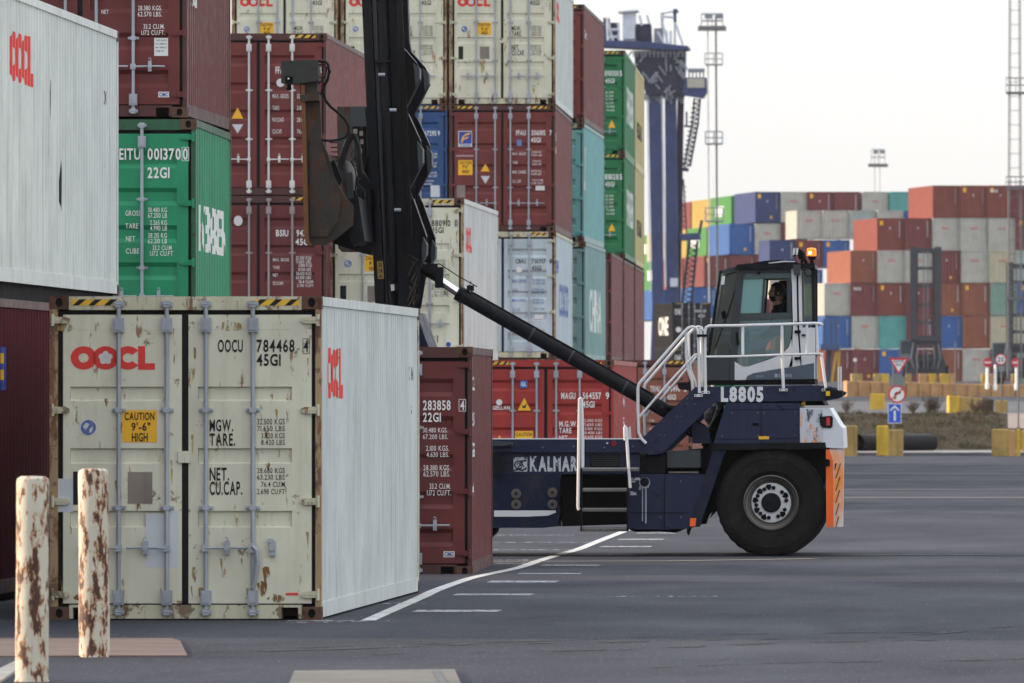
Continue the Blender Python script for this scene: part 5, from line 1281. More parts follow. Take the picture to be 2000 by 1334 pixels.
# ---- mast
def lean(px0, py, ): return px0
for y0 in (.35, W3 - .80):
    c = MB(); tpr(c, [(704, -60), (722, -60), (752, 620), (747, 760), (728, 760), (733, 600)], y0, y0 + .30, ref=.35); wpart('mast_outer_rail', c, BLK, TR)
    c = MB(); tpr(c, [(724, -60), (732, -60), (760, 620), (755, 620)], y0 + .05, y0 + .25, ref=.35); wpart('mast_strip', c, CHAR, TR)
    c = MB(); p0, p1 = tv(744, -60, y0 + .02), tv(768, 620, y0 + .02)
    wpart('lift_cylinder', MB().cyl(p0, p1, .062, 20), BLK, TR, True)
    c = MB(); tpr(c, [(733, 118), (766, 117), (766, 122), (733, 124)], y0 - .08, y0 + .1, ref=.35); wpart('cylinder_clamp', c, BLK, TR)
    c = MB(); tpr(c, [(756, -60), (776, -60), (800, 600), (803, 760), (775, 760), (780, 600)], y0 + .06, y0 + .34, ref=.35); wpart('mast_inner_rail', c, BLK, TR)
    c = MB(); tpr(c, [(712, -60), (770, -60), (792, 620), (790, 760), (738, 760), (742, 620)], y0 + .20, y0 + .24, ref=.35); wpart('mast_web', c, BLK, TR)
    # wavy gusset plate down the back of the mast
    c = MB(); tpr(c, [(762, -60), (776, -60), (778, 60), (784, 90), (812, 122), (819, 134), (820, 155), (790, 214), (796, 222), (820, 275), (825, 292), (825, 318), (798, 370), (806, 388), (832, 462), (833, 498), (820, 512), (812, 545), (803, 600), (790, 600)], y0 + .10, y0 + .16, ref=.35)
    plate = wpart('gusset_plate', c, BLK, TR)
    for (a, b_, c_, d, e2, f2) in ((812, 122, 820, 134, 820, 155), (820, 275, 826, 292, 826, 318), (832, 462, 834, 478, 833, 498)):
        c = MB(); tpr(c, [(a - 5, b_ + 1), (c_ , d), (e2, f2), (e2 - 8, f2 + 14), (c_ - 10, d + 8)], y0 - .05, y0 + .30, ref=.35); wpart('gusset_flange', c, CHAR, plate)
    for seg in (((776, -60), (778, 60), (784, 90), (812, 122)), ((820, 155), (790, 214)), ((796, 222), (820, 275)), ((825, 318), (798, 370)), ((806, 388), (832, 462))):
        c = MB()
        for (a, b_), (c_, d) in zip(seg, seg[1:]): tpr(c, [(a - 2, b_), (a + 1, b_), (c_ + 1, d), (c_ - 2, d)], y0 + .02, y0 + .26, ref=.35)
        wpart('plate_edge', c, BLK, plate)
for (a, b_) in ((720, -40), (742, 330), (748, 560), (752, 700)):
    c = MB(); tpr(c, [(a, b_), (a + 26, b_), (a + 26, b_ + 30), (a, b_ + 30)], .66, W3 - .82, ref=.35); wpart('cross_member', c, BLK, TR)
c = MB(); tpr(c, [(735, 610), (812, 610), (905, 860), (905, 1010), (760, 1010), (735, 900)], .55, W3 - .55); wpart('front_frame', c, NAVYD, TR)
c = MB(); tpr(c, [(793, 500), (826, 510), (812, 545), (806, 600), (778, 600), (780, 520)], .2, .4); wpart('pivot_cheek', c, BLK, TR)
c = MB(); tpr(c, [(736, 510), (748, 510), (750, 545), (738, 545)], .33, .345, ref=.33); yl = wpart('yellow_label', c, mat('dirty_yellow_label', (.30, .19, .03), rough=.6, streak=.7), TR)
tmark('label_mark', [ttext('X', 739, 747, 513, 521, .32), ttext('14', 740, 747, 525, 532, .32), ttext('A', 740, 747, 536, 543, .32)], .322, M['ink'], yl)
c = MB(); tpr(c, [(763, 556), (771, 555), (772, 567), (764, 568)], .20, .30); wpart('work_light', c, WHT, TR)
c = MB(); tpr(c, [(770, 553), (779, 555), (779, 570), (771, 568)], .18, .33); wpart('light_bracket', c, BLKM, TR)
c = MB()
for a, b_, y in ((744, 146, .3), (766, 215, .3), (775, 410, .3)): c.cyl(tv(a - 5, b_, y), tv(a + 8, b_, y), .022, 8)
wpart('pin', c, M['galv'], TR)
c = MB()
for k in range(5): c.tube([tv(773 + 2 * k, -60, .38), tv(778 + 3 * k, 130, .28), tv(786 + 3 * k, 300, .28), tv(794 + 2.5 * k, 470, .28), tv(790 + 3 * k, 600, .28)], .010, 5)
wpart('mast_hose', c, HOSE, TR)
rg = random.Random(8); c = MB()
for k in range(7):
    a = 806 + rg.uniform(-8, 2); b_ = 500 + k * 12
    c.tube([tv(a, b_, .15), tv(a + rg.uniform(8, 16), b_ + 8, .12), tv(a + rg.uniform(4, 14), b_ + 24, .12), tv(a - 2, b_ + 40, .15)], .018, 6)
wpart('hose_bundle', c, HOSE, TR)

# ---- carriage and spreader (side lift head seen from its end)
c = MB(); tpr(c, [(652, 476), (705, 494), (722, 498), (735, 470), (734, 380), (706, 330), (690, 395), (664, 440)], .35, .75); wpart('carriage', c, BLK, TR); c = MB(); tpr(c, [(652, 476), (705, 494), (735, 470), (734, 380), (700, 380), (664, 440)], W3 - .75, W3 - .35, ref=.35); car = wpart('carriage', c, BLK, TR)
c = MB(); tpr(c, [(684, 208), (712, 208), (716, 247), (684, 247)], .3, W3 - .3); wpart('carriage_box', c, CHAR, TR)
c = MB(); tpr(c, [(686, 250), (716, 250), (725, 480), (700, 470), (694, 340)], .8, W3 - .8, ref=.3); wpart('carriage_plate', c, BLKM, TR)
SPR = TR
yo = -1.5
c = MB(); tpr(c, [(594, 180), (624, 180), (628, 273), (640, 300), (652, 345), (672, 382), (690, 402), (690, 440), (650, 470), (636, 478), (604, 478), (596, 470)], yo, yo + .16)
arm = wpart('spreader_end_plate', c, RUSTY, TR)
c = MB(); tpr(c, [(594, 180), (624, 180), (628, 273), (640, 300), (652, 345), (672, 382), (690, 402), (690, 440), (650, 470), (636, 478), (604, 478), (596, 470)], yo + 6, yo + 6.16, ref=yo); wpart('spreader_end_plate', c, RUSTY, TR)
c = MB(); tpr(c, [(589, 166), (596, 166), (604, 470), (609, 478), (600, 478), (595, 462)], yo - .10, yo + .26, ref=yo); wpart('rust_edge_plate', c, RUSTE, arm)
c = MB(); tpr(c, [(605, 272), (626, 272), (632, 300), (646, 345), (666, 386), (660, 430), (640, 462), (606, 462)], yo - .03, yo - .001); wpart('doubler_plate', c, RUSTY, arm)
c = MB(); tpr(c, [(585, 186), (623, 184), (623, 196), (586, 198)], yo - .12, yo + .28); wpart('collar', c, RUSTY, arm)
c = MB(); tpr(c, [(586, 160), (620, 160), (620, 186), (586, 186)], yo - .05, yo + .22); wpart('neck', c, RUSTY, arm)
c = MB(); tpr(c, [(549, 122), (551, 119), (615, 117), (621, 120), (622, 158), (572, 164), (549, 162)], yo - .14, yo + .30); hd = wpart('lock_head', c, mat('dark_green_black_steel', (.035, .040, .034), rough=.55, rust=.5, rustcol=(.07, .03, .015), bump=.3), TR)
c = MB(); tpr(c, [(557, 149), (572, 149), (572, 164), (557, 164)], yo - .15, yo - .141); q = wpart('lock_window', c, BLKM, hd); c = MB().ball(tv(563.5, 153.5, yo - .155), .012, 8); wpart('lock_pin', c, WHT, q)
c = MB(); p = tv(563.5, 164, yo + .05); c.cyl((p.x, p.y, p.z), (p.x, p.y, p.z - .05), .035, 12); c.cyl((p.x, p.y, p.z - .05), (p.x, p.y, p.z - .08), .045, 12, .030); wpart('twist_lock', c, BLK, hd)
c = MB(); tpr(c, [(566, 122), (618, 121), (618, 158), (572, 160)], yo + 5.8, yo + 6.2); wpart('lock_head', c, RUSTY, TR)
c = MB(); tpr(c, [(606, 300), (640, 300), (660, 400), (640, 440), (606, 440)], yo + .16, yo + 6, ref=yo); wpart('spreader_beam', c, RUSTY, TR)
c = MB(); tpr(c, [(660, 392), (700, 385), (712, 470), (692, 478), (676, 440)], yo + .1, yo + 1.9); wpart('spreader_bracket', c, BLK, TR)
c = MB(); tpr(c, [(671, 338), (683, 334), (694, 450), (697, 476), (686, 480), (680, 470)], yo + .4, yo + .62, ref=yo); wpart('tilt_link', c, CHAR, TR)
c = MB(); tpr(c, [(640, 320), (652, 312), (668, 350), (660, 365)], yo + .1, yo + .3); wpart('link_arm', c, BLK, TR)
def hose(pts, r, dy=yo - .05, n=8): return wpart('hydraulic_hose', MB().tube([tv(a, b_, dy) for a, b_ in pts], r, n), HOSE, TR, True)
hose([(620, 119), (635, 120), (641, 126), (643, 140), (640, 156), (633, 168), (632, 180), (636, 196), (645, 208), (660, 220), (673, 232), (681, 247), (680, 260), (674, 268), (660, 273), (645, 275), (628, 273)], .018)
hose([(621, 128), (632, 124), (638, 132), (636, 148), (628, 158), (622, 164)], .010)
hose([(626, 186), (630, 172), (641, 150), (646, 138)], .010); hose([(620, 148), (628, 152), (632, 160)], .009)
hose([(680, 272), (684, 262), (692, 262)], .020)
hose([(688, 262), (678, 280), (670, 305), (666, 330)], .040); hose([(692, 262), (700, 285), (702, 310), (706, 340)], .030)
rgh = random.Random(12)
for k in range(9):
    a, b_ = rgh.uniform(684, 700), 260 + k * 14
    hose([(a, b_), (a + rgh.uniform(-14, 10), b_ + 14), (a + rgh.uniform(-6, 14), b_ + 30), (a + rgh.uniform(0, 14), b_ + 46)], rgh.choice((.009, .013, .017)), yo + .2 + rgh.uniform(0, .8), 6)
c = MB(); tpr(c, [(688, 247), (710, 247), (712, 300), (700, 352), (692, 300)], yo + 1.6, yo + 2.4); wpart('valve_block', c, BLKM, TR)
c = MB()
for a, b_, w_ in ((690, 252, 7), (702, 256, 6), (704, 272, 5), (700, 290, 6)): tpr(c, [(a, b_), (a + w_, b_), (a + w_, b_ + 9), (a, b_ + 9)], yo + 1.4, yo + 1.5)
wpart('hose_fitting', c, M['plate'], TR)
c = MB()
for k in range(5): c.box(tv(670 + k, 282 + 10 * k, 0).x - .05, tv(670, 0, 0).x + .05, YT + yo - .1, YT + yo, tv(0, 284 + 9 * k).z, tv(0, 286 + 9 * k).z)
wpart('hose_clip', c, BLK, TR)

# ---- platform railings
ry = -.02
rail('guard_rail', [(1378, 768), (1377, 700), (1377, 648), (1379, 640), (1385, 636.5), (1440, 636), (1527, 633.5), (1590, 631.5), (1600, 632), (1606, 634)], .019, ry)
rail('guard_rail', [(1378, 697), (1450, 696), (1527, 693), (1600, 691), (1606, 692)], .015, ry)
rail('rail_post', [(1451, 636), (1451, 696)], .017, ry); rail('rail_post', [(1527, 634), (1528, 700), (1530, 758)], .019, ry)
rail('rail_post', [(1576, 633), (1576, 692)], .016, ry); rail('rail_post', [(1595, 632), (1597, 692)], .016, ry); rail('rail_post', [(1604, 692), (1608, 720), (1613, 759)], .018, ry)
rail('guard_rail', [(1606, 634, 0), (1600, 634, 1.4), (1595, 636, W3 - .1)], .017, ry); rail('guard_rail', [(1606, 692, 0), (1600, 692, 1.4), (1595, 692, W3 - .1)], .015, ry)
rail('guard_rail', [(1392, 760, W3), (1392, 660, W3), (1400, 652, W3), (1590, 650, W3), (1590, 760, W3)], .018, ry)
for a, b_ in ((1378, 764), (1364, 770), (1530, 759), (1613, 759)):
    c = MB(); tpr(c, [(a - 8, b_), (a + 8, b_), (a + 8, b_ + 5), (a - 8, b_ + 5)], -.05, -.003); ft = wpart('rail_foot', c, RAIL, TR)
    for o_ in (-5, 5): p = tv(a + o_, b_ + 2.5, -.05); wpart('foot_bolt', MB().cyl((p.x, p.y - .006, p.z), (p.x, p.y, p.z), .010, 6), BLK, ft)
# stair rails, near and far side of the stair
for dy, ox in ((-.03, 0), (.62, 12)):
    rail('stair_rail', [(1262 + ox, 866), (1252 + ox, 856), (1247.5 + ox, 845), (1246 + ox, 800), (1246 + ox, 758), (1248 + ox, 750), (1253 + ox, 744), (1300 + ox, 690), (1337 + ox, 648), (1344 + ox, 641), (1352 + ox, 638), (1359 + ox, 640), (1363 + ox * .5, 647), (1365 + ox * .5, 700), (1366 + ox * .5, 768)], .019, dy)
    rail('stair_rail', [(1248 + ox, 815), (1310 + ox, 744), (1356 + ox * .5, 694), (1362 + ox * .5, 692)], .015, dy)
rail('stair_rail', [(1340, 646), (1340, 690), (1343, 720), (1352, 745), (1353, 764)], .019, .05); rail('stair_rail', [(1345, 650), (1346, 690), (1349, 722), (1358, 745), (1359, 762)], .015, .5)
rail('stair_rail', [(1363, 648), (1366, 643), (1371, 642), (1377, 648)], .013, ry)
c = MB(); tpr(c, [(1361, 653), (1381, 653), (1381, 658), (1361, 658)], -.07, -.0); wpart('gate_latch', c, BLKM, TR)
c = MB(); tpr(c, [(1322, 747), (1352, 746), (1352, 763), (1326, 760)], .1, .7); stp = wpart('stair_step', c, BLK, TR)
for a, b_ in ((1296, 792), (1270, 826)):
    c = MB(); tpr(c, [(a, b_), (a + 26, b_), (a + 26, b_ + 5), (a, b_ + 5)], .23, .75, ref=.1); wpart('stair_step', c, BLK, TR)

# ---- cab
CY, CW_ = .62, 1.75
def cpr(name, pts, y0, y1, m, par=None, ref=CY): c = MB(); tpr(c, pts, y0, y1, ref=ref); return wpart(name, c, m, par or CABP)
c = MB(); tpr(c, [(1377, 743), (1592, 740), (1592, 751), (1377, 752)], CY - .05, CY + CW_ + .05, ref=CY); CABP = wpart('cab_base', c, BLKM, TR)
cpr('cab_roof', [(1436, 522), (1440, 517), (1460, 514.5), (1588, 514.5), (1592, 518), (1592, 524), (1436, 526)], CY - .06, CY + CW_ + .06, BLK)
cpr('roof_hatch', [(1470, 513), (1490, 509), (1520, 507), (1548, 508), (1560, 514), (1470, 514.4)], CY + .2, CY + CW_ - .2, BLK)
cpr('roof_strip', [(1500, 513), (1530, 509), (1552, 509.5), (1552, 511.5), (1530, 511.5), (1502, 514.4)], CY + .12, CY + .19, WHT)
cpr('front_roof', [(1405, 529), (1440, 519.5), (1446, 523), (1412, 532)], CY + .0, CY + CW_, CHAR)
for y in (CY, CY + CW_ - .06):
    cpr('front_pillar', [(1443, 524), (1456, 524), (1446, 545), (1438, 640), (1435, 744), (1425, 744), (1428, 640), (1434, 560)], y, y + .06, CHAR)
    cpr('screen_post', [(1405, 529), (1410, 529), (1386, 700), (1380, 700)], y, y + .05, BLK)
    cpr('white_pillar', [(1545, 524.5), (1555, 524.5), (1557, 640), (1566, 742), (1563, 742), (1538, 742), (1538, 725), (1546, 700), (1549, 640), (1547, 560)], y - .004, y + .05, WHT)
    cpr('white_pillar', [(1559, 524.5), (1565, 524.5), (1567, 640), (1592, 640), (1592, 742), (1567.5, 742), (1561, 640)], y - .003, y + .05, WHT)
    cpr('pillar_gap', [(1555.5, 524.5), (1559, 524.5), (1561, 640), (1567, 742), (1565, 742), (1557.5, 640)], y + .01, y + .05, BLK)
    cpr('rear_pillar', [(1584, 524.5), (1592, 524.5), (1592, 640), (1587, 640)], y, y + .05, BLK)
    cpr('rear_glass', [(1565.5, 530), (1584, 530), (1587, 639), (1568, 639)], y + .02, y + .03, SMOKE)
    cpr('quarter_glass', [(1411, 531), (1440, 527), (1434, 560), (1428, 640), (1425, 700), (1386, 700)], y + .02, y + .03, SMOKE)
    cpr('quarter_panel', [(1378, 700), (1425.5, 700), (1424.5, 744), (1378, 744)], y + .005, y + .04, CHAR)
    # door frame
    cpr('door_frame', [(1457, 524.5), (1545, 524.5), (1545, 533), (1460, 533), (1451, 545), (1444, 640), (1436.5, 724), (1436, 640), (1444, 560), (1452, 530)], y + .002, y + .05, CHAR)
    cpr('door_rail', [(1445, 613), (1546, 610), (1546, 622), (1443.5, 625)], y + .004, y + .045, mat('grey_door_rail', (.05, .065, .07), rough=.35) if y == CY else CHAR)
    cpr('door_lintel', [(1455, 534), (1545, 533.5), (1545, 543), (1452, 545)], y + .006, y + .045, mat('teal_grey_trim', (.075, .11, .115), rough=.35) if y == CY else CHAR)
    cpr('window_post', [(1491, 543), (1495, 543), (1490, 611), (1486, 611)], y + .006, y + .045, CHAR)
    cpr('door_window', [(1452, 546), (1491, 544), (1486, 611), (1446, 612)], y + .02, y + .03, TEAL)
    cpr('window_frame', [(1537, 543), (1545, 543), (1546, 611), (1537, 611)], y + .006, y + .045, CHAR)
    cpr('lower_glass', [(1443, 626), (1546, 622), (1547, 640), (1545, 660), (1540, 676), (1528, 690), (1498, 702), (1470, 712), (1456, 716), (1446, 714), (1439, 708)], y + .022, y + .03, CLEARG)
    cpr('white_swoosh', [(1435, 706), (1442, 711), (1452, 716.5), (1462, 715.5), (1498, 703.5), (1528, 692), (1541, 677), (1545.5, 662), (1548, 700), (1548, 716), (1510, 722), (1470, 729), (1459, 735), (1456, 744), (1435, 744)], y - .004, y + .045, WHT)
    cpr('lower_trim', [(1456.5, 744), (1459.5, 735.5), (1470.5, 729.5), (1510, 722.5), (1548, 716.5), (1590, 709), (1590, 744)], y - .008, y + .03, mat('blue_grey_trim', (.085, .11, .15), rough=.4) if y == CY else CHAR)
c = MB()
for y in (CY,):
    p = tv(1482, 533, CY - .01); c.cyl((p.x, p.y - .03, p.z), (p.x, p.y + .01, p.z), .022, 12)
wpart('door_knob', c, BLKM, CABP)
cpr('door_handle', [(1437, 650), (1441, 648), (1444, 672), (1440, 676)], CY - .02, CY - .001, BLKM)
CABM = mat('small_grey_lettering', (.33, .36, .40), rough=.5)
tmark('lettering', [ttext('KALMAR', 1521, 1547, 730, 737, CY - .01), trect(1513, 1519, 730, 737, CY - .01), ttext('DCG90', 1477, 1491, 733, 737, CY - .01, 'n')], CY - .012, CABM, CABP)
# windscreen, wipers, back wall, floor, seat, console
c = MB(); A, B = tv(1408, 530, CY + .06), tv(1383, 700, CY + .06)
c.add([A, A + Vector((0, CW_ - .12, 0)), B + Vector((0, CW_ - .12, 0)), B], [(0, 1, 2, 3)]); wpart('windscreen', c, SMOKE, CABP)
c = MB(); B2 = tv(1589, 640, CY + .06); A2 = tv(1589, 528, CY + .06); c.add([A2, A2 + Vector((0, CW_ - .12, 0)), B2 + Vector((0, CW_ - .12, 0)), B2], [(0, 1, 2, 3)]); wpart('rear_window', c, SMOKE, CABP)
cpr('cab_floor', [(1390, 733), (1588, 733), (1588, 742), (1390, 742)], CY + .06, CY + CW_ - .06, BLKM)
cpr('rear_wall', [(1584, 641), (1590, 641), (1590, 741), (1584, 741)], CY + .06, CY + CW_ - .06, CHAR)
cpr('console', [(1392, 700), (1408, 672), (1420, 668), (1428, 690), (1434, 733), (1392, 733)], CY + .35, CY + CW_ - .35, CHAR)
cpr('far_panel', [(1516, 545), (1546, 543), (1547, 611), (1514, 611)], CY + CW_ - .12, CY + CW_ - .08, BLKM)
rail('steering_column', [(1424, 720, 1.5), (1440, 690, 1.5), (1446, 668, 1.5)], .03, 1.5, CABP, 10, BLKM)
c = MB(); cc = tv(1448, 664, 1.5); pts = []
for k in range(25):
    a = 2 * math.pi * k / 24; pts.append(cc + Vector((.10 * math.cos(a) * 1.0, .19 * math.sin(a), .10 * math.cos(a))))
c.tube(pts, .016, 6); wpart('steering_wheel', c, BLKM, CABP)
seat = cpr('seat', [(1488, 697), (1536, 694), (1540, 708), (1488, 708)], 1.22, 1.74, BLKM); cpr('seat_back', [(1534, 600), (1545, 598), (1552, 706), (1538, 706)], 1.24, 1.72, BLKM, seat); cpr('head_rest', [(1537, 572), (1546, 571), (1548, 596), (1539, 597)], 1.36, 1.62, BLKM, seat)
cpr('seat_base', [(1498, 708), (1532, 708), (1536, 733), (1494, 733)], 1.3, 1.66, CHAR, seat)
for (a, b_, c_, d, y) in ((1436, 545, 1404, 690, -.03), (1432, 560, 1400, 685, .3)):
    c = MB(); c.tube([tv(a, b_ + 20, CY + y - .02), tv((a + c_) / 2, (b_ + d) / 2, CY + y - .05), tv(c_ - 8, d - 10, CY + y - .04)], .008, 5); wpart('wiper', c, BLK, CABP)
cpr('wiper_motor', [(1408, 610), (1416, 606), (1420, 618), (1412, 624)], CY - .05, CY - .001, BLKM)
rail('mirror_arm', [(1440, 530), (1420, 536), (1414, 545)], .010, CY - .1, CABP, 6, BLK); cpr('mirror', [(1411, 540), (1417, 539), (1415, 556), (1409, 556)], CY - .16, CY - .12, WHT)
cpr('yellow_tag', [(1402, 650), (1405, 648), (1407, 660), (1403, 668)], CY + .1, CY + .12, mat('lime_tag', (.45, .50, .05), rough=.6))
# lamps on the roof
bcn = cpr('beacon_base', [(1577, 500), (1593, 500), (1591, 507), (1579, 507)], CY + .3, CY + .42, BLKM)
rail('beacon_pole', [(1585, 516, CY + .36), (1585, 506, CY + .36)], .018, 0, CABP, 8, BLKM)
c = MB(); p = tv(1585, 500, CY + .36); c.lathe([(0, .105), (.045, .10), (.062, .08), (.062, .0), (.05, 0)], (p.x, p.y, p.z), 'z', 24); wpart('amber_beacon', c, mat('amber_lens', (.95, .26, .01), rough=.25, emit=((1, .22, .01), .55)), CABP, True)
c = MB().ball(tv(1582, 494, CY + .30), .022, 10); wpart('beacon_flash', c, mat('amber_flash', (1, .6, .2), emit=((1, .55, .15), 6)), CABP)
for a, b_ in ((1549, 484), (1555, 484)):
    c = MB(); tpr(c, [(a, b_ + 1), (a + 4, b_), (a + 3, b_ + 13), (a - 1, b_ + 14)], CY + .1, CY + .26); wl_ = wpart('work_lamp', c, WHT, CABP)
rail('lamp_bracket', [(1550, 498), (1560, 494), (1568, 500), (1566, 514)], .020, CY + .2, CABP, 6, BLKM); rail('lamp_bracket', [(1558, 488), (1568, 494), (1572, 508), (1576, 515)], .022, CY + .25, CABP, 6, BLKM)
cpr('camera_housing', [(1556, 492), (1566, 490), (1569, 504), (1560, 507)], CY + .15, CY + .3, BLKM)
cpr('side_lamp', [(1549, 517), (1564, 517), (1563, 538), (1551, 538)], CY - .10, CY - .062, CHAR)
c = MB(); p = tv(1579, 532, CY - .1); c.cyl((p.x, p.y - .04, p.z), (p.x, p.y + .08, p.z), .055, 16); lp = wpart('round_work_lamp', c, BLKM, CABP); c = MB(); c.cyl((p.x, p.y - .048, p.z), (p.x, p.y - .041, p.z), .042, 16); wpart('lens', c, SMOKE, lp)
rail('cable_loop', [(1590, 612), (1594, 618), (1595, 628), (1591, 636)], .010, CY - .02, CABP, 6, HOSE)
rail('lamp_wire', [(1588, 510), (1591, 520), (1590, 528), (1592, 536)], .008, CY - .02, CABP, 6, HOSE)
for b_ in (628, 645, 697): cpr('door_hinge', [(1552, b_), (1564, b_), (1564, b_ + 5), (1552, b_ + 6)], CY - .03, CY - .005, BLKM)
cpr('rear_latch', [(1566, 653), (1574, 653), (1574, 656), (1566, 656)], CY - .03, CY - .004, BLKM)

# ================================================================= DRIVER
SKIN = mat('skin', (.52, .30, .21), rough=.55, var=.06); HAIR = mat('dark_hair', (.014, .010, .009), rough=.7); BTOP = mat('black_knit_top', (.011, .011, .013), rough=.9)
TROU = mat('dark_trousers', (.015, .017, .024), rough=.9); HIV = mat('orange_hi_vis', (.86, .16, .04), rough=.6); REFL = mat('silver_reflective_tape', (.42, .46, .44), rough=.4)
def driver():
    cy = 1.48; J = {}
    def j(px, py, dy=0): return tv(px, py, cy + dy)
    hip = tv(1524, 686, cy); t = empty('person', hip, 'bearded driver with short dark hair and glasses, black top, seated in the cab', 'person')
    def skin(name, verts, edges, rad, m, parent, sub=2):
        me = bpy.data.meshes.new(name); me.from_pydata([v - hip for v in verts], edges, []); o = bpy.data.objects.new(name, me); COL.objects.link(o)
        sk = o.modifiers.new('s', 'SKIN'); lay = me.skin_vertices[0] if me.skin_vertices else None
        for i, r in enumerate(rad):
            d = me.skin_vertices[0].data[i]; d.radius = r if isinstance(r, tuple) else (r, r)
        me.skin_vertices[0].data[0].use_root = True
        s2 = o.modifiers.new('u', 'SUBSURF'); s2.levels = s2.render_levels = sub; sk.use_smooth_shade = True
        bpy.context.view_layer.update(); dg = bpy.context.evaluated_depsgraph_get(); me2 = bpy.data.meshes.new_from_object(o.evaluated_get(dg))
        bpy.data.objects.remove(o); return link(name, me2, m, parent)
    V = [j(1526, 690), j(1527, 665), j(1525, 636), j(1523, 611), j(1521, 600), j(1519, 592),      # pelvis .. neck
         j(1525, 606, -.17), j(1513, 644, -.24), j(1488, 660, -.16), j(1525, 606, .17), j(1513, 644, .24), j(1486, 658, .16),
         j(1518, 692, -.10), j(1470, 690, -.13), j(1466, 728, -.13), j(1518, 692, .10), j(1470, 690, .13), j(1466, 728, .13)]
    E = [(0, 1), (1, 2), (2, 3), (3, 4), (4, 5), (3, 6), (6, 7), (7, 8), (3, 9), (9, 10), (10, 11), (0, 12), (12, 13), (13, 14), (0, 15), (15, 16), (16, 17)]
    Rr = [(.13, .17), (.125, .155), (.12, .16), (.12, .17), (.075, .10), (.06, .065), .065, .05, .036, .065, .05, .036, .085, .062, .048, .085, .062, .048]
    body = skin('body', V, E, Rr, BTOP, t)
    # head built as a displaced ball: skull, brow, nose, chin and beard line
    hc = j(1518, 572); mb = MB(); n = 28; m_ = 20; v = []
    for i in range(m_ + 1):
        ph = math.pi * i / m_
        for k in range(n):
            th = 2 * math.pi * k / n; d = Vector((math.sin(ph) * math.cos(th), math.sin(ph) * math.sin(th), math.cos(ph)))
            x, y, z = d.x * .098, d.y * .076, d.z * .122
            f = max(0, -d.x) * (1 - abs(d.y)) ** 2
            if z < -.02: x += -.012 * max(0, -d.x); y *= 1 - .25 * (-z - .02) / .1
            x += -.026 * math.exp(-((z + .008) / .018) ** 2) * math.exp(-(y / .013) ** 2) * (d.x < 0)           # nose
            x += .008 * math.exp(-((z - .022) / .012) ** 2) * math.exp(-((abs(y) - .03) / .015) ** 2) * (d.x < 0)   # eye sockets
            x += -.010 * math.exp(-((z + .088) / .02) ** 2) * math.exp(-(y / .03) ** 2) * (d.x < 0)             # chin
            x += -.004 * math.exp(-((z + .052) / .008) ** 2) * math.exp(-(y / .022) ** 2) * (d.x < 0)           # lips
            v.append(hc + Vector((x, y, z)))
    mb.add(v, [(i * n + k, (i + 1) * n + k, (i + 1) * n + (k + 1) % n, i * n + (k + 1) % n) for i in range(m_) for k in range(n)])
    mb.cyl(j(1520, 600), j(1519, 588), .055, 14)
    head = wpart('head', mb, SKIN, t, True)
    hr = MB(); v = []
    for i in range(m_ + 1):
        ph = math.pi * .60 * i / m_
        for k in range(n):
            th = 2 * math.pi * k / n; d = Vector((math.sin(ph) * math.cos(th), math.sin(ph) * math.sin(th), math.cos(ph)))
            front = max(0, -d.x); s_ = 1.10 - .0 * front
            if front > .3 and d.z < .62: s_ = .90
            v.append(hc + Vector((d.x * .100 * s_ + .003, d.y * .079 * s_, d.z * .126 * s_)))
    hr.add(v, [(i * n + k, (i + 1) * n + k, (i + 1) * n + (k + 1) % n, i * n + (k + 1) % n) for i in range(m_) for k in range(n)]); wpart('hair', hr, HAIR, head, True)
    bd = MB(); v = []
    for i in range(9):
        z = -.045 - .075 * i / 8
        for k in range(13):
            th = R(100 + 160 * k / 12); rr = math.sqrt(max(.02, 1 - (z / .128) ** 2)); x, y = math.cos(th) * .106 * rr - .012 * (1 if abs(math.sin(th)) < .5 else .4), math.sin(th) * .076 * rr * (1 - .2 * (-z - .045) / .075)
            v.append(hc + Vector((x, y, z)))
    bd.add(v, [(i * 13 + k, (i + 1) * 13 + k, (i + 1) * 13 + k + 1, i * 13 + k + 1) for i in range(8) for k in range(12)]); wpart('beard', bd, HAIR, head, True)
    for sy in (-1, 1):
        e_ = hc + Vector((.012, sy * .078, -.005)); wpart('ear', MB().ball(e_, (.018, .010, .030), 12), SKIN, head, True)
        g = MB(); c0 = hc + Vector((-.098, sy * .032, .020)); pts = [c0 + Vector((abs(math.cos(a)) * .006 * 0, .022 * math.cos(a), .017 * math.sin(a))) for a in [2 * math.pi * k / 16 for k in range(17)]]
        g.tube(pts, .003, 5); g.tube([c0 + Vector((0, sy * .022, .006)), hc + Vector((-.05, sy * .076, .020)), hc + Vector((.01, sy * .082, .016))], .003, 5); wpart('glasses', g, BLKM, head)
        wpart('eye', MB().ball(hc + Vector((-.080, sy * .031, .020)), (.010, .013, .010), 10), mat('eye_white', (.6, .58, .55), rough=.3), head, True)
        # hand on the controls: palm, four fingers and a thumb, curled
        w_ = j(1488, 660, sy * .16) if sy < 0 else j(1486, 658, .16)
        hd_ = MB(); hd_.ball(w_ + Vector((-.045, 0, -.005)), (.050, .040, .018), 14)
        for k, (o_, ln) in enumerate(((-.028, .062), (-.010, .072), (.009, .068), (.027, .052))):
            a = w_ + Vector((-.080, o_, 0)); hd_.tube([a, a + Vector((-ln * .45, 0, .004)), a + Vector((-ln * .75, 0, -.016)), a + Vector((-ln * .78, 0, -.036))], .0085, 6)
        a = w_ + Vector((-.035, -sy * .034, 0)); hd_.tube([a, a + Vector((-.022, -sy * .018, -.006)), a + Vector((-.045, -sy * .020, -.018))], .0095, 6)
        wpart('hand', hd_, SKIN, t, True)
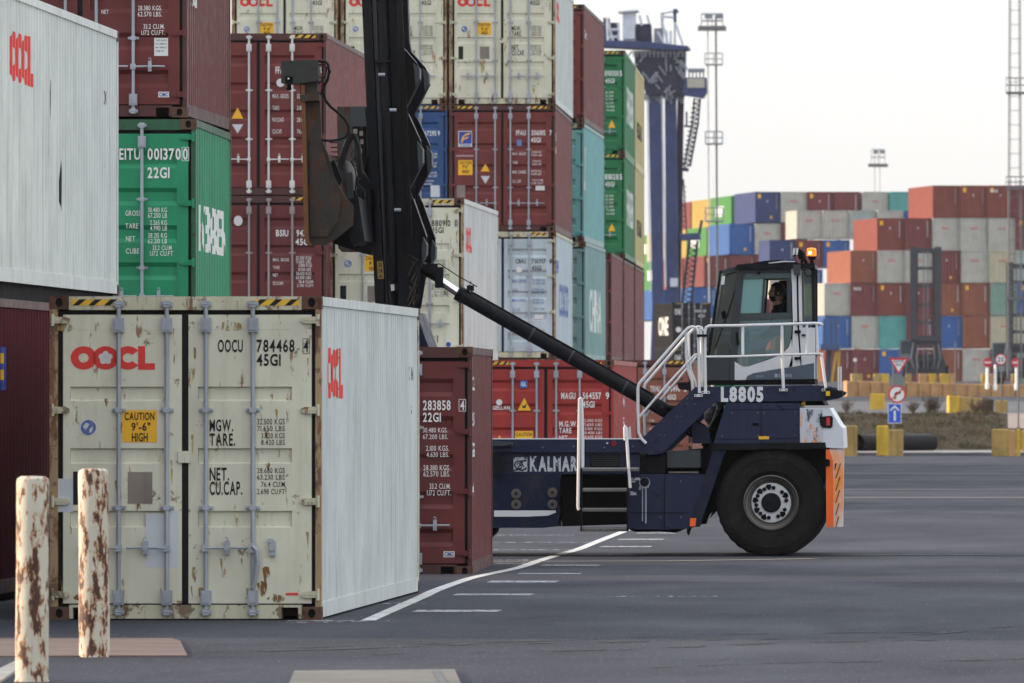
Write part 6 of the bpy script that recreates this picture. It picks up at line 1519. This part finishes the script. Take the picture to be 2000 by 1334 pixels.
    # orange jacket worn low over the hips and back
    jk = skin('hi_vis_jacket', [j(1522, 706, -.40), j(1518, 684, -.42), j(1516, 670, -.40), j(1528, 660, -.36), j(1506, 678, -.45), j(1499, 696, -.45)], [(0, 1), (1, 2), (2, 3), (1, 4), (4, 5)], [(.13, .10), (.15, .10), (.11, .10), (.09, .08), (.08, .07), (.06, .06)], HIV, t)
    mb = MB(); mb.tube([j(1512, 659, -.50), j(1513, 676, -.545), j(1509, 690, -.55)], .020, 6); mb.tube([j(1498, 684, -.54), j(1514, 692, -.55), j(1532, 688, -.51)], .016, 6); wpart('reflective_band', mb, REFL, jk)
driver()
# ================================================================= FAR STACKS
TH = R(11)
FAR = dict(ow=('white', 'pale grey'), brown=('brown', 'brown'), dk=('maroon', 'dark red'), blue=('royal', 'blue'), navy=('navy', 'navy'), teal=('lteal', 'teal'), grey=('grey', 'grey'),
           beige=('beige', 'beige'), sage=('sage', 'sage green'), cream=('cream', 'cream'), green=('lime', 'bright green'), yellow=('yellow', 'yellow'),
           sky=('skyblue', 'light blue'), gt=('greytea', 'grey-teal'), orange=('orangebrown', 'rust brown'))
for k_ in list(FAR):
    c_ = PAL[FAR[k_][0]]; c_ = {'ow': (.43, .42, .37), 'brown': (.20, .052, .040), 'dk': (.17, .044, .044), 'orange': (.25, .085, .05), 'green': (.06, .22, .06), 'yellow': (.36, .26, .07), 'cream': (.45, .42, .30), 'blue': (.035, .11, .32)}.get(k_, c_)
    M['far_' + k_] = paint('far_' + k_ + '_container_paint', c_, rust=.05, streak=.25, rough=.7, spec=.15)
def far_mesh(kind, H, L):
    def mk():
        mb = MB()
        if kind == 'frame':
            for x in (-.10, -W): mb.box(x, x + .10, 0, .10, 0, H); mb.box(x, x + .10, L - .1, L, 0, H)
            mb.box(-W + .1, -.1, .002, .1, H - .10, H - .002); mb.box(-W + .1, -.1, .002, .1, .002, .14)
            for x in (-.10, -W + .002): mb.box(x, x + .098, .1, L - .1, H - .08, H - .003); mb.box(x, x + .098, .1, L - .1, .003, .14)
        return mb.mesh('frame')
    return cached(('far', kind, H, L), mk)
def far_box(xl, yb, s_, kind, label, H=HC, L=L40, group=None, th=TH, d=None):
    sc = s_; left = Vector(((xl - VX) / sc, F / sc, CH + (HY - yb) / sc))
    loc = left + Vector((math.cos(th) * W, math.sin(th) * W, 0))
    T = empty('shipping_container', loc, label, 'shipping container', group, th)
    m = M['far_' + kind]
    link('frame', far_mesh('frame', H, L), M['far_' + kind], T)
    link('side_wall', cached(('wl', (H, L)), lambda: wall_mesh(H, L, -1)), m, T)
    link('side_wall', cached(('wr', (H, L)), lambda: wall_mesh(H, L, 1)), m, T)
    link('end_wall', cached(('fe', H), lambda: end_mesh(H, L, True)), m, T)
    link('end_wall', cached(('we', (H, L)), lambda: end_mesh(H, L)), m, T)
    link('roof', cached(('ro', (H, L)), lambda: roof_mesh(H, L)), m, T)
    link('underframe', cached(('fl', (H, L)), lambda: floor_mesh(H, L)), M['under'], T)
    rg = random.Random(int(xl * 7 + yb))
    def mk(nm, lst, mm):
        V, Fc = join2d(lst); me = bpy.data.meshes.new(nm); me.from_pydata([(a, .012, b) for a, b in V], [], Fc); me.update(); link(nm, me, M[mm], T)
    if kind == 'ow' or kind == 'beige':
        mk('logo', [text2d('OOCL', -W / 2 - .36, -W / 2 + .36, H - 1.02, H - .82, 'b')], 'inkred')
    elif kind in ('brown', 'dk', 'blue', 'navy', 'orange'):
        mk('vertical_lettering', [rect2d(-.42, -.36, H - 1.7, H - .25)], 'galvdull' if rg.random() < .5 else 'patch')
        if rg.random() < .5: mk('height_sign', [rect2d(-W + .25, -W + .55, H - .62, H - .22)], 'signy')
        if rg.random() < .7: mk('small_label', [rect2d(-1.3, -1.2, H - 1.0, H - .8)], 'patch')
        if rg.random() < .5: mk('yellow_label', [rect2d(-1.0, -.8, .35, .6)], 'signy')
    return T
tiers = ['top', 'second', 'third', 'fourth', 'fifth', 'bottom']
RB = [(425, [(1822, 'brown'), (1875.5, 'brown'), (1929, 'brown'), (1982.5, 'dk')]),
      (489, [(1713, 'brown'), (1767.5, 'dk'), (1822, 'ow'), (1876, 'ow'), (1931, 'ow'), (1985, 'dk')]),
      (552, [(1661, 'orange'), (1714.5, 'ow'), (1768.5, 'ow'), (1824, 'dk'), (1878, 'ow'), (1932, 'beige'), (1985.5, 'gt')]),
      (616, [(1610, 'ow'), (1662, 'dk'), (1715, 'brown'), (1769, 'dk'), (1827, 'orange'), (1880.5, 'orange'), (1935, 'sage'), (1988, 'blue')]),
      (680.5, [(1611, 'blue'), (1664, 'ow'), (1718, 'teal'), (1772, 'dk'), (1828, 'blue'), (1881, 'orange'), (1935, 'beige'), (1988, 'beige')]),
      (745, [(1611, 'dk'), (1664, 'dk'), (1718, 'blue'), (1772, 'dk'), (1828, 'orange'), (1881, 'ow'), (1935, 'dk'), (1988, 'sage')])]
for i, (yb, row) in enumerate(RB):
    for j, (xl, k) in enumerate(row):
        far_box(xl, yb, 21.75, k, '%s container end, %s from left, %s tier, far right block' % (FAR[k][1], ords[j], tiers[i]), group='containers stacked in the far right block')
# "tex" lettering on three of the brown ends
for T in [o for o in bpy.data.objects if o.get('label', '').startswith(('brown container end, third from left, top tier, far right', 'dark red container end, second from left, fourth tier, far right'))]:
    V, Fc = join2d([text2d('tex', -W + .25, -W + .95, HC - .62, HC - .28, 'b')]); me = bpy.data.meshes.new('lettering'); me.from_pydata([(a, .010, b) for a, b in V], [], Fc); link('lettering', me, M['inkw'], T)
# middle block of shorter containers, partly behind the cab roof
MBK = [(466, [(1556, 'ow'), (1607, 'ow'), (1660, 'gt'), (1714, 'ow'), (1767, 'blue')]),
       (523.5, [(1503, 'navy'), (1556, 'dk'), (1609, 'blue')]), (581, [(1503, 'ow'), (1556, 'blue')]), (638, [(1450, 'dk'), (1503, 'dk'), (1556, 'ow')]), (695, [(1450, 'blue'), (1503, 'dk'), (1556, 'grey')]), (752, [(1450, 'dk'), (1503, 'teal'), (1556, 'dk')])]
for i, (yb, row) in enumerate(MBK):
    for j, (xl, k) in enumerate(row):
        far_box(xl, yb, 21.2, k, '%s container end, %s from left, %s tier, middle block above the cab' % (FAR[k][1], ords[j], tiers[i]), H=ST, L=L20, group='containers in the middle block')
# left block, its bays stepping back to the left
LBK = [(434, [(1475, 'navy'), (1526, 'ow'), (1577, 'dk'), (1630, 'dk'), (1685, 'ow'), (1738, 'teal')]),
       (496.5, [(1424, 'blue'), (1475, 'ow'), (1527, 'dk')]), (559, [(1375, 'dk'), (1427, 'dk'), (1477, 'dk')]), (621, [(1352, 'blue'), (1405, 'dk')]), (683, [(1352, 'ow'), (1405, 'blue')])]
for i, (yb, row) in enumerate(LBK):
    for j, (xl, k) in enumerate(row):
        far_box(xl, yb, 20.6, k, '%s container end, %s from left, %s tier, far left block' % (FAR[k][1], ords[j], tiers[i]), group='containers in the far left block')
BACK = [(1428, 20.3, ['green', 'green', 'orange', 'blue']), (1390, 20.0, ['yellow', 'yellow', 'green', 'navy']), (1349, 19.7, ['dk', 'cream', 'orange', 'dk']), (1324, 19.4, ['yellow', 'green', 'dk', 'orange'])]
for i, (xl, s_, ks) in enumerate(BACK):
    for j, k in enumerate(ks):
        if j == 0 and i > 2: continue
        xl_ = xl - 48 * j
        yb = 776 - (776 - (436, 498, 560, 622)[j]) * s_ / 20.6
        T = far_box(xl_, yb, s_, k, '%s container side, %s tier, %s stack counting left from the navy one' % (FAR[k][1], tiers[j], ('first', 'second', 'third', 'fourth')[i]), group='container sides stepping back beside the crane')
        if k == 'green':
            y = -.0; V, Fc = join2d([rect2d(4.5, 9.5, 1.0, 2.0)])
            me = bpy.data.meshes.new('side_mark'); me.from_pydata([(-W + .004, a, b) for a, b in V], [], Fc); link('side_mark', me, M['patch'], T)
# dark grey and black pair in the middle distance
og = []
for z_, yb, nm in ((0, 681, 'upper'), (1, 771, 'lower')):
    sc = 31.0; left = Vector(((1313 - VX) / sc, F / sc, CH + (HY - yb) / sc)); th = R(7.5)
    loc = left + Vector((math.cos(th) * W, math.sin(th) * W, 0))
    b = Box(loc, HC, L40, 'darkbox', '%s of two dark containers with white rods seen beyond the stair rails' % nm, cast=False, framem='darkbox', slope=-math.tan(th))
    V, Fc = join2d([text2d('ONE', 3.2, 9.4, .9, 2.0, 'b')])
    V = [(12.2 - a, c_) for a, c_ in V]
    me = bpy.data.meshes.new('side_lettering'); me.from_pydata([(-W - .004 + .012, a, c_) for a, c_ in V], [], Fc); link('side_lettering', me, M['inkw'], b.T)
    flat('lettering', [text2d('ONE', -W + .15, -W + .55, 2.15, 2.5, 'b'), text2d('ONEU 123', -1.0, -.3, 2.3, 2.45, 'b'), text2d('45G1', -.8, -.4, 2.0, 2.15, 'b')], .006, M['inkw'], b.T)
    flat('round_sticker', [disc2d(-W + .4, 1.2, .17)], .006, M['inkw'], b.T)

# ================================================================= FAR MACHINES
DKM = mat('dark_machine_paint', (.045, .046, .055), rough=.6, streak=.3); GYM = mat('grey_machine_paint', (.15, .17, .20), rough=.6)
TYR = mat('far_tyre', (.015, .015, .016), rough=.8); GLS = mat('far_cab_glass', (.05, .07, .08), rough=.15)
def far_lift(px, s_, top, bot, hw, label, body=1):
    """tall ladder mast of a lift truck with body, cab and wheels"""
    b = base(px, s_, CH + (HY - bot) / s_); t = empty('container_lift_truck', b, label, 'lift truck'); X, Y, Z = b; h = (bot - top) / s_; w2 = hw / s_
    for sx in (-1, 1):
        wpart('mast_upright', MB().box(X + sx * w2 - .26, X + sx * w2 + .26, Y, Y + .5, Z + .5, Z + h).box(X + sx * w2 * .72 - .09, X + sx * w2 * .72 + .09, Y + .2, Y + .6, Z + .5, Z + h - .3), DKM, t)
    for k in range(7):
        zz = Z + h - .25 - k * h * .135
        wpart('cross_beam', MB().box(X - w2, X + w2, Y + .08, Y + .4, zz - (.25 if k == 0 else .12), zz + .12), DKM, t)
    wpart('carriage', MB().box(X - w2 * .8, X + w2 * .8, Y - .12, Y - .004, Z + h * .26, Z + h * .34).box(X - w2 * 1.1, X + w2 * 1.1, Y - .3, Y - .12, Z + h * .30, Z + h * .33), DKM, t)
    wpart('chain', MB().cyl((X - .15, Y + .1, Z + 1), (X - .15, Y + .1, Z + h - .3), .04, 5).cyl((X + .15, Y + .1, Z + 1), (X + .15, Y + .1, Z + h - .3), .04, 5), GYM, t)
    if body:
        wpart('chassis', MB().box(X - 1.5, X + 1.5, Y + .6, Y + 6.5, Z + .55, Z + 1.5).prism([(X - 1.45, Z + 1.5), (X + 1.45, Z + 1.5), (X + 1.3, Z + 2.1), (X - 1.3, Z + 2.1)], Y + 3.4, Y + 6.4), DKM, t)
        cab_ = wpart('cab', MB().prism([(X - 2.1, Z + 1.55), (X - .6, Z + 1.55), (X - .65, Z + 3.2), (X - 2.0, Z + 3.2)], Y + 1.4, Y + 3), GYM, t)
        wpart('windscreen', MB().box(X - 1.9, X - .75, Y + 1.38, Y + 1.396, Z + 2.1, Z + 3.1), GLS, cab_)
        for sx in (-1, 1):
            for yy in (1.3, 5.6):
                w_ = wpart('wheel', MB().cyl((X + sx * 1.1, Y + yy, Z + .62), (X + sx * 1.75, Y + yy, Z + .62), .62, 20), TYR, t)
                wpart('rim', MB().cyl((X + sx * 1.752, Y + yy, Z + .62), (X + sx * 1.78, Y + yy, Z + .62), .3, 14), GYM, w_)
        wpart('counterweight', MB().prism([(X - 1.5, Z + .5), (X + 1.5, Z + .5), (X + 1.5, Z + 1.6), (X + 1.2, Z + 1.9), (X - 1.2, Z + 1.9), (X - 1.5, Z + 1.6)], Y + 6.51, Y + 7.4), GYM, t)
        for k in (-.9, -.55, .55, .9): wpart('hose', MB().tube([(X + k, Y - .05, Z + 1.0), (X + k * 1.25, Y - .25, Z + 1.8), (X + k * 1.1, Y - .1, Z + 2.6), (X + k, Y + .1, Z + 3.2)], .05, 6), GYM, t)
    return t
far_lift(1808, 25.5, 482, 745, 24, 'tall dark lift truck mast standing against the far containers, right of the give way sign')
far_lift(1990, 26, 512, 752, 18, 'dark lift truck mast at the right edge, behind the lattice tower')
# blue and yellow straddle frame behind the cab
def straddle():
    s_ = 29; b = base(1622, s_, CH + (HY - 748) / s_); t = empty('spreader_stand', b, 'blue frame with yellow legs visible just right of the cab rails', 'frame'); X, Y, Z = b
    BL = mat('machine_blue', (.05, .08, .17), rough=.6, streak=.3); YL = mat('machine_yellow', (.50, .30, .03), rough=.6, streak=.5)
    q = lambda px, py: (P(px, py, s_).x, P(px, py, s_).z)
    wpart('upper_beam', MB().prism([q(1603, 672), q(1640, 672), q(1640, 684), q(1603, 684)], Y, Y + 2), BL, t)
    for a in (1609, 1622, 1633): wpart('guide', MB().prism([q(a - 2, 622), q(a + 3, 622), q(a + 3, 672), q(a - 2, 672)], Y + .2, Y + 1), BL, t)
    for a, b_ in ((1602, 1594), (1631, 1622), (1636, 1634)): wpart('leg', MB().prism([q(a, 684), q(a + 5, 684), q(b_ + 5, 746), q(b_, 746)], Y + .2, Y + .7), YL, t)
    for a in (1615,): wpart('leg', MB().prism([q(a, 684), q(a + 7, 684), q(a + 8, 746), q(a - 2, 746)], Y + 1, Y + 1.4), BL, t)
straddle()

# ================================================================= QUAY CRANE
CB = mat('crane_blue', (.035, .055, .15), rough=.55, streak=.25, var=.2); CDK = mat('crane_dark_blue', (.016, .020, .045), rough=.65, streak=.3, var=.3); CW = mat('crane_white', (.55, .58, .64), rough=.6); CG = mat('crane_galvanised', (.22, .24, .28), rough=.6)
def crane():
    s_ = 24.0; b = base(1297, s_, gz(F / s_)); t = empty('quay_crane', b, 'blue quay crane with thick legs, zigzag stairs and dark machinery deck', 'crane'); X, Y, Z = b
    q = lambda px, py: (P(px, py, s_).x, P(px, py, s_).z)
    pr = lambda pts, y0, y1: MB().prism([q(*p) for p in pts], Y + y0, Y + y1)
    leg = wpart('leg', pr([(1266, 180), (1291, 180), (1296, 600), (1277, 760), (1268, 760), (1274, 600)], 0, 1.3), CB, t)
    wpart('leg', pr([(1298, 180), (1320, 180), (1324, 560), (1320, 760), (1296, 760), (1301, 560)], .2, 1.6), CB, t)
    wpart('leg', pr([(1322, 185), (1334, 185), (1328, 545), (1322, 760), (1315, 545)], 1.8, 3.0), CDK, t)
    wpart('access_ladder', pr([(1291.5, 185), (1295, 185), (1302, 560), (1298.5, 560)], -.3, -.05), CW, leg)
    wpart('leg_edge', pr([(1263, 190), (1265.5, 190), (1272, 570), (1269.5, 570)], -.2, .0), CW, leg)
    wpart('name_board', pr([(1309, 543), (1324, 543), (1324, 560), (1309, 560)], -.3, -.15), CW, t)
    g = pr([(1240, 100), (1338, 100), (1336, 186), (1262, 186), (1255, 160), (1240, 140)], -.5, 3.5); wpart('machinery_truss', g, CDK, t)
    rg = random.Random(3); tr = MB()
    for i in range(34):
        a = rg.uniform(1232, 1335); c_ = rg.uniform(96, 178); A = P(a, c_, s_); B = P(a + rg.choice((-14, 14, 0, 9)), c_ + rg.uniform(4, 20), s_)
        tr.cyl((A.x, Y - .65, A.z), (B.x, Y - .65, B.z), .07, 5)
    wpart('bracing', tr, CG, t)
    tr = MB()
    for a in range(1238, 1340, 8):
        A, B = P(a, 96, s_), P(a, 112, s_); tr.cyl((A.x, Y - .8, A.z), (B.x, Y - .8, B.z), .06, 5)
    A, B = P(1236, 104, s_), P(1340, 104, s_); tr.cyl((A.x, Y - .8, A.z), (B.x, Y - .8, B.z), .05, 5)
    for i in range(12):
        A, B = P(1252 + i * 7, 184, s_), P(1252 + i * 7 + 3, 192 + (i % 3) * 5, s_); tr.cyl((A.x, Y, A.z), (B.x, Y, B.z), .12, 5)
    wpart('walkway_rail', tr, CG, t)
    wpart('deck', pr([(1150, 80), (1240, 80), (1345, 91), (1346, 96), (1330, 99), (1150, 90)], -1.2, 4), CB, t)
    wpart('machine_house', pr([(1216, 24), (1240, 24), (1240, 76), (1216, 76)], 0, 3), CW, t)
    wpart('house_roof', pr([(1207, 22), (1246, 19), (1246, 22), (1207, 25)], -.3, 3.3), CW, t)
    wpart('winch_box', pr([(1242, 46), (1270, 46), (1272, 80), (1242, 80)], .5, 3), CDK, t)
    wpart('winch_box', pr([(1277, 55), (1294, 54), (1296, 88), (1276, 88)], .5, 2), CG, t)
    wpart('blue_box', pr([(1178, 34), (1190, 36), (1190, 80), (1176, 80)], .2, 2), CB, t); wpart('blue_box', pr([(1192, 44), (1206, 44), (1206, 78), (1192, 78)], .3, 2), CDK, t)
    fr = MB()
    for a, c_, b_, d in ((1186, 34, 1188, 88), (1208, 44, 1209, 88), (1190, 58, 1208, 58), (1190, 72, 1208, 72), (1291, 24, 1294, 54), (1249, 30, 1254, 50), (1264, 30, 1268, 46), (1294, 46, 1306, 90), (1284, 62, 1300, 90), (1302, 60, 1302, 90), (1310, 60, 1310, 90), (1318, 44, 1318, 88), (1319, 44, 1334, 88), (1292, 26, 1315, 22), (1294, 32, 1316, 34), (1186, 40, 1200, 88)):
        A, B = P(a, c_, s_), P(b_, d, s_); fr.cyl((A.x, Y, A.z), (B.x, Y, B.z), .10, 6)
    wpart('gantry_frame', fr, CW, t)
    wpart('boom_post', pr([(1314, 18), (1322, 17), (1326, 23), (1321, 26), (1321, 46), (1316, 46)], 0, .6), CB, t)
    wpart('boom_post', pr([(1290, 24), (1296, 24), (1295, 54), (1291, 52)], 0, .5), CB, t)
    cabp = wpart('operator_cab', pr([(1338, 152), (1380, 152), (1381, 180), (1374, 192), (1336, 186), (1334, 178)], -1, 1.5), CB, t)
    wpart('cab_panel', pr([(1343, 154), (1377, 154), (1377, 172), (1343, 172)], -1.1, -1.01), mat('crane_cab_panel', (.42, .40, .33), rough=.5), cabp)
    wpart('cab_top', pr([(1344, 134), (1376, 134), (1376, 141), (1344, 141)], -.5, .8), CG, t)
    st = MB()
    def line(a, c_, b_, d, r=.07, y=0): A, B = P(a, c_, s_), P(b_, d, s_); st.cyl((A.x, Y + y, A.z), (B.x, Y + y, B.z), r, 5)
    for k in range(5): line(1346 + k * 7, 141, 1346 + k * 7, 152, .05)
    for off in (0, 11):
        line(1356 + off, 192, 1352 + off, 240, .08, off * .06); line(1352 + off, 240, 1336 + off, 325, .09, off * .06)
    zz = 192; k = 0
    while zz < 322:
        f = (zz - 192) / 130; xc = 1361 - 22 * f
        line(xc - 7, zz, xc + 8, zz + 5, .05, .3); line(xc + 8, zz + 5, xc - 6, zz + 10, .05, .3); line(xc - 7, zz + 2, xc + 8, zz + 2, .035, .3); zz += 9
    line(1341, 218, 1341, 246, .08); line(1336, 246, 1352, 247, .09); line(1332, 330, 1345, 332, .16)
    wpart('stair', st, CDK, t)
    wpart('lower_platform', pr([(1328, 457), (1367, 455), (1368, 468), (1328, 470)], -1, 2), CB, t)
    st = MB()
    line(1366, 456, 1371, 430, .12); line(1341, 455, 1335, 350, .06); line(1332, 455, 1333, 350, .05)
    for k in range(9): line(1333, 360 + k * 10, 1340, 366 + k * 10, .04)
    line(1346, 470, 1330, 610, .12); line(1362, 470, 1348, 610, .12)
    for k in range(14): line(1345 - k * 1.3, 474 + k * 10, 1361 - k * 1.1, 480 + k * 10, .05); line(1361 - k * 1.1, 480 + k * 10, 1344 - k * 1.3, 484 + k * 10, .05)
    wpart('stair', st, CDK, t)
    for a in (1268, 1318):
        wpart('bogie', pr([(a - 10, 744), (a + 14, 744), (a + 10, 733), (a - 6, 733)], 0, 1.4), CDK, t)
crane()

# ================================================================= LIGHT MASTS, TOWER
MS = mat('mast_steel', (.16, .16, .16), rough=.7); ML = mat('pale_mast_steel', (.45, .45, .44), rough=.7)
def light_mast(poles, s_, bot, head, plats, label, r=.13):
    cx = sum(p[0] for p in poles) / len(poles); b = base(cx, s_, gz(F / s_)); t = empty('light_mast', b, label, 'light mast'); Y = b[1]
    for px, pt, m_, rr in poles:
        A, B = P(px, bot, s_), P(px - 4, pt, s_); wpart('pole', MB().cyl((A.x, Y, gz(Y)), (B.x, Y, B.z), rr, 8), m_, t)
    x0, x1, y0, y1 = head; fr = MB()
    for yy in (y0, (y0 + y1) / 2, y1):
        A, B = P(x0 + 6, yy, s_), P(x1 - 6, yy, s_); fr.cyl((A.x, Y - .4, A.z), (B.x, Y - .4, B.z), .06, 5); fr.cyl((A.x, Y + .8, A.z), (B.x, Y + .8, B.z), .05, 5)
    for xx in (x0 + 6, (x0 + x1) / 2, x1 - 6):
        A, B = P(xx, y0, s_), P(xx, y1, s_); fr.cyl((A.x, Y - .4, A.z), (B.x, Y - .4, B.z), .05, 5)
    wpart('head_frame', fr, ML, t)
    for k in range(6):
        A = P(x0 + (x1 - x0) * (k + .5) / 6, y1, s_); wpart('floodlight', MB().prism([(A.x - .24, A.z - .28), (A.x + .24, A.z - .28), (A.x + .18, A.z + .14), (A.x - .18, A.z + .14)], Y - .6, Y - .1), MS, t)
        if k in (1, 2, 4, 5):
            A = P(x0 + 6 + (x1 - x0 - 12) * (k + .5) / 6, y0 + 5, s_); wpart('floodlight', MB().box(A.x - .16, A.x + .16, Y - .6, Y - .2, A.z - .2, A.z + .2), CG, t)
    for (a, b_, c_, d) in plats:
        fr = MB()
        for yy in (c_, (c_ + d) / 2, d):
            A, B = P(a, yy, s_), P(b_, yy, s_)
            for dy in (-.6, .6): fr.cyl((A.x, Y + dy, A.z), (B.x, Y + dy, B.z), .07 if yy == d else .035, 5)
        for xx in (a, (a + b_) / 2, b_):
            A, B = P(xx, c_, s_), P(xx, d, s_)
            for dy in (-.6, .6): fr.cyl((A.x, Y + dy, A.z), (B.x, Y + dy, B.z), .035, 5)
        A, B = P(a, d, s_), P(b_, d, s_); fr.box(A.x, B.x, Y - .6, Y + .6, A.z - .05, A.z)
        wpart('platform', fr, ML if d < 200 else CG, t)
light_mast([(1402, 30, MS, .085), (1386, 30, ML, .06)], 23.5, 600, (1364, 1418, 27, 54), [(1377, 1411, 104, 126), (1378, 1411, 257, 281), (1378, 1412, 406, 432)], 'tall slender light mast with round caged platforms right of the crane')
light_mast([(1712, 290, ML, .06), (1722, 290, ML, .05)], 16, 600, (1696, 1734, 292, 322), [], 'distant light mast rising behind the far containers')
def tower():
    s_ = 27; b = base(1982, s_, gz(F / s_)); t = empty('lattice_tower', b, 'slim steel lattice tower with caged platforms at the right edge', 'tower'); Y = b[1]
    lg = MB(); br = MB()
    def half(py): return 10.5 + (py / 760) * 3.5
    for sx in (-1, 1):
        for dy in (0, 1):
            A = P(1982 + sx * half(760), 748, s_); B = P(1982 + sx * half(0) + (2 if sx < 0 else -2) * 0, -30, s_)
            lg.cyl((A.x, Y + dy * .95, A.z), (B.x, Y + dy * .8 + .05, B.z), .045, 5)
            A = P(1982 + sx * (half(760) - 4), 748, s_); B = P(1982 + sx * (half(0) - 3.5), -30, s_); lg.cyl((A.x, Y + dy * .95, A.z), (B.x, Y + dy * .8, B.z), .022, 4)
    py = 748; k = 0
    while py > -30:
        h = half(py); A, B = P(1982 - h, py, s_), P(1982 + h, py - 26, s_); C_, D = P(1982 + h, py, s_), P(1982 - h, py - 26, s_)
        for dy in (0, .9):
            for sx in (-1, 1):
                A = P(1982 + sx * h, py, s_); B = P(1982 + sx * (h - 4), py - 6, s_); br.cyl((A.x, Y + dy, A.z), (B.x, Y + dy, B.z), .016, 3)
        A = P(1982 - h, py, s_); C_ = P(1982 + h, py, s_)
        if k % 4 == 0: br.cyl((A.x, Y, A.z), (C_.x, Y, C_.z), .03, 4)
        py -= 7; k += 1
    wpart('leg', lg, MS, t); wpart('bracing', br, MS, t)
    for c_, d in ((152, 180), (345, 366), (560, 582)):
        fr = MB()
        for yy in (c_, (c_ + d) / 2, d):
            A, B = P(1965, yy, s_), P(2003, yy, s_)
            for dy in (-.4, 1.3): fr.cyl((A.x, Y + dy, A.z), (B.x, Y + dy, B.z), .03, 4)
        for xx in (1965, 1974, 1984, 1994, 2003):
            A, B = P(xx, c_, s_), P(xx, d, s_)
            for dy in (-.4, 1.3): fr.cyl((A.x, Y + dy, A.z), (B.x, Y + dy, B.z), .03, 4)
        A, B = P(1965, d, s_), P(2003, d, s_); fr.box(A.x, B.x, Y - .4, Y + 1.3, A.z - .12, A.z)
        wpart('platform', fr, MS, t)
tower()
# ================================================================= HAZE in the far air
hz = bpy.data.materials.new('thin_haze'); hz.use_nodes = True; n, l = hz.node_tree.nodes, hz.node_tree.links; n.clear()
o = n.new('ShaderNodeOutputMaterial'); v_ = n.new('ShaderNodeVolumePrincipled'); v_.inputs['Density'].default_value = .00004
v_.inputs['Color'].default_value = (.90, .93, 1, 1); v_.inputs['Anisotropy'].default_value = .3
l.new(v_.outputs[0], o.inputs['Volume'])
mb = MB().box(-1500, 1500, -60, 5200, -1.2, 75); o = link('haze', mb.mesh('haze'), hz); o['kind'] = 'stuff'; o['label'] = 'thin pale haze in the air over the whole yard'; o['category'] = 'haze'
